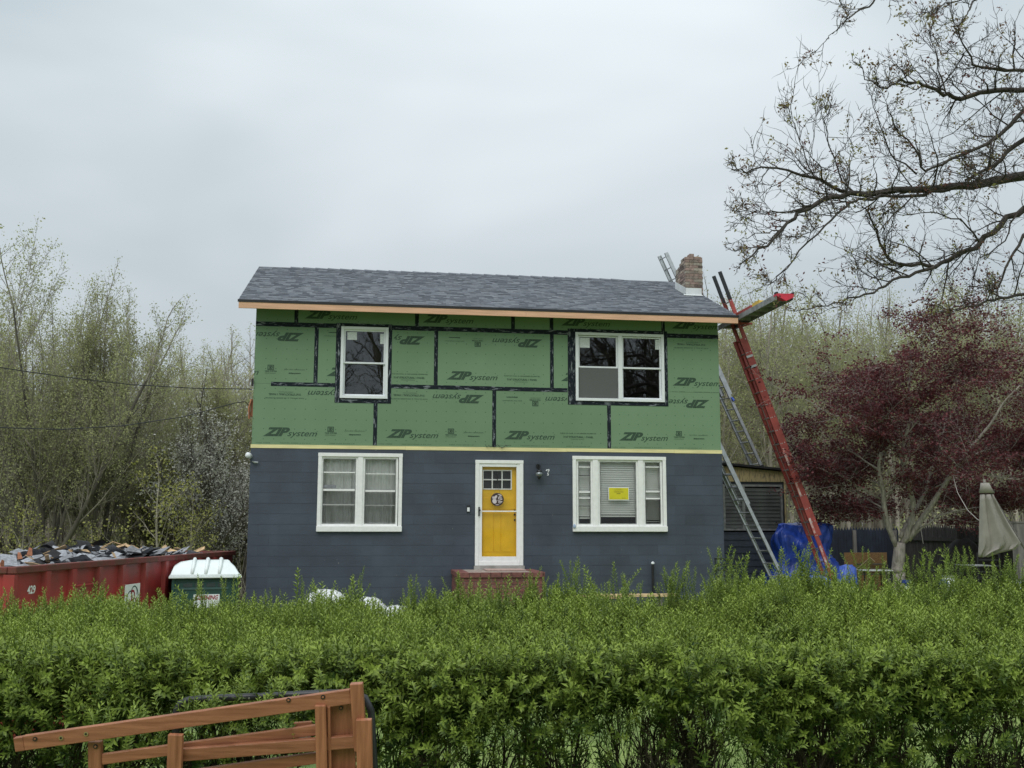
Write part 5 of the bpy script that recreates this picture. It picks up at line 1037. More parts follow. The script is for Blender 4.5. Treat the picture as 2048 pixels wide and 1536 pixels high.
for i_ in range(44): s = rd.choice((rd.uniform(0.3*LD, 0.7*LD), rd.uniform(0.78*LD, 0.9*LD), rd.uniform(0.1*LD, 0.9*LD))); scrap(protoW, s, rd.uniform(0.15, 1.6), rd.uniform(0.10, 0.18), rd.uniform(-0.7, 0.7), rd.uniform(-0.5, 0.5), rd.uniform(0, 3.1), rd.uniform(0.35, 0.8), 'pale broken board piece on the heap in the red dumpster', 'wood scrap', 'broken board pieces on the dumpster heap')
for s in (Dt(58), Dt(92)+0.0, Dt(97), Dt(132), Dt(150)): scrap(protoC, s+0.4, 0.9, 0.18+0.08*sm(0, 1, s), rd.uniform(-0.3, 0.3), rd.uniform(-0.3, 0.3), rd.uniform(-0.4, 0.4)-0.9, rd.uniform(0.35, 0.55), 'orange brown broken cedar board end sticking up at the dumpster left end', 'wood scrap', 'cedar board ends sticking out of the dumpster')
for s in (Dt(150), Dt(300), Dt(205)): scrap(protoF, s, 0.2, 0.0, 0, 0.1, 0.1, 0.6, 'crumpled black roofing felt on the heap in the red dumpster', 'felt scrap', 'black felt pieces on the dumpster heap')
# ------------------------------------------------------------------ portable toilet
PD = 17.7; pc = Vector(P2(361, PD, 0)); ga = math.radians(8.5-0); gp = ground(-1.0, -3)
pt = thing('portable_toilet', 'dark green portable toilet with ribbed translucent white roof beside the dumpster', 'portable toilet', (pc.x, pc.y, gp), ga)
PW = 1.08; PDp = 1.05; zre = 0.62-gp; zre = float((CAM + (RT*(361-1024)/FPX - UP*(1153-768)/FPX + FW)*PD)[2])-gp
part('body', MB().box(0.03, PW-0.03, 0.03, PDp-0.03, 0, zre-0.02), M['green'], pt, bevel=0.02)
for x in (0.0, PW-0.05): part('corner_post', MB().box(x, x+0.05, 0.0, 0.06, 0, zre-0.01), M['green'], pt, bevel=0.01)
part('rear_post', MB().box(PW-0.05, PW, PDp-0.05, PDp, 0, zre-0.01), M['green'], pt)
part('lintel', MB().box(0.10, PW-0.10, 0.012, 0.03, zre-0.08, zre-0.03), M['green'], pt); dr = part('door', MB().box(0.12, PW-0.12, 0.012, 0.03, 0.1, zre-0.085), M['green'], pt, bevel=0.006)
part('vent_band', MB().box(0.16, PW-0.16, 0.000, 0.012, zre-0.20, zre-0.165), pbr('toilet_green_light', (0.05, 0.10, 0.095), 0.5), dr)
for i_ in range(4): x = 0.17+i_*(PW-0.34)/4; part('vent_window', MB().box(x+0.02, x+(PW-0.34)/4-0.02, 0.004, 0.0115, zre-0.155, zre-0.10), pbr('vent_mesh', (0.035, 0.05, 0.05), 0.6), dr)
dl = part('door_label', MB().box(0.36, 0.78, 0.004, 0.0118, zre-0.50, zre-0.28), M['vinyl'], dr); v, f = text_mesh([('KLEENING', 0.38, 0.76, 0.12, 0.075, 0.3, 0.03)]); obj('lettering', raw_mesh('lettering', v, f, INK_R), dl, loc=(0, 0.002, zre-0.49))
rim = MB(); rim.box(-0.05, PW+0.05, -0.05, PDp+0.05, zre-0.012, zre+0.02); rim.box(-0.035, PW+0.035, -0.035, PDp+0.035, zre+0.0205, zre+0.04); rf = part('roof', rim, M['toiletroof'], pt, bevel=0.008)
def rr_(x0, x1, y0, y1, z): return [(x0, y0, z), (x1, y0, z), (x1, y1, z), (x0, y1, z)]
part('roof_dome', MB().loft([rr_(-0.03, PW+0.02, -0.03, PDp+0.03, zre+0.04), rr_(0.02, PW-0.06, 0.10, PDp-0.10, zre+0.17), rr_(0.12, PW-0.13, 0.22, PDp-0.22, zre+0.235), rr_(0.30, PW-0.15, 0.34, PDp-0.34, zre+0.27)]), M['toiletroof'], rf, bevel=0.02)
for x in (0.34, 0.56, 0.78):
    m = MB(); m.tube([(x-0.02, -0.0, zre+0.05), (x, 0.11, zre+0.19), (x+0.01, 0.24, zre+0.265), (x+0.02, 0.36, zre+0.285), (x+0.02, PDp-0.36, zre+0.285), (x, PDp-0.11, zre+0.19), (x-0.02, PDp, zre+0.05)], 0.032, 8); part('roof_rib', m, M['toiletroof'], rf, smooth=True)
# ------------------------------------------------------------------ service cables at the left
def cable(lab, pts):
    P_ = [Vector(p) for p in pts]; t_ = P_[-1]; m = MB(); m.tube([p for p in P_], 0.009, 5); o = obj('overhead_cable', m.mesh('overhead_cable', M['dark'])); return tag(o, lab, 'cable')
a_, b_ = np.array(atD(-700, 640, 16)), np.array([-0.02, -0.03, c1[2]+0.02]); 
def sag(a, b, s, n=24): return [tuple(a+(b-a)*t+np.array([0, 0, -s*4*t*(1-t)])) for t in np.linspace(0, 1, n)]
def via(pix): # cable through photo points, distances growing linearly
    return [tuple(atD(px, py, D)) for px, py, D in pix]
cable('upper black service cable running from the left edge to house corner', via([(-400, 642, 13), (-200, 694, 14.4), (0, 735, 15.8), (130, 754, 17), (260, 769, 18.3), (400, 777, 19.8), (503, 778, 21.1)]))
cable('lower black service cable sagging from the left edge up to house corner', via([(-400, 820, 13), (-200, 845, 14.4), (0, 855, 15.8), (120, 859, 17), (250, 851, 18.3), (370, 833, 19.6), (470, 806, 20.8), (490, 803, 21.0), (499, 812, 21.1), (500, 830, 21.15)]))
# ropes tied to the maple
def rope(lab, pix): m = MB(); m.tube(via(pix), 0.008, 5); tag(obj('rope', m.mesh('rope', pbr('pale_rope', (0.30, 0.28, 0.26), 0.9))), lab, 'rope')
rope('pale rope stretched along the right limb of the maple', [(1903, 945, 22.2), (1880, 987, 22.6), (1855, 1020, 22.9), (1841, 1041, 23.1), (1830, 1045, 23.2), (1820, 1043, 23.2)])
rope('pale rope end hanging down beside the maple trunk', [(1840, 1041, 23.1), (1842, 1060, 23.1), (1846, 1085, 23.1), (1847, 1087, 23.1)])
rope('thin rope slanting from the maple limb to the umbrella', [(1905, 948, 22.2), (1915, 985, 21), (1935, 1020, 19.5), (1955, 1039, 17.5), (1962, 1042, 17.05)])
# ------------------------------------------------------------------ plants
def rot_to(d):
    d = np.asarray(d, float); d = d/np.linalg.norm(d, axis=-1, keepdims=True); a = np.cross(d, np.array([0.3, 0.1, 0.95])); n = np.linalg.norm(a, axis=-1, keepdims=True); a = np.where(n < 1e-4, np.array([1.0, 0, 0]), a/np.maximum(n, 1e-6)); return d, a, np.cross(d, a)
def segs_mesh(S, sides):
    """S: rows of p0(3) p1(3) r0 r1 -> tapered prisms"""
    S = np.asarray(S, float); p0, p1, r0, r1 = S[:, :3], S[:, 3:6], S[:, 6], S[:, 7]; d, a, b = rot_to(p1-p0+1e-9)
    V = np.zeros((len(S), 2*sides, 3))
    for k in range(sides):
        t = 2*math.pi*k/sides; o = a*math.cos(t)+b*math.sin(t); V[:, k] = p0+o*r0[:, None]; V[:, sides+k] = p1+o*r1[:, None]
    f = np.array([[k, (k+1) % sides, sides+(k+1) % sides, sides+k] for k in range(sides)]); F = (f[None]+(np.arange(len(S))*2*sides)[:, None, None]).reshape(-1, 4)
    return V.reshape(-1, 3), F
def leaf_quads(C, size, rg, tone, flat=0.0, jitter=0.5, asp=0.6):
    n = len(C); d = rg.normal(size=(n, 3)); d[:, 2] *= (1-flat); d /= np.linalg.norm(d, axis=1, keepdims=True)+1e-9; e = rg.normal(size=(n, 3)); e = np.cross(d, e); e /= np.linalg.norm(e, axis=1, keepdims=True)+1e-9
    s = size*(1+jitter*(rg.random((n, 1))*2-1)); 
    V = np.stack([C-d*s*0.5, C+e*s*asp*0.5, C+d*s*0.5, C-e*s*asp*0.5], 1).reshape(-1, 3); F = np.arange(4*n).reshape(n, 4); return V, F, np.repeat(tone, 4)
def grow(S, T, p, d, L, r, lev, rn, P, base=0):
    """recursive limb: S segments by level, T tips"""
    n = P['n'][min(lev, len(P['n'])-1)]; nk = P['kids'][min(lev, len(P['kids'])-1)]; last = lev >= P['levels']; st = L/n; pts = [p]; dirs = [d]
    wob = P['wob'][min(lev, len(P['wob'])-1)]; up = P['up'][min(lev, len(P['up'])-1)]
    rend = r*(0.25 if last else 0.42)
    for i in range(n):
        d = (d+Vector((rn.gauss(0, wob), rn.gauss(0, wob), rn.gauss(0, wob)+up))).normalized(); q = p+d*st
        ra, rb_ = r+(rend-r)*i/n, r+(rend-r)*(i+1)/n
        S.append((lev, p.x, p.y, p.z, q.x, q.y, q.z, ra, rb_)); p = q; pts.append(p); dirs.append(d)
    if last:
        T += [(q.x, q.y, q.z) for q in pts[max(1, len(pts)-P.get('tipn', 2)):]]; return
    f0 = P['first'][min(lev, len(P['first'])-1)]
    for k in range(nk):
        t = f0+(1-f0)*(k+rn.random()*0.8)/nk; t = min(t, 0.999); i = int(t*n); fr = t*n-i; b = pts[i].lerp(pts[i+1], fr); dd = dirs[i+1]
        ang = math.radians(rn.uniform(*P['ang'][min(lev, len(P['ang'])-1)])); ax = dd.orthogonal().normalized(); ax.rotate(Matrix.Rotation(rn.uniform(0, 6.283), 3, dd)); nd = dd.copy(); nd.rotate(Matrix.Rotation(ang, 3, ax))
        sc = P['len'][min(lev, len(P['len'])-1)]*rn.uniform(0.65, 1.15)*(1.15-0.55*t); rr = max(P['rmin'], (r+(rend-r)*t)*P['rk'])
        grow(S, T, b, nd, L*sc, rr, lev+1, rn, P)
    # continuation
    grow(S, T, pts[-1], dirs[-1], L*P['cont'], max(P['rmin'], rend), lev+1, rn, P)
def tree_mesh(seed, starts, P, leafmat_, leafn, leafsize, spread, barkmat, split=1, flat=0.0, tonef=None, drop=0.0, asp=0.6):
    rn = random.Random(seed); rg = np.random.default_rng(seed); S = []; T = []
    for (p, d, L_, r) in starts: grow(S, T, Vector(p), Vector(d).normalized(), L_, r, 0, rn, P)
    A = np.array([s[1:] for s in S if s[0] <= split]); B = np.array([s[1:] for s in S if s[0] > split]); V1, F1 = segs_mesh(A, 7 if len(A) < 3000 else 5); trunk = npmesh('trunk', V1, F1, M['woodbark2'] if split == 0 else barkmat, smooth=True)
    V2, F2 = segs_mesh(B, 3); twigs = npmesh('branch', V2, F2, barkmat)
    T = np.array(T); T = T[rg.random(len(T)) > drop]; C = np.repeat(T, leafn, 0); C = C+rg.normal(size=C.shape)*spread; tone = rg.random(len(C))*0.7+0.15*rg.random(len(C)) if tonef is None else tonef(C, rg)
    V3, F3, tn = leaf_quads(C, leafsize, rg, tone, flat, asp=asp); crown = npmesh('crown', V3, F3, leafmat_, tone=tn)
    return trunk, twigs, crown, len(S), len(C)
def tree_thing(name, lab, loc, rz, sc, meshes, group=None, cat='tree', barkover=None):
    t_ = thing(name, lab, cat, loc, rz, group); t_.scale = (sc, sc, sc)
    tk = obj('trunk', meshes[0], t_); obj('branch', meshes[1], tk)['kind'] = 'stuff'; cr_ = obj('crown', meshes[2], t_); cr_['kind'] = 'stuff'; return t_
# --- prototypes
Pslim = dict(n=[9, 6, 5, 3], kids=[20, 8, 5], levels=3, wob=[0.035, 0.07, 0.12, 0.16], up=[0.02, 0.055, 0.045, 0.03], first=[0.30, 0.12, 0.1], ang=[(22, 42), (25, 50), (25, 60)], len=[0.40, 0.45, 0.5], rk=0.42, rmin=0.0065, cont=0.3)
Pmulti = dict(n=[8, 8, 5, 4, 3], kids=[7, 9, 7, 5], levels=4, wob=[0.04, 0.08, 0.12, 0.15, 0.15], up=[0.0, 0.03, 0.03, 0.03, 0.03], first=[0.25, 0.2, 0.15, 0.1], ang=[(14, 34), (25, 48), (25, 55), (25, 60)], len=[0.75, 0.45, 0.45, 0.5], rk=0.55, rmin=0.006, cont=0.5)
slims = []
for k, (sd_, lm, n_, sz) in enumerate(((21, 'springleaf', 2, 0.085), (22, 'springleaf', 1, 0.08), (23, 'springleaf', 2, 0.08), (24, 'yellowleaf', 2, 0.085))):
    rn_ = random.Random(sd_); H = 9.5
    slims.append(tree_mesh(sd_, [((0, 0, -0.2), (rn_.uniform(-0.08, 0.08), rn_.uniform(-0.08, 0.08), 1), H, 0.13)], Pslim, M[lm], n_, sz, 0.14, M['woodbark'], drop=0.25))
slimg = [tree_mesh(s_, [((0, 0, -0.2), (0.03*(s_ % 3-1), 0, 1), 9.5, 0.12)], Pslim, M['springleaf'], 4, 0.08, 0.16, M['woodbark'], drop=0.1) for s_ in (61, 62)]+slims[:1]
Pvase = dict(n=[10, 7, 5, 4], kids=[17, 9, 5], levels=3, wob=[0.05, 0.08, 0.12, 0.16], up=[0.012, 0.05, 0.045, 0.04], first=[0.22, 0.12, 0.1], ang=[(20, 44), (22, 45), (25, 55)], len=[0.40, 0.45, 0.5], rk=0.45, rmin=0.0065, cont=0.3, tipn=2)
def vase(seed, lean, n_, top, leaf, sz, nl, bark, drop):
    rv = random.Random(seed); st = [((0, 0, -0.2), (0.03, 0, 1), 2.2, 0.20), ((0.45, 0.1, -0.2), (0.20, 0.05, 1), 2.6, 0.13)]
    for k in range(n_):
        a = 6.283*k/n_+rv.uniform(-0.4, 0.4); t = math.radians(rv.uniform(8, lean)); st.append(((0.05*math.cos(a), 0.05*math.sin(a), rv.uniform(0.9, 2.0)), (math.cos(a)*math.sin(t), math.sin(a)*math.sin(t), math.cos(t)), (top-1.5)*rv.uniform(0.8, 1.0), rv.uniform(0.07, 0.115)))
    return tree_mesh(seed, st, dict(Pvase, levels=3), M[leaf], nl, sz, 0.10, M[bark], split=0, drop=drop)
multi = vase(31, 42, 9, 10.8, 'springleaf', 0.068, 3, 'woodbark', 0.1)
multi3 = vase(32, 34, 7, 9.8, 'springleaf', 0.068, 3, 'woodbark', 0.0)
multi2 = tree_mesh(33, [((0, 0, -0.2), (0.1, 0, 1), 4.2, 0.2), ((0.15, 0.1, -0.2), (-0.22, 0.1, 1), 3.8, 0.15)], Pmulti, M['yellowleaf'], 1, 0.05, 0.12, M['woodbark2'], split=1, drop=0.3)
blos = tree_mesh(35, [((0, 0, -0.2), (0.02, 0, 1), 3.8, 0.14), ((0.1, 0.1, -0.2), (0.2, 0.1, 1), 3.2, 0.1)], Pmulti, M['blossom'], 2, 0.055, 0.14, M['woodbark2'], split=1, drop=0.45)
sapl = tree_mesh(37, [((0, 0, -0.2), (0.05, 0, 1), 4.5, 0.06)], dict(Pslim, kids=[12, 4, 2], ang=[(40, 75), (30, 60), (30, 60)], first=[0.2, 0.2, 0.1], len=[0.5, 0.45, 0.5]), M['yellowleaf'], 4, 0.09, 0.16, M['woodbark'])
print('trees', [s[3:] for s in slims], multi[3:], multi2[3:], blos[3:], sapl[3:])
rt = random.Random(42)
def px_loc(px, D):
    q = P2(px, D, 0); return (float(q[0]), float(q[1]), ground(float(q[0]), float(q[1]))-0.05)
# the big left trees
tree_thing('broad_tree', 'broad many-stemmed tree in pale spring leaf rising highest at the left', px_loc(110, 31), 0.6, 0.84, multi)
tree_thing('broad_tree', 'wide spreading tree with yellowish leaves between the tallest left tree and blossom tree', px_loc(320, 36), 2.3, 0.95, multi2)
tree_thing('broad_tree', 'many-stemmed tree cut by the left edge of the photo', px_loc(-45, 34), 4.0, 0.80, multi3)
tree_thing('blossom_tree', 'bare tree full of small white blossom left of the house', px_loc(440, 33), 1.0, 1.15, blos)
tree_thing('blossom_tree', 'smaller white blossoming tree close against the house corner', px_loc(500, 38), 2.0, 1.15, blos)
for px, D, s_, lab in ((60, 28, 0.62, 'yellow green sapling left of the dark forked trunk'), (205, 29, 0.5, 'low yellow green sapling above the debris heap'), (330, 30, 0.85, 'yellow leaved sapling between broad tree and blossom tree'), (400, 31, 0.7, 'small yellow green sapling in front of the blossom tree')):
    tree_thing('sapling', lab, px_loc(px, D), rt.uniform(0, 6), s_, sapl)
tree_thing('broad_tree', 'tall broad tree just right of the highest left tree', px_loc(215, 33), 5.2, 0.84, multi3)
tree_thing('broad_tree', 'broad tree behind and between the two tallest left trees', px_loc(30, 37), 3.1, 0.80, multi)
for px_, D_, rz_, s_, lb_ in ((365, 37, 1.1, 0.72, 'round crowned tree in pale leaf left of the white blossom tree'), (430, 40, 2.9, 0.80, 'round crowned tree in pale leaf directly behind the white blossom tree'), (492, 39, 4.4, 0.76, 'round crowned tree in pale leaf nearest the house corner')): tree_thing('broad_tree', lb_, px_loc(px_, D_), rz_, s_, multi3)
G1 = 'slender trees at the edge of the left wood'
for i_, (px, D) in enumerate([(20, 40), (150, 41), (215, 43), (320, 42), (375, 45), (430, 42), (480, 46), (-60, 43), (290, 48), (350, 50), (410, 52), (120, 48), (540, 50), (600, 48), (460, 55), (500, 52), (180, 52), (60, 50), (-20, 52), (250, 55)]):
    tree_thing('slender_tree', 'slender tree in thin spring leaf standing in the left wood', px_loc(px, D), rt.uniform(0, 6), rt.uniform(0.72, 0.86)*D/45, rt.choice(slims[:3]), G1)
G2 = 'slender trees of the right wood'
for i_ in range(44):
    px = 1400+i_*17+rt.uniform(-10, 10); D = rt.uniform(40, 60)
    tree_thing('slender_tree', 'tall slender tree in light green spring leaf standing in the right wood', px_loc(px, D), rt.uniform(0, 6), rt.uniform(0.84, 1.02)*D/47, rt.choice(slimg), G2)
G3 = 'slender trees behind the house'
for i_ in range(14):
    tree_thing('slender_tree', 'slender tree standing behind the house', px_loc(560+i_*62, rt.uniform(48, 60)), rt.uniform(0, 6), rt.uniform(0.7, 0.8), rt.choice(slims), G3)
# far wood: thousands of thin trunks, twigs and leaf tufts, nobody could count them
rg = np.random.default_rng(5)
def far_wood(px0, px1, D0, D1, n, h0, h1, name, lab, leafc, leafn):
    px = rg.uniform(px0, px1, n); D = D0+(D1-D0)*rg.random(n)**0.8; B = CAM+(RT*((px-1024)/FPX)[:, None]+FW)*D[:, None]; B[:, 2] = np.array([ground(x, y) for x, y in B[:, :2]])-0.2
    H = rg.uniform(h0, h1, n)*(0.6+0.4*rg.random(n)); lean = rg.normal(size=(n, 2))*0.05; S = []
    for i in range(n):
        p = B[i]; r = rg.uniform(0.04, 0.12)
        for j in range(3):
            q = p+np.array([lean[i, 0]+rg.normal()*0.03, lean[i, 1], 1.0])*H[i]/3; S.append([*p, *q, r*(1-j*0.3), r*(0.7-j*0.3)]); p = q
        for j in range(20):
            t = rg.uniform(0.15, 1); b = B[i]+np.array([lean[i, 0]*t, lean[i, 1]*t, t])*H[i]; a = rg.uniform(0, 6.28); l_ = rg.uniform(0.8, 2.6); e = b+np.array([math.cos(a)*l_*0.6, math.sin(a)*l_*0.6, l_*rg.uniform(0.3, 0.9)]); S.append([*b, *e, 0.02, 0.006])
            e2 = b+(e-b)*0.5; a += 0.8; S.append([*e2, *(e2+np.array([math.cos(a)*l_*0.35, math.sin(a)*l_*0.35, l_*0.4])), 0.012, 0.005])
    V, F = segs_mesh(S, 3); root = thing(name, lab, 'woodland', (0, 0, 0)); bpy.data.objects.remove(root)
    o = obj(name, npmesh(name, V, F, M['woodbark'])); tag(o, lab, 'woodland', kind='stuff')
    k = rg.integers(0, n, leafn); t = rg.random(leafn)**0.7; C = B[k]+np.stack([lean[k, 0]*t, lean[k, 1]*t, t*1.03], 1)*H[k][:, None]+rg.normal(size=(leafn, 3))*np.array([0.9, 0.9, 0.5])
    V, F, tn = leaf_quads(C, 0.13, rg, rg.random(leafn)); o2 = obj('far_foliage', npmesh('far_foliage', V, F, M[leafc], tone=tn), o); o2['kind'] = 'stuff'
far_wood(-250, 720, 44, 95, 900, 8, 11.5, 'far_wood', 'dense brown green wood of thin trunks behind the left trees', 'springleaf', 70000)
far_wood(1330, 2350, 52, 100, 900, 11, 15, 'far_wood', 'dense light green wood of thin trunks behind the red-leaved maple', 'springleaf', 130000)
far_wood(720, 1330, 60, 90, 250, 8, 11, 'far_wood', 'far wood hidden behind the house', 'springleaf', 6000)
# understorey thicket in front of the wood
def thicket(name, lab, px0, px1, D0, D1, n, h, mat, size):
    px = rg.uniform(px0, px1, n); D = rg.uniform(D0, D1, n); C = CAM+(RT*((px-1024)/FPX)[:, None]+FW)*D[:, None]; z = np.array([ground(x, y) for x, y in C[:, :2]]); hh = h*rg.random(n)**1.3*(0.6+0.4*np.sin(px*0.021)*np.sin(px*0.007+2)); C[:, 2] = z+hh
    V, F, tn = leaf_quads(C, size, rg, rg.random(n)); o = obj(name, npmesh(name, V, F, M[mat], tone=tn)); tag(o, lab, 'thicket', kind='stuff')
    S = []
    for i in range(0, n, 8):
        b = np.array([C[i, 0]+rg.normal()*0.4, C[i, 1]+rg.normal()*0.4, z[i]]); S.append([*b, *C[i], 0.02, 0.006])
    V, F = segs_mesh(S, 3); obj('thicket_stem', npmesh('thicket_stem', V, F, M['woodbark']), o)['kind'] = 'stuff'
thicket('thicket', 'low tangled undergrowth along the foot of the left wood', -200, 700, 34, 60, 26000, 3.6, 'brush', 0.09)
thicket('thicket', 'low green undergrowth behind the right fence', 1350, 2300, 34, 60, 20000, 3.8, 'springleaf', 0.09)
thicket('flowering_shrub_row', 'pale green flowering shrubs showing over the navy fence', 1560, 1830, 29.8, 31.5, 5000, 2.5, 'whiteflower', 0.07)
# --- burgundy maple
MX = atD(1800, 1130, 23.6); mg = ground(float(MX[0]), float(MX[1])); mo = np.array([MX[0], MX[1], mg])
def mp_(px, py, dD=0.0): return Vector(atD(px, py, 23.6+dD)-mo)
Sm = []; Tm = []
Pm = dict(n=[6, 6, 5, 4], kids=[6, 5, 4], levels=3, wob=[0.10, 0.12, 0.15, 0.18], up=[0.0, 0.0, 0.0, 0.0], first=[0.15, 0.15, 0.1], ang=[(25, 60), (25, 60), (25, 60)], len=[0.6, 0.55, 0.55], rk=0.5, rmin=0.004, cont=0.5, tipn=4)
limbs = [ # photo polyline, start/end radius, depth drift
    ([(1797, 1145), (1795, 1120), (1800, 1085)], 0.30, 0.24, 0),
    ([(1797, 1180), (1797, 1143)], 0.33, 0.30, 0),
    ([(1793, 1092), (1775, 1050), (1768, 1010), (1764, 975), (1758, 935), (1762, 905)], 0.13, 0.075, -0.5),
    ([(1760, 940), (1772, 905)], 0.05, 0.03, 0.2),
    ([(1805, 1088), (1822, 1045), (1826, 1005), (1818, 965), (1806, 925), (1808, 890), (1822, 840), (1818, 780), (1822, 730), (1815, 680)], 0.14, 0.03, -0.9),
    ([(1808, 930), (1790, 895), (1765, 870), (1735, 848), (1705, 835), (1670, 832)], 0.07, 0.02, -1.0),
    ([(1815, 1080), (1850, 1030), (1880, 985), (1905, 945), (1925, 915), (1945, 890), (1980, 850), (2010, 800), (2040, 770)], 0.14, 0.025, -1.3),
    ([(1925, 918), (1960, 905), (1990, 895), (2030, 912), (2060, 905)], 0.04, 0.012, -0.2),
    ([(1800, 1075), (1830, 1020), (1850, 985), (1862, 940), (1880, 890), (1890, 840)], 0.10, 0.03, 0.9),
    ([(1812, 1085), (1845, 1055), (1880, 1030), (1915, 1022), (1950, 1015)], 0.06, 0.012, -0.2),
    ([(1810, 900), (1800, 860), (1770, 840), (1740, 805), (1700, 780)], 0.045, 0.012, -0.3),
    ([(1820, 840), (1850, 790), (1870, 740), (1860, 690)], 0.035, 0.012, -0.4),
    ([(1850, 985), (1900, 960), (1960, 950), (2040, 960)], 0.04, 0.012, -1.5),
    ([(1765, 1000), (1720, 975), (1680, 950), (1640, 930)], 0.04, 0.012, -0.5)]
rnm = random.Random(77)
limbs = [(p_, a_*0.49, max(0.008, b_*0.50), d_) for p_, a_, b_, d_ in limbs]
for poly, ra, rb_, dr_ in limbs:
    pts = [mp_(px, py, dr_*i/(len(poly)-1)) for i, (px, py) in enumerate(poly)]; n = len(pts)-1
    for i in range(n):
        r0_, r1_ = ra+(rb_-ra)*i/n, ra+(rb_-ra)*(i+1)/n; Sm.append((0, *pts[i], *pts[i+1], r0_, r1_))
    if ra < 0.12:
        for k in range(9):
            t = 0.30+0.70*(k+rnm.random())/9; t = min(t, 0.999); i = int(t*n); b = pts[i].lerp(pts[i+1], t*n-i); dd = (pts[i+1]-pts[i]).normalized()
            a = rnm.uniform(0, 6.283); nd = (Vector((math.cos(a), math.sin(a)*0.9, rnm.uniform(-0.05, 0.45)))+dd*0.6).normalized(); grow(Sm, Tm, b, nd, rnm.uniform(0.7, 1.5), max(0.01, rb_*0.6), 1, rnm, Pm)
# layered crown shelves around the tree, from the photo's outline
Sm2 = []
def lobe(px, py, dD, rx, rz, n):
    dD += 0.9 if 1700 < px < 1940 and py > 740 else 0.2
    n = int(n*(0.42 if py < 700 else 0.6 if py < 860 else 0.95))
    c = mp_(px, py, dD)
    for _ in range(n):
        v = Vector((rnm.gauss(0, 1), rnm.gauss(0, 1), rnm.gauss(0, 1))).normalized()*rnm.random()**0.45; q = c+Vector((v.x*rx, v.y*rx, v.z*rz)); e = q+Vector((rnm.gauss(0, 0.14), rnm.gauss(0, 0.14), rnm.gauss(-0.03, 0.05)))
        Sm.append((3, *q, *e, 0.005, 0.002)); Tm.append(tuple(q)); Tm.append(tuple(e))
for a in ((1590, 850, -0.6, 0.62, 0.30, 150), (1675, 950, 0.0, 0.85, 0.34, 360), (1665, 1005, 0.2, 0.75, 0.22, 230), (1700, 1025, 0.2, 0.85, 0.20, 260), (1700, 930, 0.6, 0.9, 0.34, 300), (1690, 800, -0.2, 0.75, 0.30, 240), (1760, 760, 0.2, 0.75, 0.32, 300), (1760, 740, -0.3, 0.5, 0.2, 180), (1850, 720, 0.3, 0.8, 0.30, 220), (1830, 640, 0.2, 0.5, 0.3, 110), (1790, 625, 0, 0.3, 0.16, 60), (1920, 760, -0.2, 0.95, 0.34, 330), (2000, 730, 0, 0.9, 0.45, 380), (2060, 800, -0.5, 1.0, 0.5, 420), (1930, 850, 0.4, 1.0, 0.4, 350), (2020, 900, 0.3, 1.1, 0.45, 520), (1900, 985, 0.9, 1.0, 0.32, 420), (2000, 1000, 0.6, 1.1, 0.30, 560), (2080, 980, -0.4, 1.0, 0.4, 350), (1840, 860, 1.4, 1.1, 0.45, 260), (1625, 1045, 0.3, 0.4, 0.12, 50), (1660, 760, 0.1, 0.5, 0.25, 90), (1590, 900, 0.2, 0.4, 0.25, 90), (1980, 650, 0.2, 0.7, 0.25, 110), (2050, 680, 0.3, 0.7, 0.4, 160), (1740, 1010, 0.7, 0.8, 0.25, 240), (2120, 880, 0, 1.1, 0.6, 300), (1930, 1040, 0.8, 0.7, 0.12, 130)): lobe(*a)
A = np.array([s[1:] for s in Sm if s[0] == 0]); V, F = segs_mesh(A, 12)
bp_ = atD(1800, 1130, 23.6)
mt_ = thing('maple_tree', 'burgundy leaved maple with pale grey forked trunk at the right', 'tree', tuple(mo))
# joined round limbs: one smooth tube per limb
mtk = MB()
for poly, ra, rb_, dr_ in limbs:
    pts = [mp_(px, py, dr_*i/(len(poly)-1)) for i, (px, py) in enumerate(poly)]; q = []
    for i in range(len(pts)-1):
        for t in (0, 0.33, 0.66): q.append(pts[i].lerp(pts[i+1], t)+Vector((rnm.gauss(0, 0.012), rnm.gauss(0, 0.012), 0)))
    q.append(pts[-1]); rr0 = [(ra+(rb_-ra)*i/(len(q)-1))*(1+rnm.uniform(-0.03, 0.04)) for i in range(len(q))]; mtk.tube(q, rr0, 10)
mtk.tube([Vector((0, 0, -0.1)), Vector((-0.02, 0, 0.15)), mp_(1797, 1175)], [0.24, 0.17, 0.162], 12)
tk = part('trunk', mtk, M['bark'], mt_, smooth=True)
B = np.array([s[1:] for s in Sm if s[0] > 0]); V, F = segs_mesh(B, 3); obj('branch', npmesh('branch', V, F, M['bark']), tk)['kind'] = 'stuff'
T = np.array(Tm); T = T[np.random.default_rng(4).random(len(T)) < 0.60]; C = np.repeat(T, 8, 0)+np.random.default_rng(8).normal(size=(len(T)*8, 3))*np.array([0.10, 0.10, 0.040]); rg8 = np.random.default_rng(9); tone = rg8.random(len(C))**1.6
V, F, tn = leaf_quads(C, 0.050, rg8, tone, flat=0.6, asp=0.7); o = obj('crown', npmesh('crown', V, F, M['mapleleaf'], tone=tn), mt_); o['kind'] = 'stuff'; print('maple', len(B), len(C))
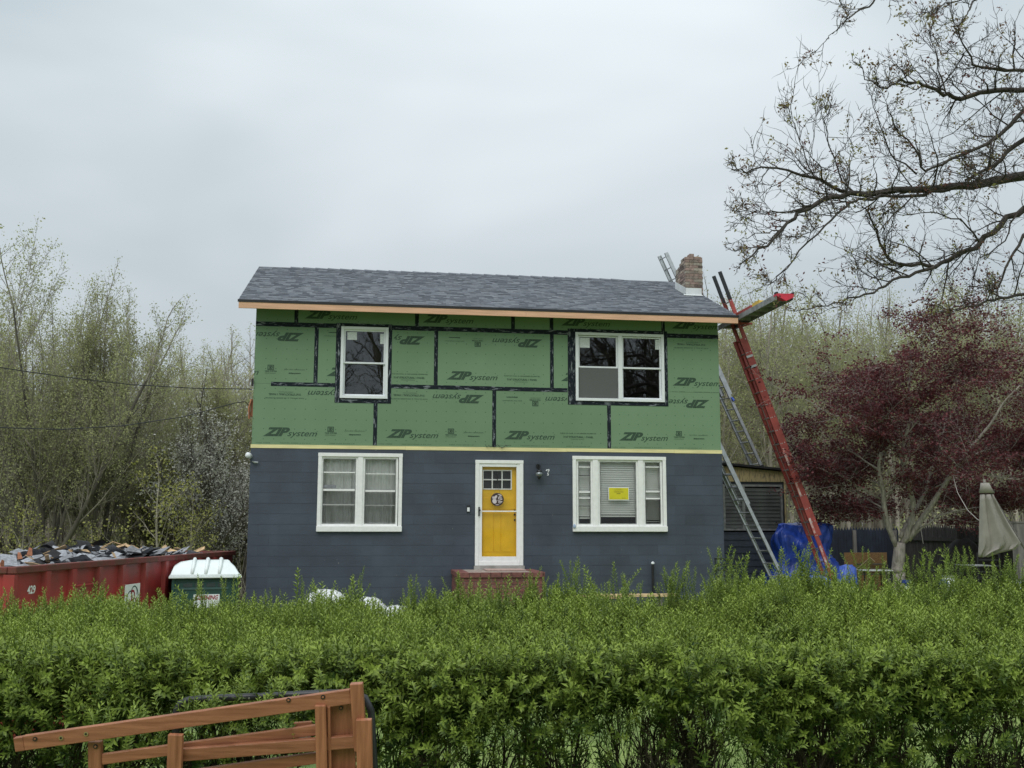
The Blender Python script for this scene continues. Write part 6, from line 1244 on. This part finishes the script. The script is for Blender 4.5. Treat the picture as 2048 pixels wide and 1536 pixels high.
# --- overhanging branches of the big tree at the upper right
OD = 12.5; OT = P2(2560, 13.5, 0); og = ground(float(OT[0]), float(OT[1])); oo = np.array([OT[0], OT[1], og])
def op(px, py, D): return Vector(atD(px, py, D)-oo)
over = thing('overhanging_tree', 'large tree off the right edge with bare twiggy limbs reaching into the sky', 'tree', tuple(oo))
crotch = Vector((0, 0, 4.2)); otr = MB(); otr.tube([(0, 0, -0.2), (0.05, 0, 1.5), (0.0, 0.05, 3), crotch, (0.15, 0.1, 7.5), (0.3, 0.0, 10)], [0.45, 0.34, 0.31, 0.30, 0.2, 0.08], 14)
So = []; To = []; rno = random.Random(13)
Po = dict(n=[8, 7, 6, 4], kids=[7, 5, 3], levels=3, wob=[0.10, 0.15, 0.18, 0.2], up=[0.02, 0.03, 0.035, 0.04], first=[0.1, 0.15, 0.1], ang=[(25, 60), (25, 65), (25, 65)], len=[0.62, 0.6, 0.6], rk=0.5, rmin=0.0034, cont=0.6, tipn=2)
OL = [([(2200, 330), (2048, 352), (1970, 366), (1900, 374), (1790, 384), (1700, 388), (1650, 398), (1600, 425), (1560, 462), (1520, 500), (1478, 530)], 0.085, 0.008, 12.8, 11.2),
      ([(1900, 376), (1850, 392), (1780, 392), (1720, 398), (1690, 412), (1650, 448), (1600, 500), (1560, 555), (1535, 570)], 0.03, 0.006, 12.3, 11.4),
      ([(1700, 388), (1640, 362), (1590, 345), (1540, 335), (1490, 345), (1462, 338)], 0.03, 0.006, 12.3, 11.3),
      ([(2200, 360), (2048, 415), (2000, 448), (1950, 490), (1900, 520), (1870, 532), (1820, 528), (1780, 523), (1762, 490), (1750, 450), (1730, 415)], 0.055, 0.01, 12.6, 12.2),
      ([(1880, 530), (1830, 548), (1785, 560), (1745, 585), (1700, 600), (1650, 610), (1600, 618)], 0.028, 0.006, 12.4, 11.7),
      ([(2200, 210), (2048, 275), (2000, 320), (1960, 345), (1930, 360)], 0.05, 0.014, 12.7, 12.3),
      ([(2200, 160), (2048, 184), (1990, 182), (1940, 192), (1895, 195), (1860, 175), (1840, 165), (1800, 162), (1770, 175), (1740, 165), (1718, 128)], 0.05, 0.005, 12.6, 11.6),
      ([(2200, 250), (2048, 222), (2010, 260), (1975, 290), (1900, 320), (1850, 345), (1830, 300), (1790, 250), (1775, 210)], 0.04, 0.006, 12.4, 11.8),
      ([(2200, 120), (2048, 140), (1990, 140), (1950, 130), (1925, 90), (1910, 55)], 0.035, 0.006, 12.3, 11.9),
      ([(2200, 560), (2048, 590), (2000, 596), (1960, 604), (1920, 618), (1890, 625)], 0.03, 0.008, 12.4, 12.0),
      ([(2100, 430), (2048, 470), (2020, 520), (2000, 570), (1990, 600)], 0.03, 0.008, 12.2, 12.0),
      ([(1880, -60), (1760, -20), (1745, 5), (1712, 25), (1690, 45), (1665, 68), (1652, 78)], 0.02, 0.003, 11.5, 11.0),
      ([(2100, -60), (1960, -10), (1940, 15), (1925, 40), (1915, 80)], 0.02, 0.004, 11.5, 11.2),
      ([(1960, -20), (1900, 5), (1870, 18), (1850, 35)], 0.012, 0.003, 11.5, 11.2),
      ([(1625, 352), (1604, 300), (1592, 260), (1577, 215)], 0.010, 0.004, 11.9, 11.7),
      ([(1705, 388), (1672, 325), (1655, 275), (1650, 240), (1662, 208)], 0.013, 0.004, 12.2, 11.9),
      ([(1830, 345), (1775, 300), (1752, 230), (1748, 175)], 0.014, 0.004, 12.2, 12.0),
      ([(1620, 418), (1560, 430), (1510, 420), (1475, 425)], 0.013, 0.004, 11.9, 11.6),
      ([(1560, 462), (1520, 465), (1485, 475)], 0.010, 0.004, 11.6, 11.5),
      ([(1900, 195), (1880, 140), (1865, 95), (1858, 62)], 0.012, 0.004, 12.0, 11.9),
      ([(1980, 330), (1990, 270), (2010, 220), (2030, 180)], 0.014, 0.005, 12.4, 12.3),
      ([(1960, 480), (1920, 440), (1860, 425), (1800, 430)], 0.016, 0.005, 12.4, 12.0),
      ([(2030, 430), (2010, 480), (1960, 520), (1945, 560)], 0.014, 0.005, 12.5, 12.3)]
for li, (poly, ra, rb_, Da, Db) in enumerate(OL):
    n = len(poly)-1; pts = [op(px, py, Da+(Db-Da)*i/n) for i, (px, py) in enumerate(poly)]
    if poly[0][0] >= 2100 and li < 11: otr.tube([crotch+Vector((0, 0, max(0, (pts[0].z-crotch.z)*0.5))), crotch.lerp(pts[0], 0.55)+Vector((0, 0, 0.2)), pts[0]], [ra*1.9, ra*1.4, ra], 8)
    q = []
    for i in range(n):
        for t in (0, 0.34, 0.67): q.append(pts[i].lerp(pts[i+1], t)+Vector((rno.gauss(0, 0.014), rno.gauss(0, 0.014), rno.gauss(0, 0.014))))
    q.append(pts[-1]); otr.tube(q, [0.82*(ra+(rb_-ra)*(i/(len(q)-1))**0.8) for i in range(len(q))], 8)
    small = 11 <= li <= 13; Ltot = sum((pts[i+1]-pts[i]).length for i in range(n)); nk = int(Ltot*(6.6 if not small else 4.5)); 
    for k in range(nk):
        t = 0.10+0.9*(k+rno.random())/nk; t = min(t, 0.999); i = int(t*n); b = pts[i].lerp(pts[i+1], t*n-i); dd = (pts[i+1]-pts[i]).normalized(); ro = ra+(rb_-ra)*t**0.8
        side = Vector((rno.gauss(0, 0.45), rno.gauss(0, 0.8), rno.uniform(-0.5, 1.0))); nd = (dd*0.55+side).normalized(); l_ = rno.uniform(0.35, 0.95)*(0.42 if small else 1.05-0.80*t)
        grow(So, To, b, nd, l_, max(0.0045, min(ro*0.45, 0.012)), 1, rno, Po)
tk = part('trunk', otr, M['darkbark'], over, smooth=True)
def prx(P_):
    d = np.asarray(P_)+oo-CAM; z = d@FW; return 1024+FPX*(d@RT)/z
SoA = np.array([s[1:] for s in So]); SoA = SoA[prx(SoA[:, 3:6]) > 1447]; To = [t for t in np.array(To)[prx(np.array(To)) > 1447]]
V, F = segs_mesh(SoA, 4); obj('branch', npmesh('branch', V, F, M['darkbark']), tk)['kind'] = 'stuff'
rg3 = np.random.default_rng(15); T = np.array(To); keep = rg3.random(len(T)) < 0.05; T = T[keep]; C = np.repeat(T, 9, 0); C = C+rg3.normal(size=C.shape)*0.030
ton = np.repeat(rg3.random(len(T))**1.4, 9); V, F, tn = leaf_quads(C, 0.036, rg3, ton, asp=0.5); o = obj('crown', npmesh('crown', V, F, M['oakleaf'], tone=tn), over); o['kind'] = 'stuff'; print('over', len(So), len(C))
# trees on the other side of the road, behind the photographer (they show in the window panes)
for i_, (x, y, s_) in enumerate([(-22+i*3.1+(i*7 % 3), -50-(i*5 % 17), 2.3+0.15*(i % 5)) for i in range(18)]):
    t_ = thing('roadside_tree', 'large bare tree across the road behind the photographer', 'tree', (x, y, 0), i_*1.3, 'bare trees across the road'); t_.scale = (s_, s_, s_); pm_ = (slims[0], slims[1], multi2, slims[2])[i_ % 4]; tk = obj('trunk', pm_[0], t_); obj('branch', pm_[1], tk)['kind'] = 'stuff'
# ------------------------------------------------------------------ hedge
RH = np.array([_cy, -_sy, 0.0]); FH = np.array([_sy, _cy, 0.0])   # along the hedge, across it
rgh = np.random.default_rng(99)
def leaf_t(base, d, upv, Lf, w):
    d = d/np.linalg.norm(d); s = np.cross(d, upv); s /= np.linalg.norm(s)+1e-9; n = np.cross(s, d); return [base, base+d*Lf*0.48+s*w*0.5+n*w*0.18, base+d*Lf*0.52-n*w*0.04, base+d*Lf*0.48-s*w*0.5+n*w*0.18, base+d*Lf+n*Lf*-0.08]
LF4 = [(0, 1, 2), (1, 4, 2), (0, 2, 3), (2, 4, 3)]
def sprig(seed, L_, pairs, lf, wf=0.30):
    r_ = np.random.default_rng(seed); V = []; F = []; tone = []; ph = r_.uniform(0, 3.14); bend = r_.normal(size=2)*0.12
    def P(t): return np.array([bend[0]*L_*t*t, bend[1]*L_*t*t, L_*t])
    for k in range(pairs):
        t = 0.12+0.88*k/(pairs-1); b = P(t); ph += 1.571+r_.normal()*0.15; Lf = lf*(0.62+0.6*math.sin(math.pi*min(1, 0.15+t*0.75)))*(0.55 if k == pairs-1 else 1)*r_.uniform(0.85, 1.15); rise = 0.40+0.6*t
        for s in (0, math.pi):
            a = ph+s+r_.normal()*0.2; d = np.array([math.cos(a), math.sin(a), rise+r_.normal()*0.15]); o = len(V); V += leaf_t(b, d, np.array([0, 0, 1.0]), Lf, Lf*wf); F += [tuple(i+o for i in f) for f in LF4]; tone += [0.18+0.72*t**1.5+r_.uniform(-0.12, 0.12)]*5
    o = len(V); V += leaf_t(P(1.0), np.array([0.1, 0, 1.0]), np.array([0.3, 0.9, 0.1]), lf*0.5, lf*0.16); F += [tuple(i+o for i in f) for f in LF4]; tone += [0.95]*5
    o = len(V); a = 0.0018
    for t in (0, 0.5, 1.0):
        c = P(t); V += [c+np.array([a, 0, 0]), c+np.array([-a*0.5, a*0.87, 0]), c+np.array([-a*0.5, -a*0.87, 0])]; tone += [0.35]*3
    for j in (0, 3):
        for k in range(3): k2 = (k+1) % 3; F += [(o+j+k, o+j+k2, o+j+3+k2), (o+j+k, o+j+3+k2, o+j+3+k)]
    return np.array(V), np.array(F), np.array(tone)
SPR = [sprig(i, 0.115, 9, 0.0255, 0.36) for i in range(5)]; LONG = [sprig(50+i, 0.25, 17, 0.026, 0.34) for i in range(4)]; SMALL = [sprig(80+i, 0.12, 9, 0.028, 0.36) for i in range(3)]
def scatter(name, sets, root, mat, parent):
    """sets: list of (templates, positions, directions, scales, toneshift)"""
    VV = []; FF = []; TT = []; off = 0
    for tm, P_, D_, S_, Ts in sets:
        n = len(P_); which = rgh.integers(0, len(tm), n); d, a, b = rot_to(D_); sp = rgh.uniform(0, 6.283, n); a2 = a*np.cos(sp)[:, None]+b*np.sin(sp)[:, None]; b2 = np.cross(d, a2)
        for w in range(len(tm)):
            ix = np.where(which == w)[0]
            if not len(ix): continue
            v, f, t = tm[w]; X = v[None, :, 0, None]*a2[ix][:, None]+v[None, :, 1, None]*b2[ix][:, None]+v[None, :, 2, None]*d[ix][:, None]; X = X*S_[ix][:, None, None]+P_[ix][:, None]
            VV.append(X.reshape(-1, 3)); FF.append((f[None]+(np.arange(len(ix))*len(v))[:, None, None]).reshape(-1, 3)+off); off += len(ix)*len(v); TT.append(np.clip(t[None]+Ts[ix][:, None], 0, 1).reshape(-1))
    V = np.concatenate(VV)-root; F = np.concatenate(FF); T = np.concatenate(TT); print(name, len(F)); return obj(name, npmesh(name, V, F, mat, tone=T), parent)
def hpos(u, d, z): return CAM*np.array([1, 1, 0])+RH*u[:, None]+FH*d[:, None]+np.array([0, 0, 1.0])*z[:, None]
D_F, D_B = 4.40, 5.75
def wob_(u, d): return 0.018*np.sin(u*2.3+d*1.1)+0.02*np.sin(u*5.1+1.3+d*2)+0.018*np.sin(u*9.7+d*4+0.5)
def htop(u, d): # height of the clipped top
    t = np.clip((d-D_F)/(D_B-D_F), 0, 1); yb = np.interp(u*2071/5.75+1024, [0, 150, 350, 500, 620, 800, 880, 1100, 1250, 1380, 1450, 1600, 1750, 1900, 2048], [1205, 1200, 1210, 1200, 1190, 1200, 1172, 1180, 1198, 1188, 1150, 1146, 1150, 1150, 1154]); zb = 1.565-(yb-1038)/2071*5.75-0.01; return 0.99+(zb-0.99)*t**0.65-0.09*np.exp(-t/0.10)+wob_(u, d)
hroot = hpos(np.array([0.0]), np.array([4.7]), np.array([0.0]))[0]
hed = thing('privet_hedge', 'dense green privet hedge running across the whole foreground', 'hedge', tuple(hroot))
def dirs(n, tilt, bias=(0, 0, 1)): v = rgh.normal(size=(n, 3))*tilt+np.array(bias); return v/np.linalg.norm(v, axis=1, keepdims=True)
sets = []
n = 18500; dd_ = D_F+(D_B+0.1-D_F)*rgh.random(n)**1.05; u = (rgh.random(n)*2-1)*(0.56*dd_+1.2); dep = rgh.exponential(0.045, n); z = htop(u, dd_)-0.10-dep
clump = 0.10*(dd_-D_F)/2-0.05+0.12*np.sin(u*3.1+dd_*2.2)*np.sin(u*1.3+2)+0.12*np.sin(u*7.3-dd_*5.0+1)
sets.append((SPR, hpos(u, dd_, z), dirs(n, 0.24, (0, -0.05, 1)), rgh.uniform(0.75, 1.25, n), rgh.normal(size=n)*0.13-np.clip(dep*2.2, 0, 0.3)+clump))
n = 5600; dd_ = D_F+(D_B-D_F)*rgh.random(n); u = (rgh.random(n)*2-1)*(0.56*dd_+1.2); z = htop(u, dd_)-0.21+0.05*rgh.random(n)+0.05*np.sin(u*13)*np.sin(dd_*11+2*u); sets.append((LONG, hpos(u, dd_, z), dirs(n, 0.12), rgh.uniform(0.7, 1.05, n), rgh.normal(size=n)*0.12+0.04))
# front face: shade put into the leaf colour, darker overall and towards the bottom
n = 11500; u = (rgh.random(n)*2-1)*3.5; zf_ = 0.42+0.58*rgh.random(n)**0.8; dd_ = D_F-0.10*np.sin(np.clip((zf_-0.5)/0.5, 0, 1)*2.6)+rgh.random(n)*0.22-0.05+0.05*np.sin(u*5.3)+0.04*np.sin(u*11+2); cut = 0.78+0.05*np.sin(u*4.1)+0.05*np.sin(u*9.3+1.2)+0.04*np.sin(u*17)
keep = (zf_ > cut) | (rgh.random(n) < (0.22+0.16*np.sin(u*6.1+1)*np.sin(u*2.3))*np.clip((zf_-0.35)/0.35, 0.25, 1)); u, dd_, zf_ = u[keep], dd_[keep], zf_[keep]; n = len(u)
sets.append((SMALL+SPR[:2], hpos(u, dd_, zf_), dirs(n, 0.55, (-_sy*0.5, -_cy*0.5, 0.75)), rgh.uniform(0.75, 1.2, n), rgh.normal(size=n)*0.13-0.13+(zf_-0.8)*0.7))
n = 800; u = (rgh.random(n)*2-1)*3.0; dd_ = D_F+0.2+rgh.random(n)*1.7; z = 0.45+rgh.random(n)*0.4
cut2 = 0.45+0.2*np.sin(u*3.3+dd_*2)+0.2*np.sin(u*7.7-dd_); kp = rgh.random(n) < cut2; u, dd_, z = u[kp], dd_[kp], z[kp]; n = len(u)
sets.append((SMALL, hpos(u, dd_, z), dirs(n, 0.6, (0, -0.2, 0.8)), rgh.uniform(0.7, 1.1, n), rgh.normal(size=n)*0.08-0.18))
# taller shoots standing over the top
n = 620; u = (rgh.random(n)*2-1)*3.9; dd_ = D_B-0.75*rgh.random(n)**1.5; grp = np.round(u*2.4+0.3*np.sin(u*5))/2.4; z = htop(u, dd_)-0.20+np.clip(0.16*np.sin(grp*37.7), -0.02, 0.2)*rgh.random(n)+0.02
sets.append((LONG, hpos(u, dd_, z), dirs(n, 0.13), rgh.uniform(0.7, 1.05, n), rgh.normal(size=n)*0.08))
# individual tall shoots at places of the photo
tall = [(182, 1178), (600, 1150), (715, 1148), (490, 1215), (280, 1200), (20, 1195), (825, 1160), (860, 1180), (925, 1150), (1000, 1160), (1075, 1160), (1150, 1128), (1222, 1135), (1258, 1158), (1340, 1128), (1350, 1115), (1432, 1078), (1378, 1130), (1475, 1115), (1560, 1098), (1615, 1090), (1720, 1090), (1825, 1105), (1885, 1098), (1935, 1095), (1905, 1092), (1990, 1115), (1850, 1110), (2030, 1120), (420, 1160), (458, 1150), (540, 1195), (340, 1185), (100, 1205), (1780, 1120), (650, 1165)]
pu, pd, pz, ps = [], [], [], []
for px, py in tall:
    D = rgh.uniform(5.0, 5.7); q = atD(px, py, D)-CAM; uu, dq = float(q@RH), float(q@FH); zt_ = float(q[2]+CAM[2]); zb = float(htop(np.array([uu]), np.array([dq]))[0])-0.06; h = max(0.12, zt_-zb)
    k = max(1, int(round(h/0.2)))
    for j in range(k): pu.append(uu+rgh.normal()*0.008); pd.append(dq); pz.append(zb+j*h/k*0.9); ps.append(h/k/0.25*1.08)
    for j in range(24):
        f_ = rgh.random()**1.2*0.72; sp_w = 0.060*(1-f_)+0.008; pu.append(uu+rgh.normal()*sp_w); pd.append(dq+rgh.normal()*sp_w); pz.append(zb-0.05+h*f_); ps.append(rgh.uniform(0.45, 0.7))
n = 3000; u = (rgh.random(n)*2-1)*3.9; dd_ = D_B-0.9*rgh.random(n)**1.3; hh_ = 0.13*np.clip(np.sin(u*11+2*np.sin(u*4.3))*np.sin(dd_*9+u*3), 0, 1); sets.append((SPR, hpos(u, dd_, htop(u, dd_)-0.11+hh_*rgh.random(n)), dirs(n, 0.2), rgh.uniform(0.6, 1.0, n), rgh.normal(size=n)*0.08+0.03))
n = len(pu); sets.append((LONG, hpos(np.array(pu), np.array(pd), np.array(pz)), dirs(n, 0.24), np.array(ps), rgh.normal(size=n)*0.06))
# a few sprays in front of the folded chair and lit shoots on the front
for cxp, cyp, D, k in ((430, 1405, 3.0, 9), (520, 1395, 3.0, 9), (385, 1412, 3.0, 8), (610, 1395, 3.0, 5), (535, 1425, 3.02, 14), (470, 1390, 3.25, 10), (265, 1440, 3.05, 12), (270, 1520, 3.0, 9), (745, 1425, 3.1, 5), (960, 1440, 3.35, 22), (1640, 1330, 3.5, 10), (1590, 1400, 3.5, 22), (1280, 1330, 3.5, 16), (1850, 1330, 3.5, 14), (60, 1350, 3.4, 14), (210, 1440, 3.05, 6)):
    D = D+0.72; q = atD(cxp, cyp, D)-CAM; u = np.full(k, float(q@RH))+rgh.normal(size=k)*0.05; dq = np.full(k, float(q@FH))+rgh.normal(size=k)*0.03; z = np.full(k, float(q[2]+CAM[2]))+rgh.normal(size=k)*0.05-0.05
    sets.append((SPR, hpos(u, dq, z), dirs(k, 0.35, (0, -0.25, 0.8)), rgh.uniform(0.6, 0.95, k), rgh.normal(size=k)*0.06+0.05))
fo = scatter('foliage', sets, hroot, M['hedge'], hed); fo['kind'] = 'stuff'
# stems: forked, brown, thick below
Sh = []; rs_ = random.Random(55); Th = []
Ph = dict(n=[6, 5, 4, 3], kids=[5, 4, 3], levels=3, wob=[0.10, 0.13, 0.15, 0.18], up=[0.05, 0.07, 0.06, 0.05], first=[0.25, 0.2, 0.15], ang=[(14, 38), (18, 45), (20, 50)], len=[0.62, 0.6, 0.6], rk=0.62, rmin=0.0022, cont=0.6)
for i_ in range(210):
    uu, dq = rs_.uniform(-3.9, 3.9), rs_.uniform(D_F+0.1, D_B-0.2); p = hpos(np.array([uu]), np.array([dq]), np.array([-0.02]))[0]-hroot
    grow(Sh, Th, Vector(p), Vector((rs_.gauss(0, 0.22), rs_.gauss(0, 0.15), 1)).normalized(), rs_.uniform(0.38, 0.55), rs_.uniform(0.010, 0.024), 0, rs_, Ph)
Sh = np.array([s[1:] for s in Sh]); hw_w = hroot+Sh[:, 3:6]; keep = Sh[:, 5] < 1.06; V, F = segs_mesh(Sh[keep], 4); o = obj('stem', npmesh('stem', V, F, pbr('hedge_bark', (0.085, 0.066, 0.050), 0.95, 0.3, 30)), hed); o['kind'] = 'stuff'; print('stems', keep.sum())
# grass blades on the lawn behind the hedge
n = 26000; gu = (rgh.random(n)*2-1)*6; gd = 6.0+rgh.random(n)**1.3*9; P_ = hpos(gu, gd, np.zeros(n)); P_[:, 2] = [ground(x, y)-0.005 for x, y in P_[:, :2]]
a = rgh.uniform(0, 6.28, n); w = 0.006; h = rgh.uniform(0.04, 0.10, n); dx = np.stack([np.cos(a)*w, np.sin(a)*w, np.zeros(n)], 1); tip = np.stack([rgh.normal(size=n)*0.03, rgh.normal(size=n)*0.03, h], 1)
V = np.stack([P_-dx, P_+dx, P_+tip], 1).reshape(-1, 3); F = np.arange(3*n).reshape(n, 3); tag(obj('grass', npmesh('grass', V, F, M['grassblade'], tone=np.repeat(rgh.random(n), 3))), 'short lawn grass seen through the hedge stems', 'grass', kind='stuff')
# ------------------------------------------------------------------ folded wooden furniture leaning at the hedge
CHM = pbr('oiled_eucalyptus', (0.38, 0.155, 0.075), 0.42, 0.16, 5, 0.12, 45, col2=(0.25, 0.092, 0.042), stretch=(1.2, 1, 7), rnd=0.12)
CHM = pbr('oiled_eucalyptus', (0.40, 0.165, 0.085), 0.45, 0.16, 7, 0.25, 60, col2=(0.22, 0.082, 0.038), stretch=(0.7, 1, 11), rnd=0.12, lo=0.3, hi=0.7, detail=8)
CHV = pbr('oiled_eucalyptus_upright', (0.40, 0.165, 0.085), 0.45, 0.16, 7, 0.25, 60, col2=(0.22, 0.082, 0.038), stretch=(11, 1, 0.7), rnd=0.12, lo=0.3, hi=0.7, detail=8)
FD = 3.62
fo_ = np.array(P2(400, FD+0.05, 0.0)); fch = thing('folded_chair', 'folded reddish brown wooden garden chair leaning upright against the hedge', 'folding chair', tuple(fo_))
def F3(px, py, dD=0.0): return Vector(atD(px, py, FD+dD)-fo_)
vdir = Vector(tuple(FW))
def bar(name, a, b, wpx, dD, th=0.022, lab=None, cyl=None):
    """flat bar between two photo points, wpx photo pixels wide, th thick along the view"""
    p, q = F3(*a, dD), F3(*b, dD); w = wpx*(FD+dD)/FPX; m = MB(); d = (q-p).normalized(); s = d.cross(vdir).normalized(); n_ = s.cross(d).normalized(); vs = []
    for c in (p, q):
        for i, j in ((-1, -1), (1, -1), (1, 1), (-1, 1)): vs.append(c+s*(i*w/2)+n_*(j*th/2))
    m.add(vs, [(0, 3, 2, 1), (4, 5, 6, 7), (0, 1, 5, 4), (1, 2, 6, 5), (2, 3, 7, 6), (3, 0, 4, 7)]); return part(name, m, CHM if abs(d.z) < 0.7 else CHV, fch, bevel=0.0025)
def screw(par, px, py, dD, bright=False):
    c = F3(px, py, dD-0.0125); m = MB(); m.tube([c+vdir*0.001, c-vdir*0.0015], 0.0080, 10); part('bolt', m, pbr('brass_bolt', (0.55, 0.42, 0.25), 0.35, 0.1, 9, metal=0.8) if bright else M['dark'], par); 
    m = MB(); m.tube([c-vdir*0.0016, c-vdir*0.0022], 0.0042, 8); part('bolt_hole', m, M['dark'] if bright else CHM, par)
r1 = bar('rail', (50, 1485), (702, 1392), 29, 0.0); e1 = bar('rail_end', (31, 1488.5), (50, 1485.6), 28, 0.0015)
for px, py, br in ((70, 1478, False), (122, 1476, True), (172, 1468, True), (577, 1400, False), (646, 1394, False)): screw(r1, px, py, 0.0, br)
bar('post', (713, 1366), (722, 1500), 25, -0.004, 0.030)
lp = bar('post', (728, 1438), (734, 1780), 31, -0.028, 0.024)
l1 = bar('leg', (191, 1482), (196, 1780), 27, 0.024); screw(l1, 191, 1493, 0.022)
bar('leg', (352, 1468), (340, 1780), 29, -0.030)
bar('slat', (204, 1518), (640, 1458), 21, 0.026, 0.018)
bar('slat', (362, 1509), (712, 1482), 25, 0.0, 0.022)
bar('slat', (330, 1558), (640, 1514), 22, 0.026, 0.018)
bar('slat', (362, 1578), (712, 1552), 25, 0.0, 0.022)
bar('slat', (204, 1610), (712, 1580), 24, 0.026, 0.018)
bar('stile', (642, 1409), (650, 1780), 22, -0.010, 0.030); bar('stile', (658, 1412), (666, 1780), 6, -0.004, 0.02)
pn = bar('panel', (681, 1400), (690, 1780), 54, 0.030, 0.02); screw(pn, 682, 1416, 0.028)
bar('cross_piece', (588, 1449), (624, 1446), 8, 0.045, 0.015); bar('cross_piece', (590, 1481), (622, 1477), 7, 0.045, 0.015); bar('cross_piece', (204, 1660), (712, 1650), 26, 0.004, 0.02)
# the black bent tube frame behind it
bk = thing('metal_frame', 'black bent metal furniture frame between the wooden chair and hedge', 'frame', tuple(np.array(P2(500, FD+0.16, 0.0)))); bo = np.array(P2(500, FD+0.16, 0.0))
def B3(px, py): return Vector(atD(px, py, FD+0.16)-bo)
m = MB(); m.tube([B3(345, 1800), B3(350, 1560), B3(352, 1440), B3(354, 1420), B3(362, 1406), B3(378, 1400), B3(420, 1397), B3(520, 1393), B3(640, 1387), B3(700, 1386), B3(730, 1396), B3(742, 1420), B3(750, 1560), B3(755, 1900)], 0.0135, 8); part('frame_tube', m, M['darkpl'], bk, smooth=True)
for px, py in ((385, 1399.5), (420, 1397), (500, 1394)): c = B3(px, py)-vdir*0.0132; m = MB(); m.tube([c, c-vdir*0.002], 0.004, 6); part('rivet', m, M['alu'], bk)
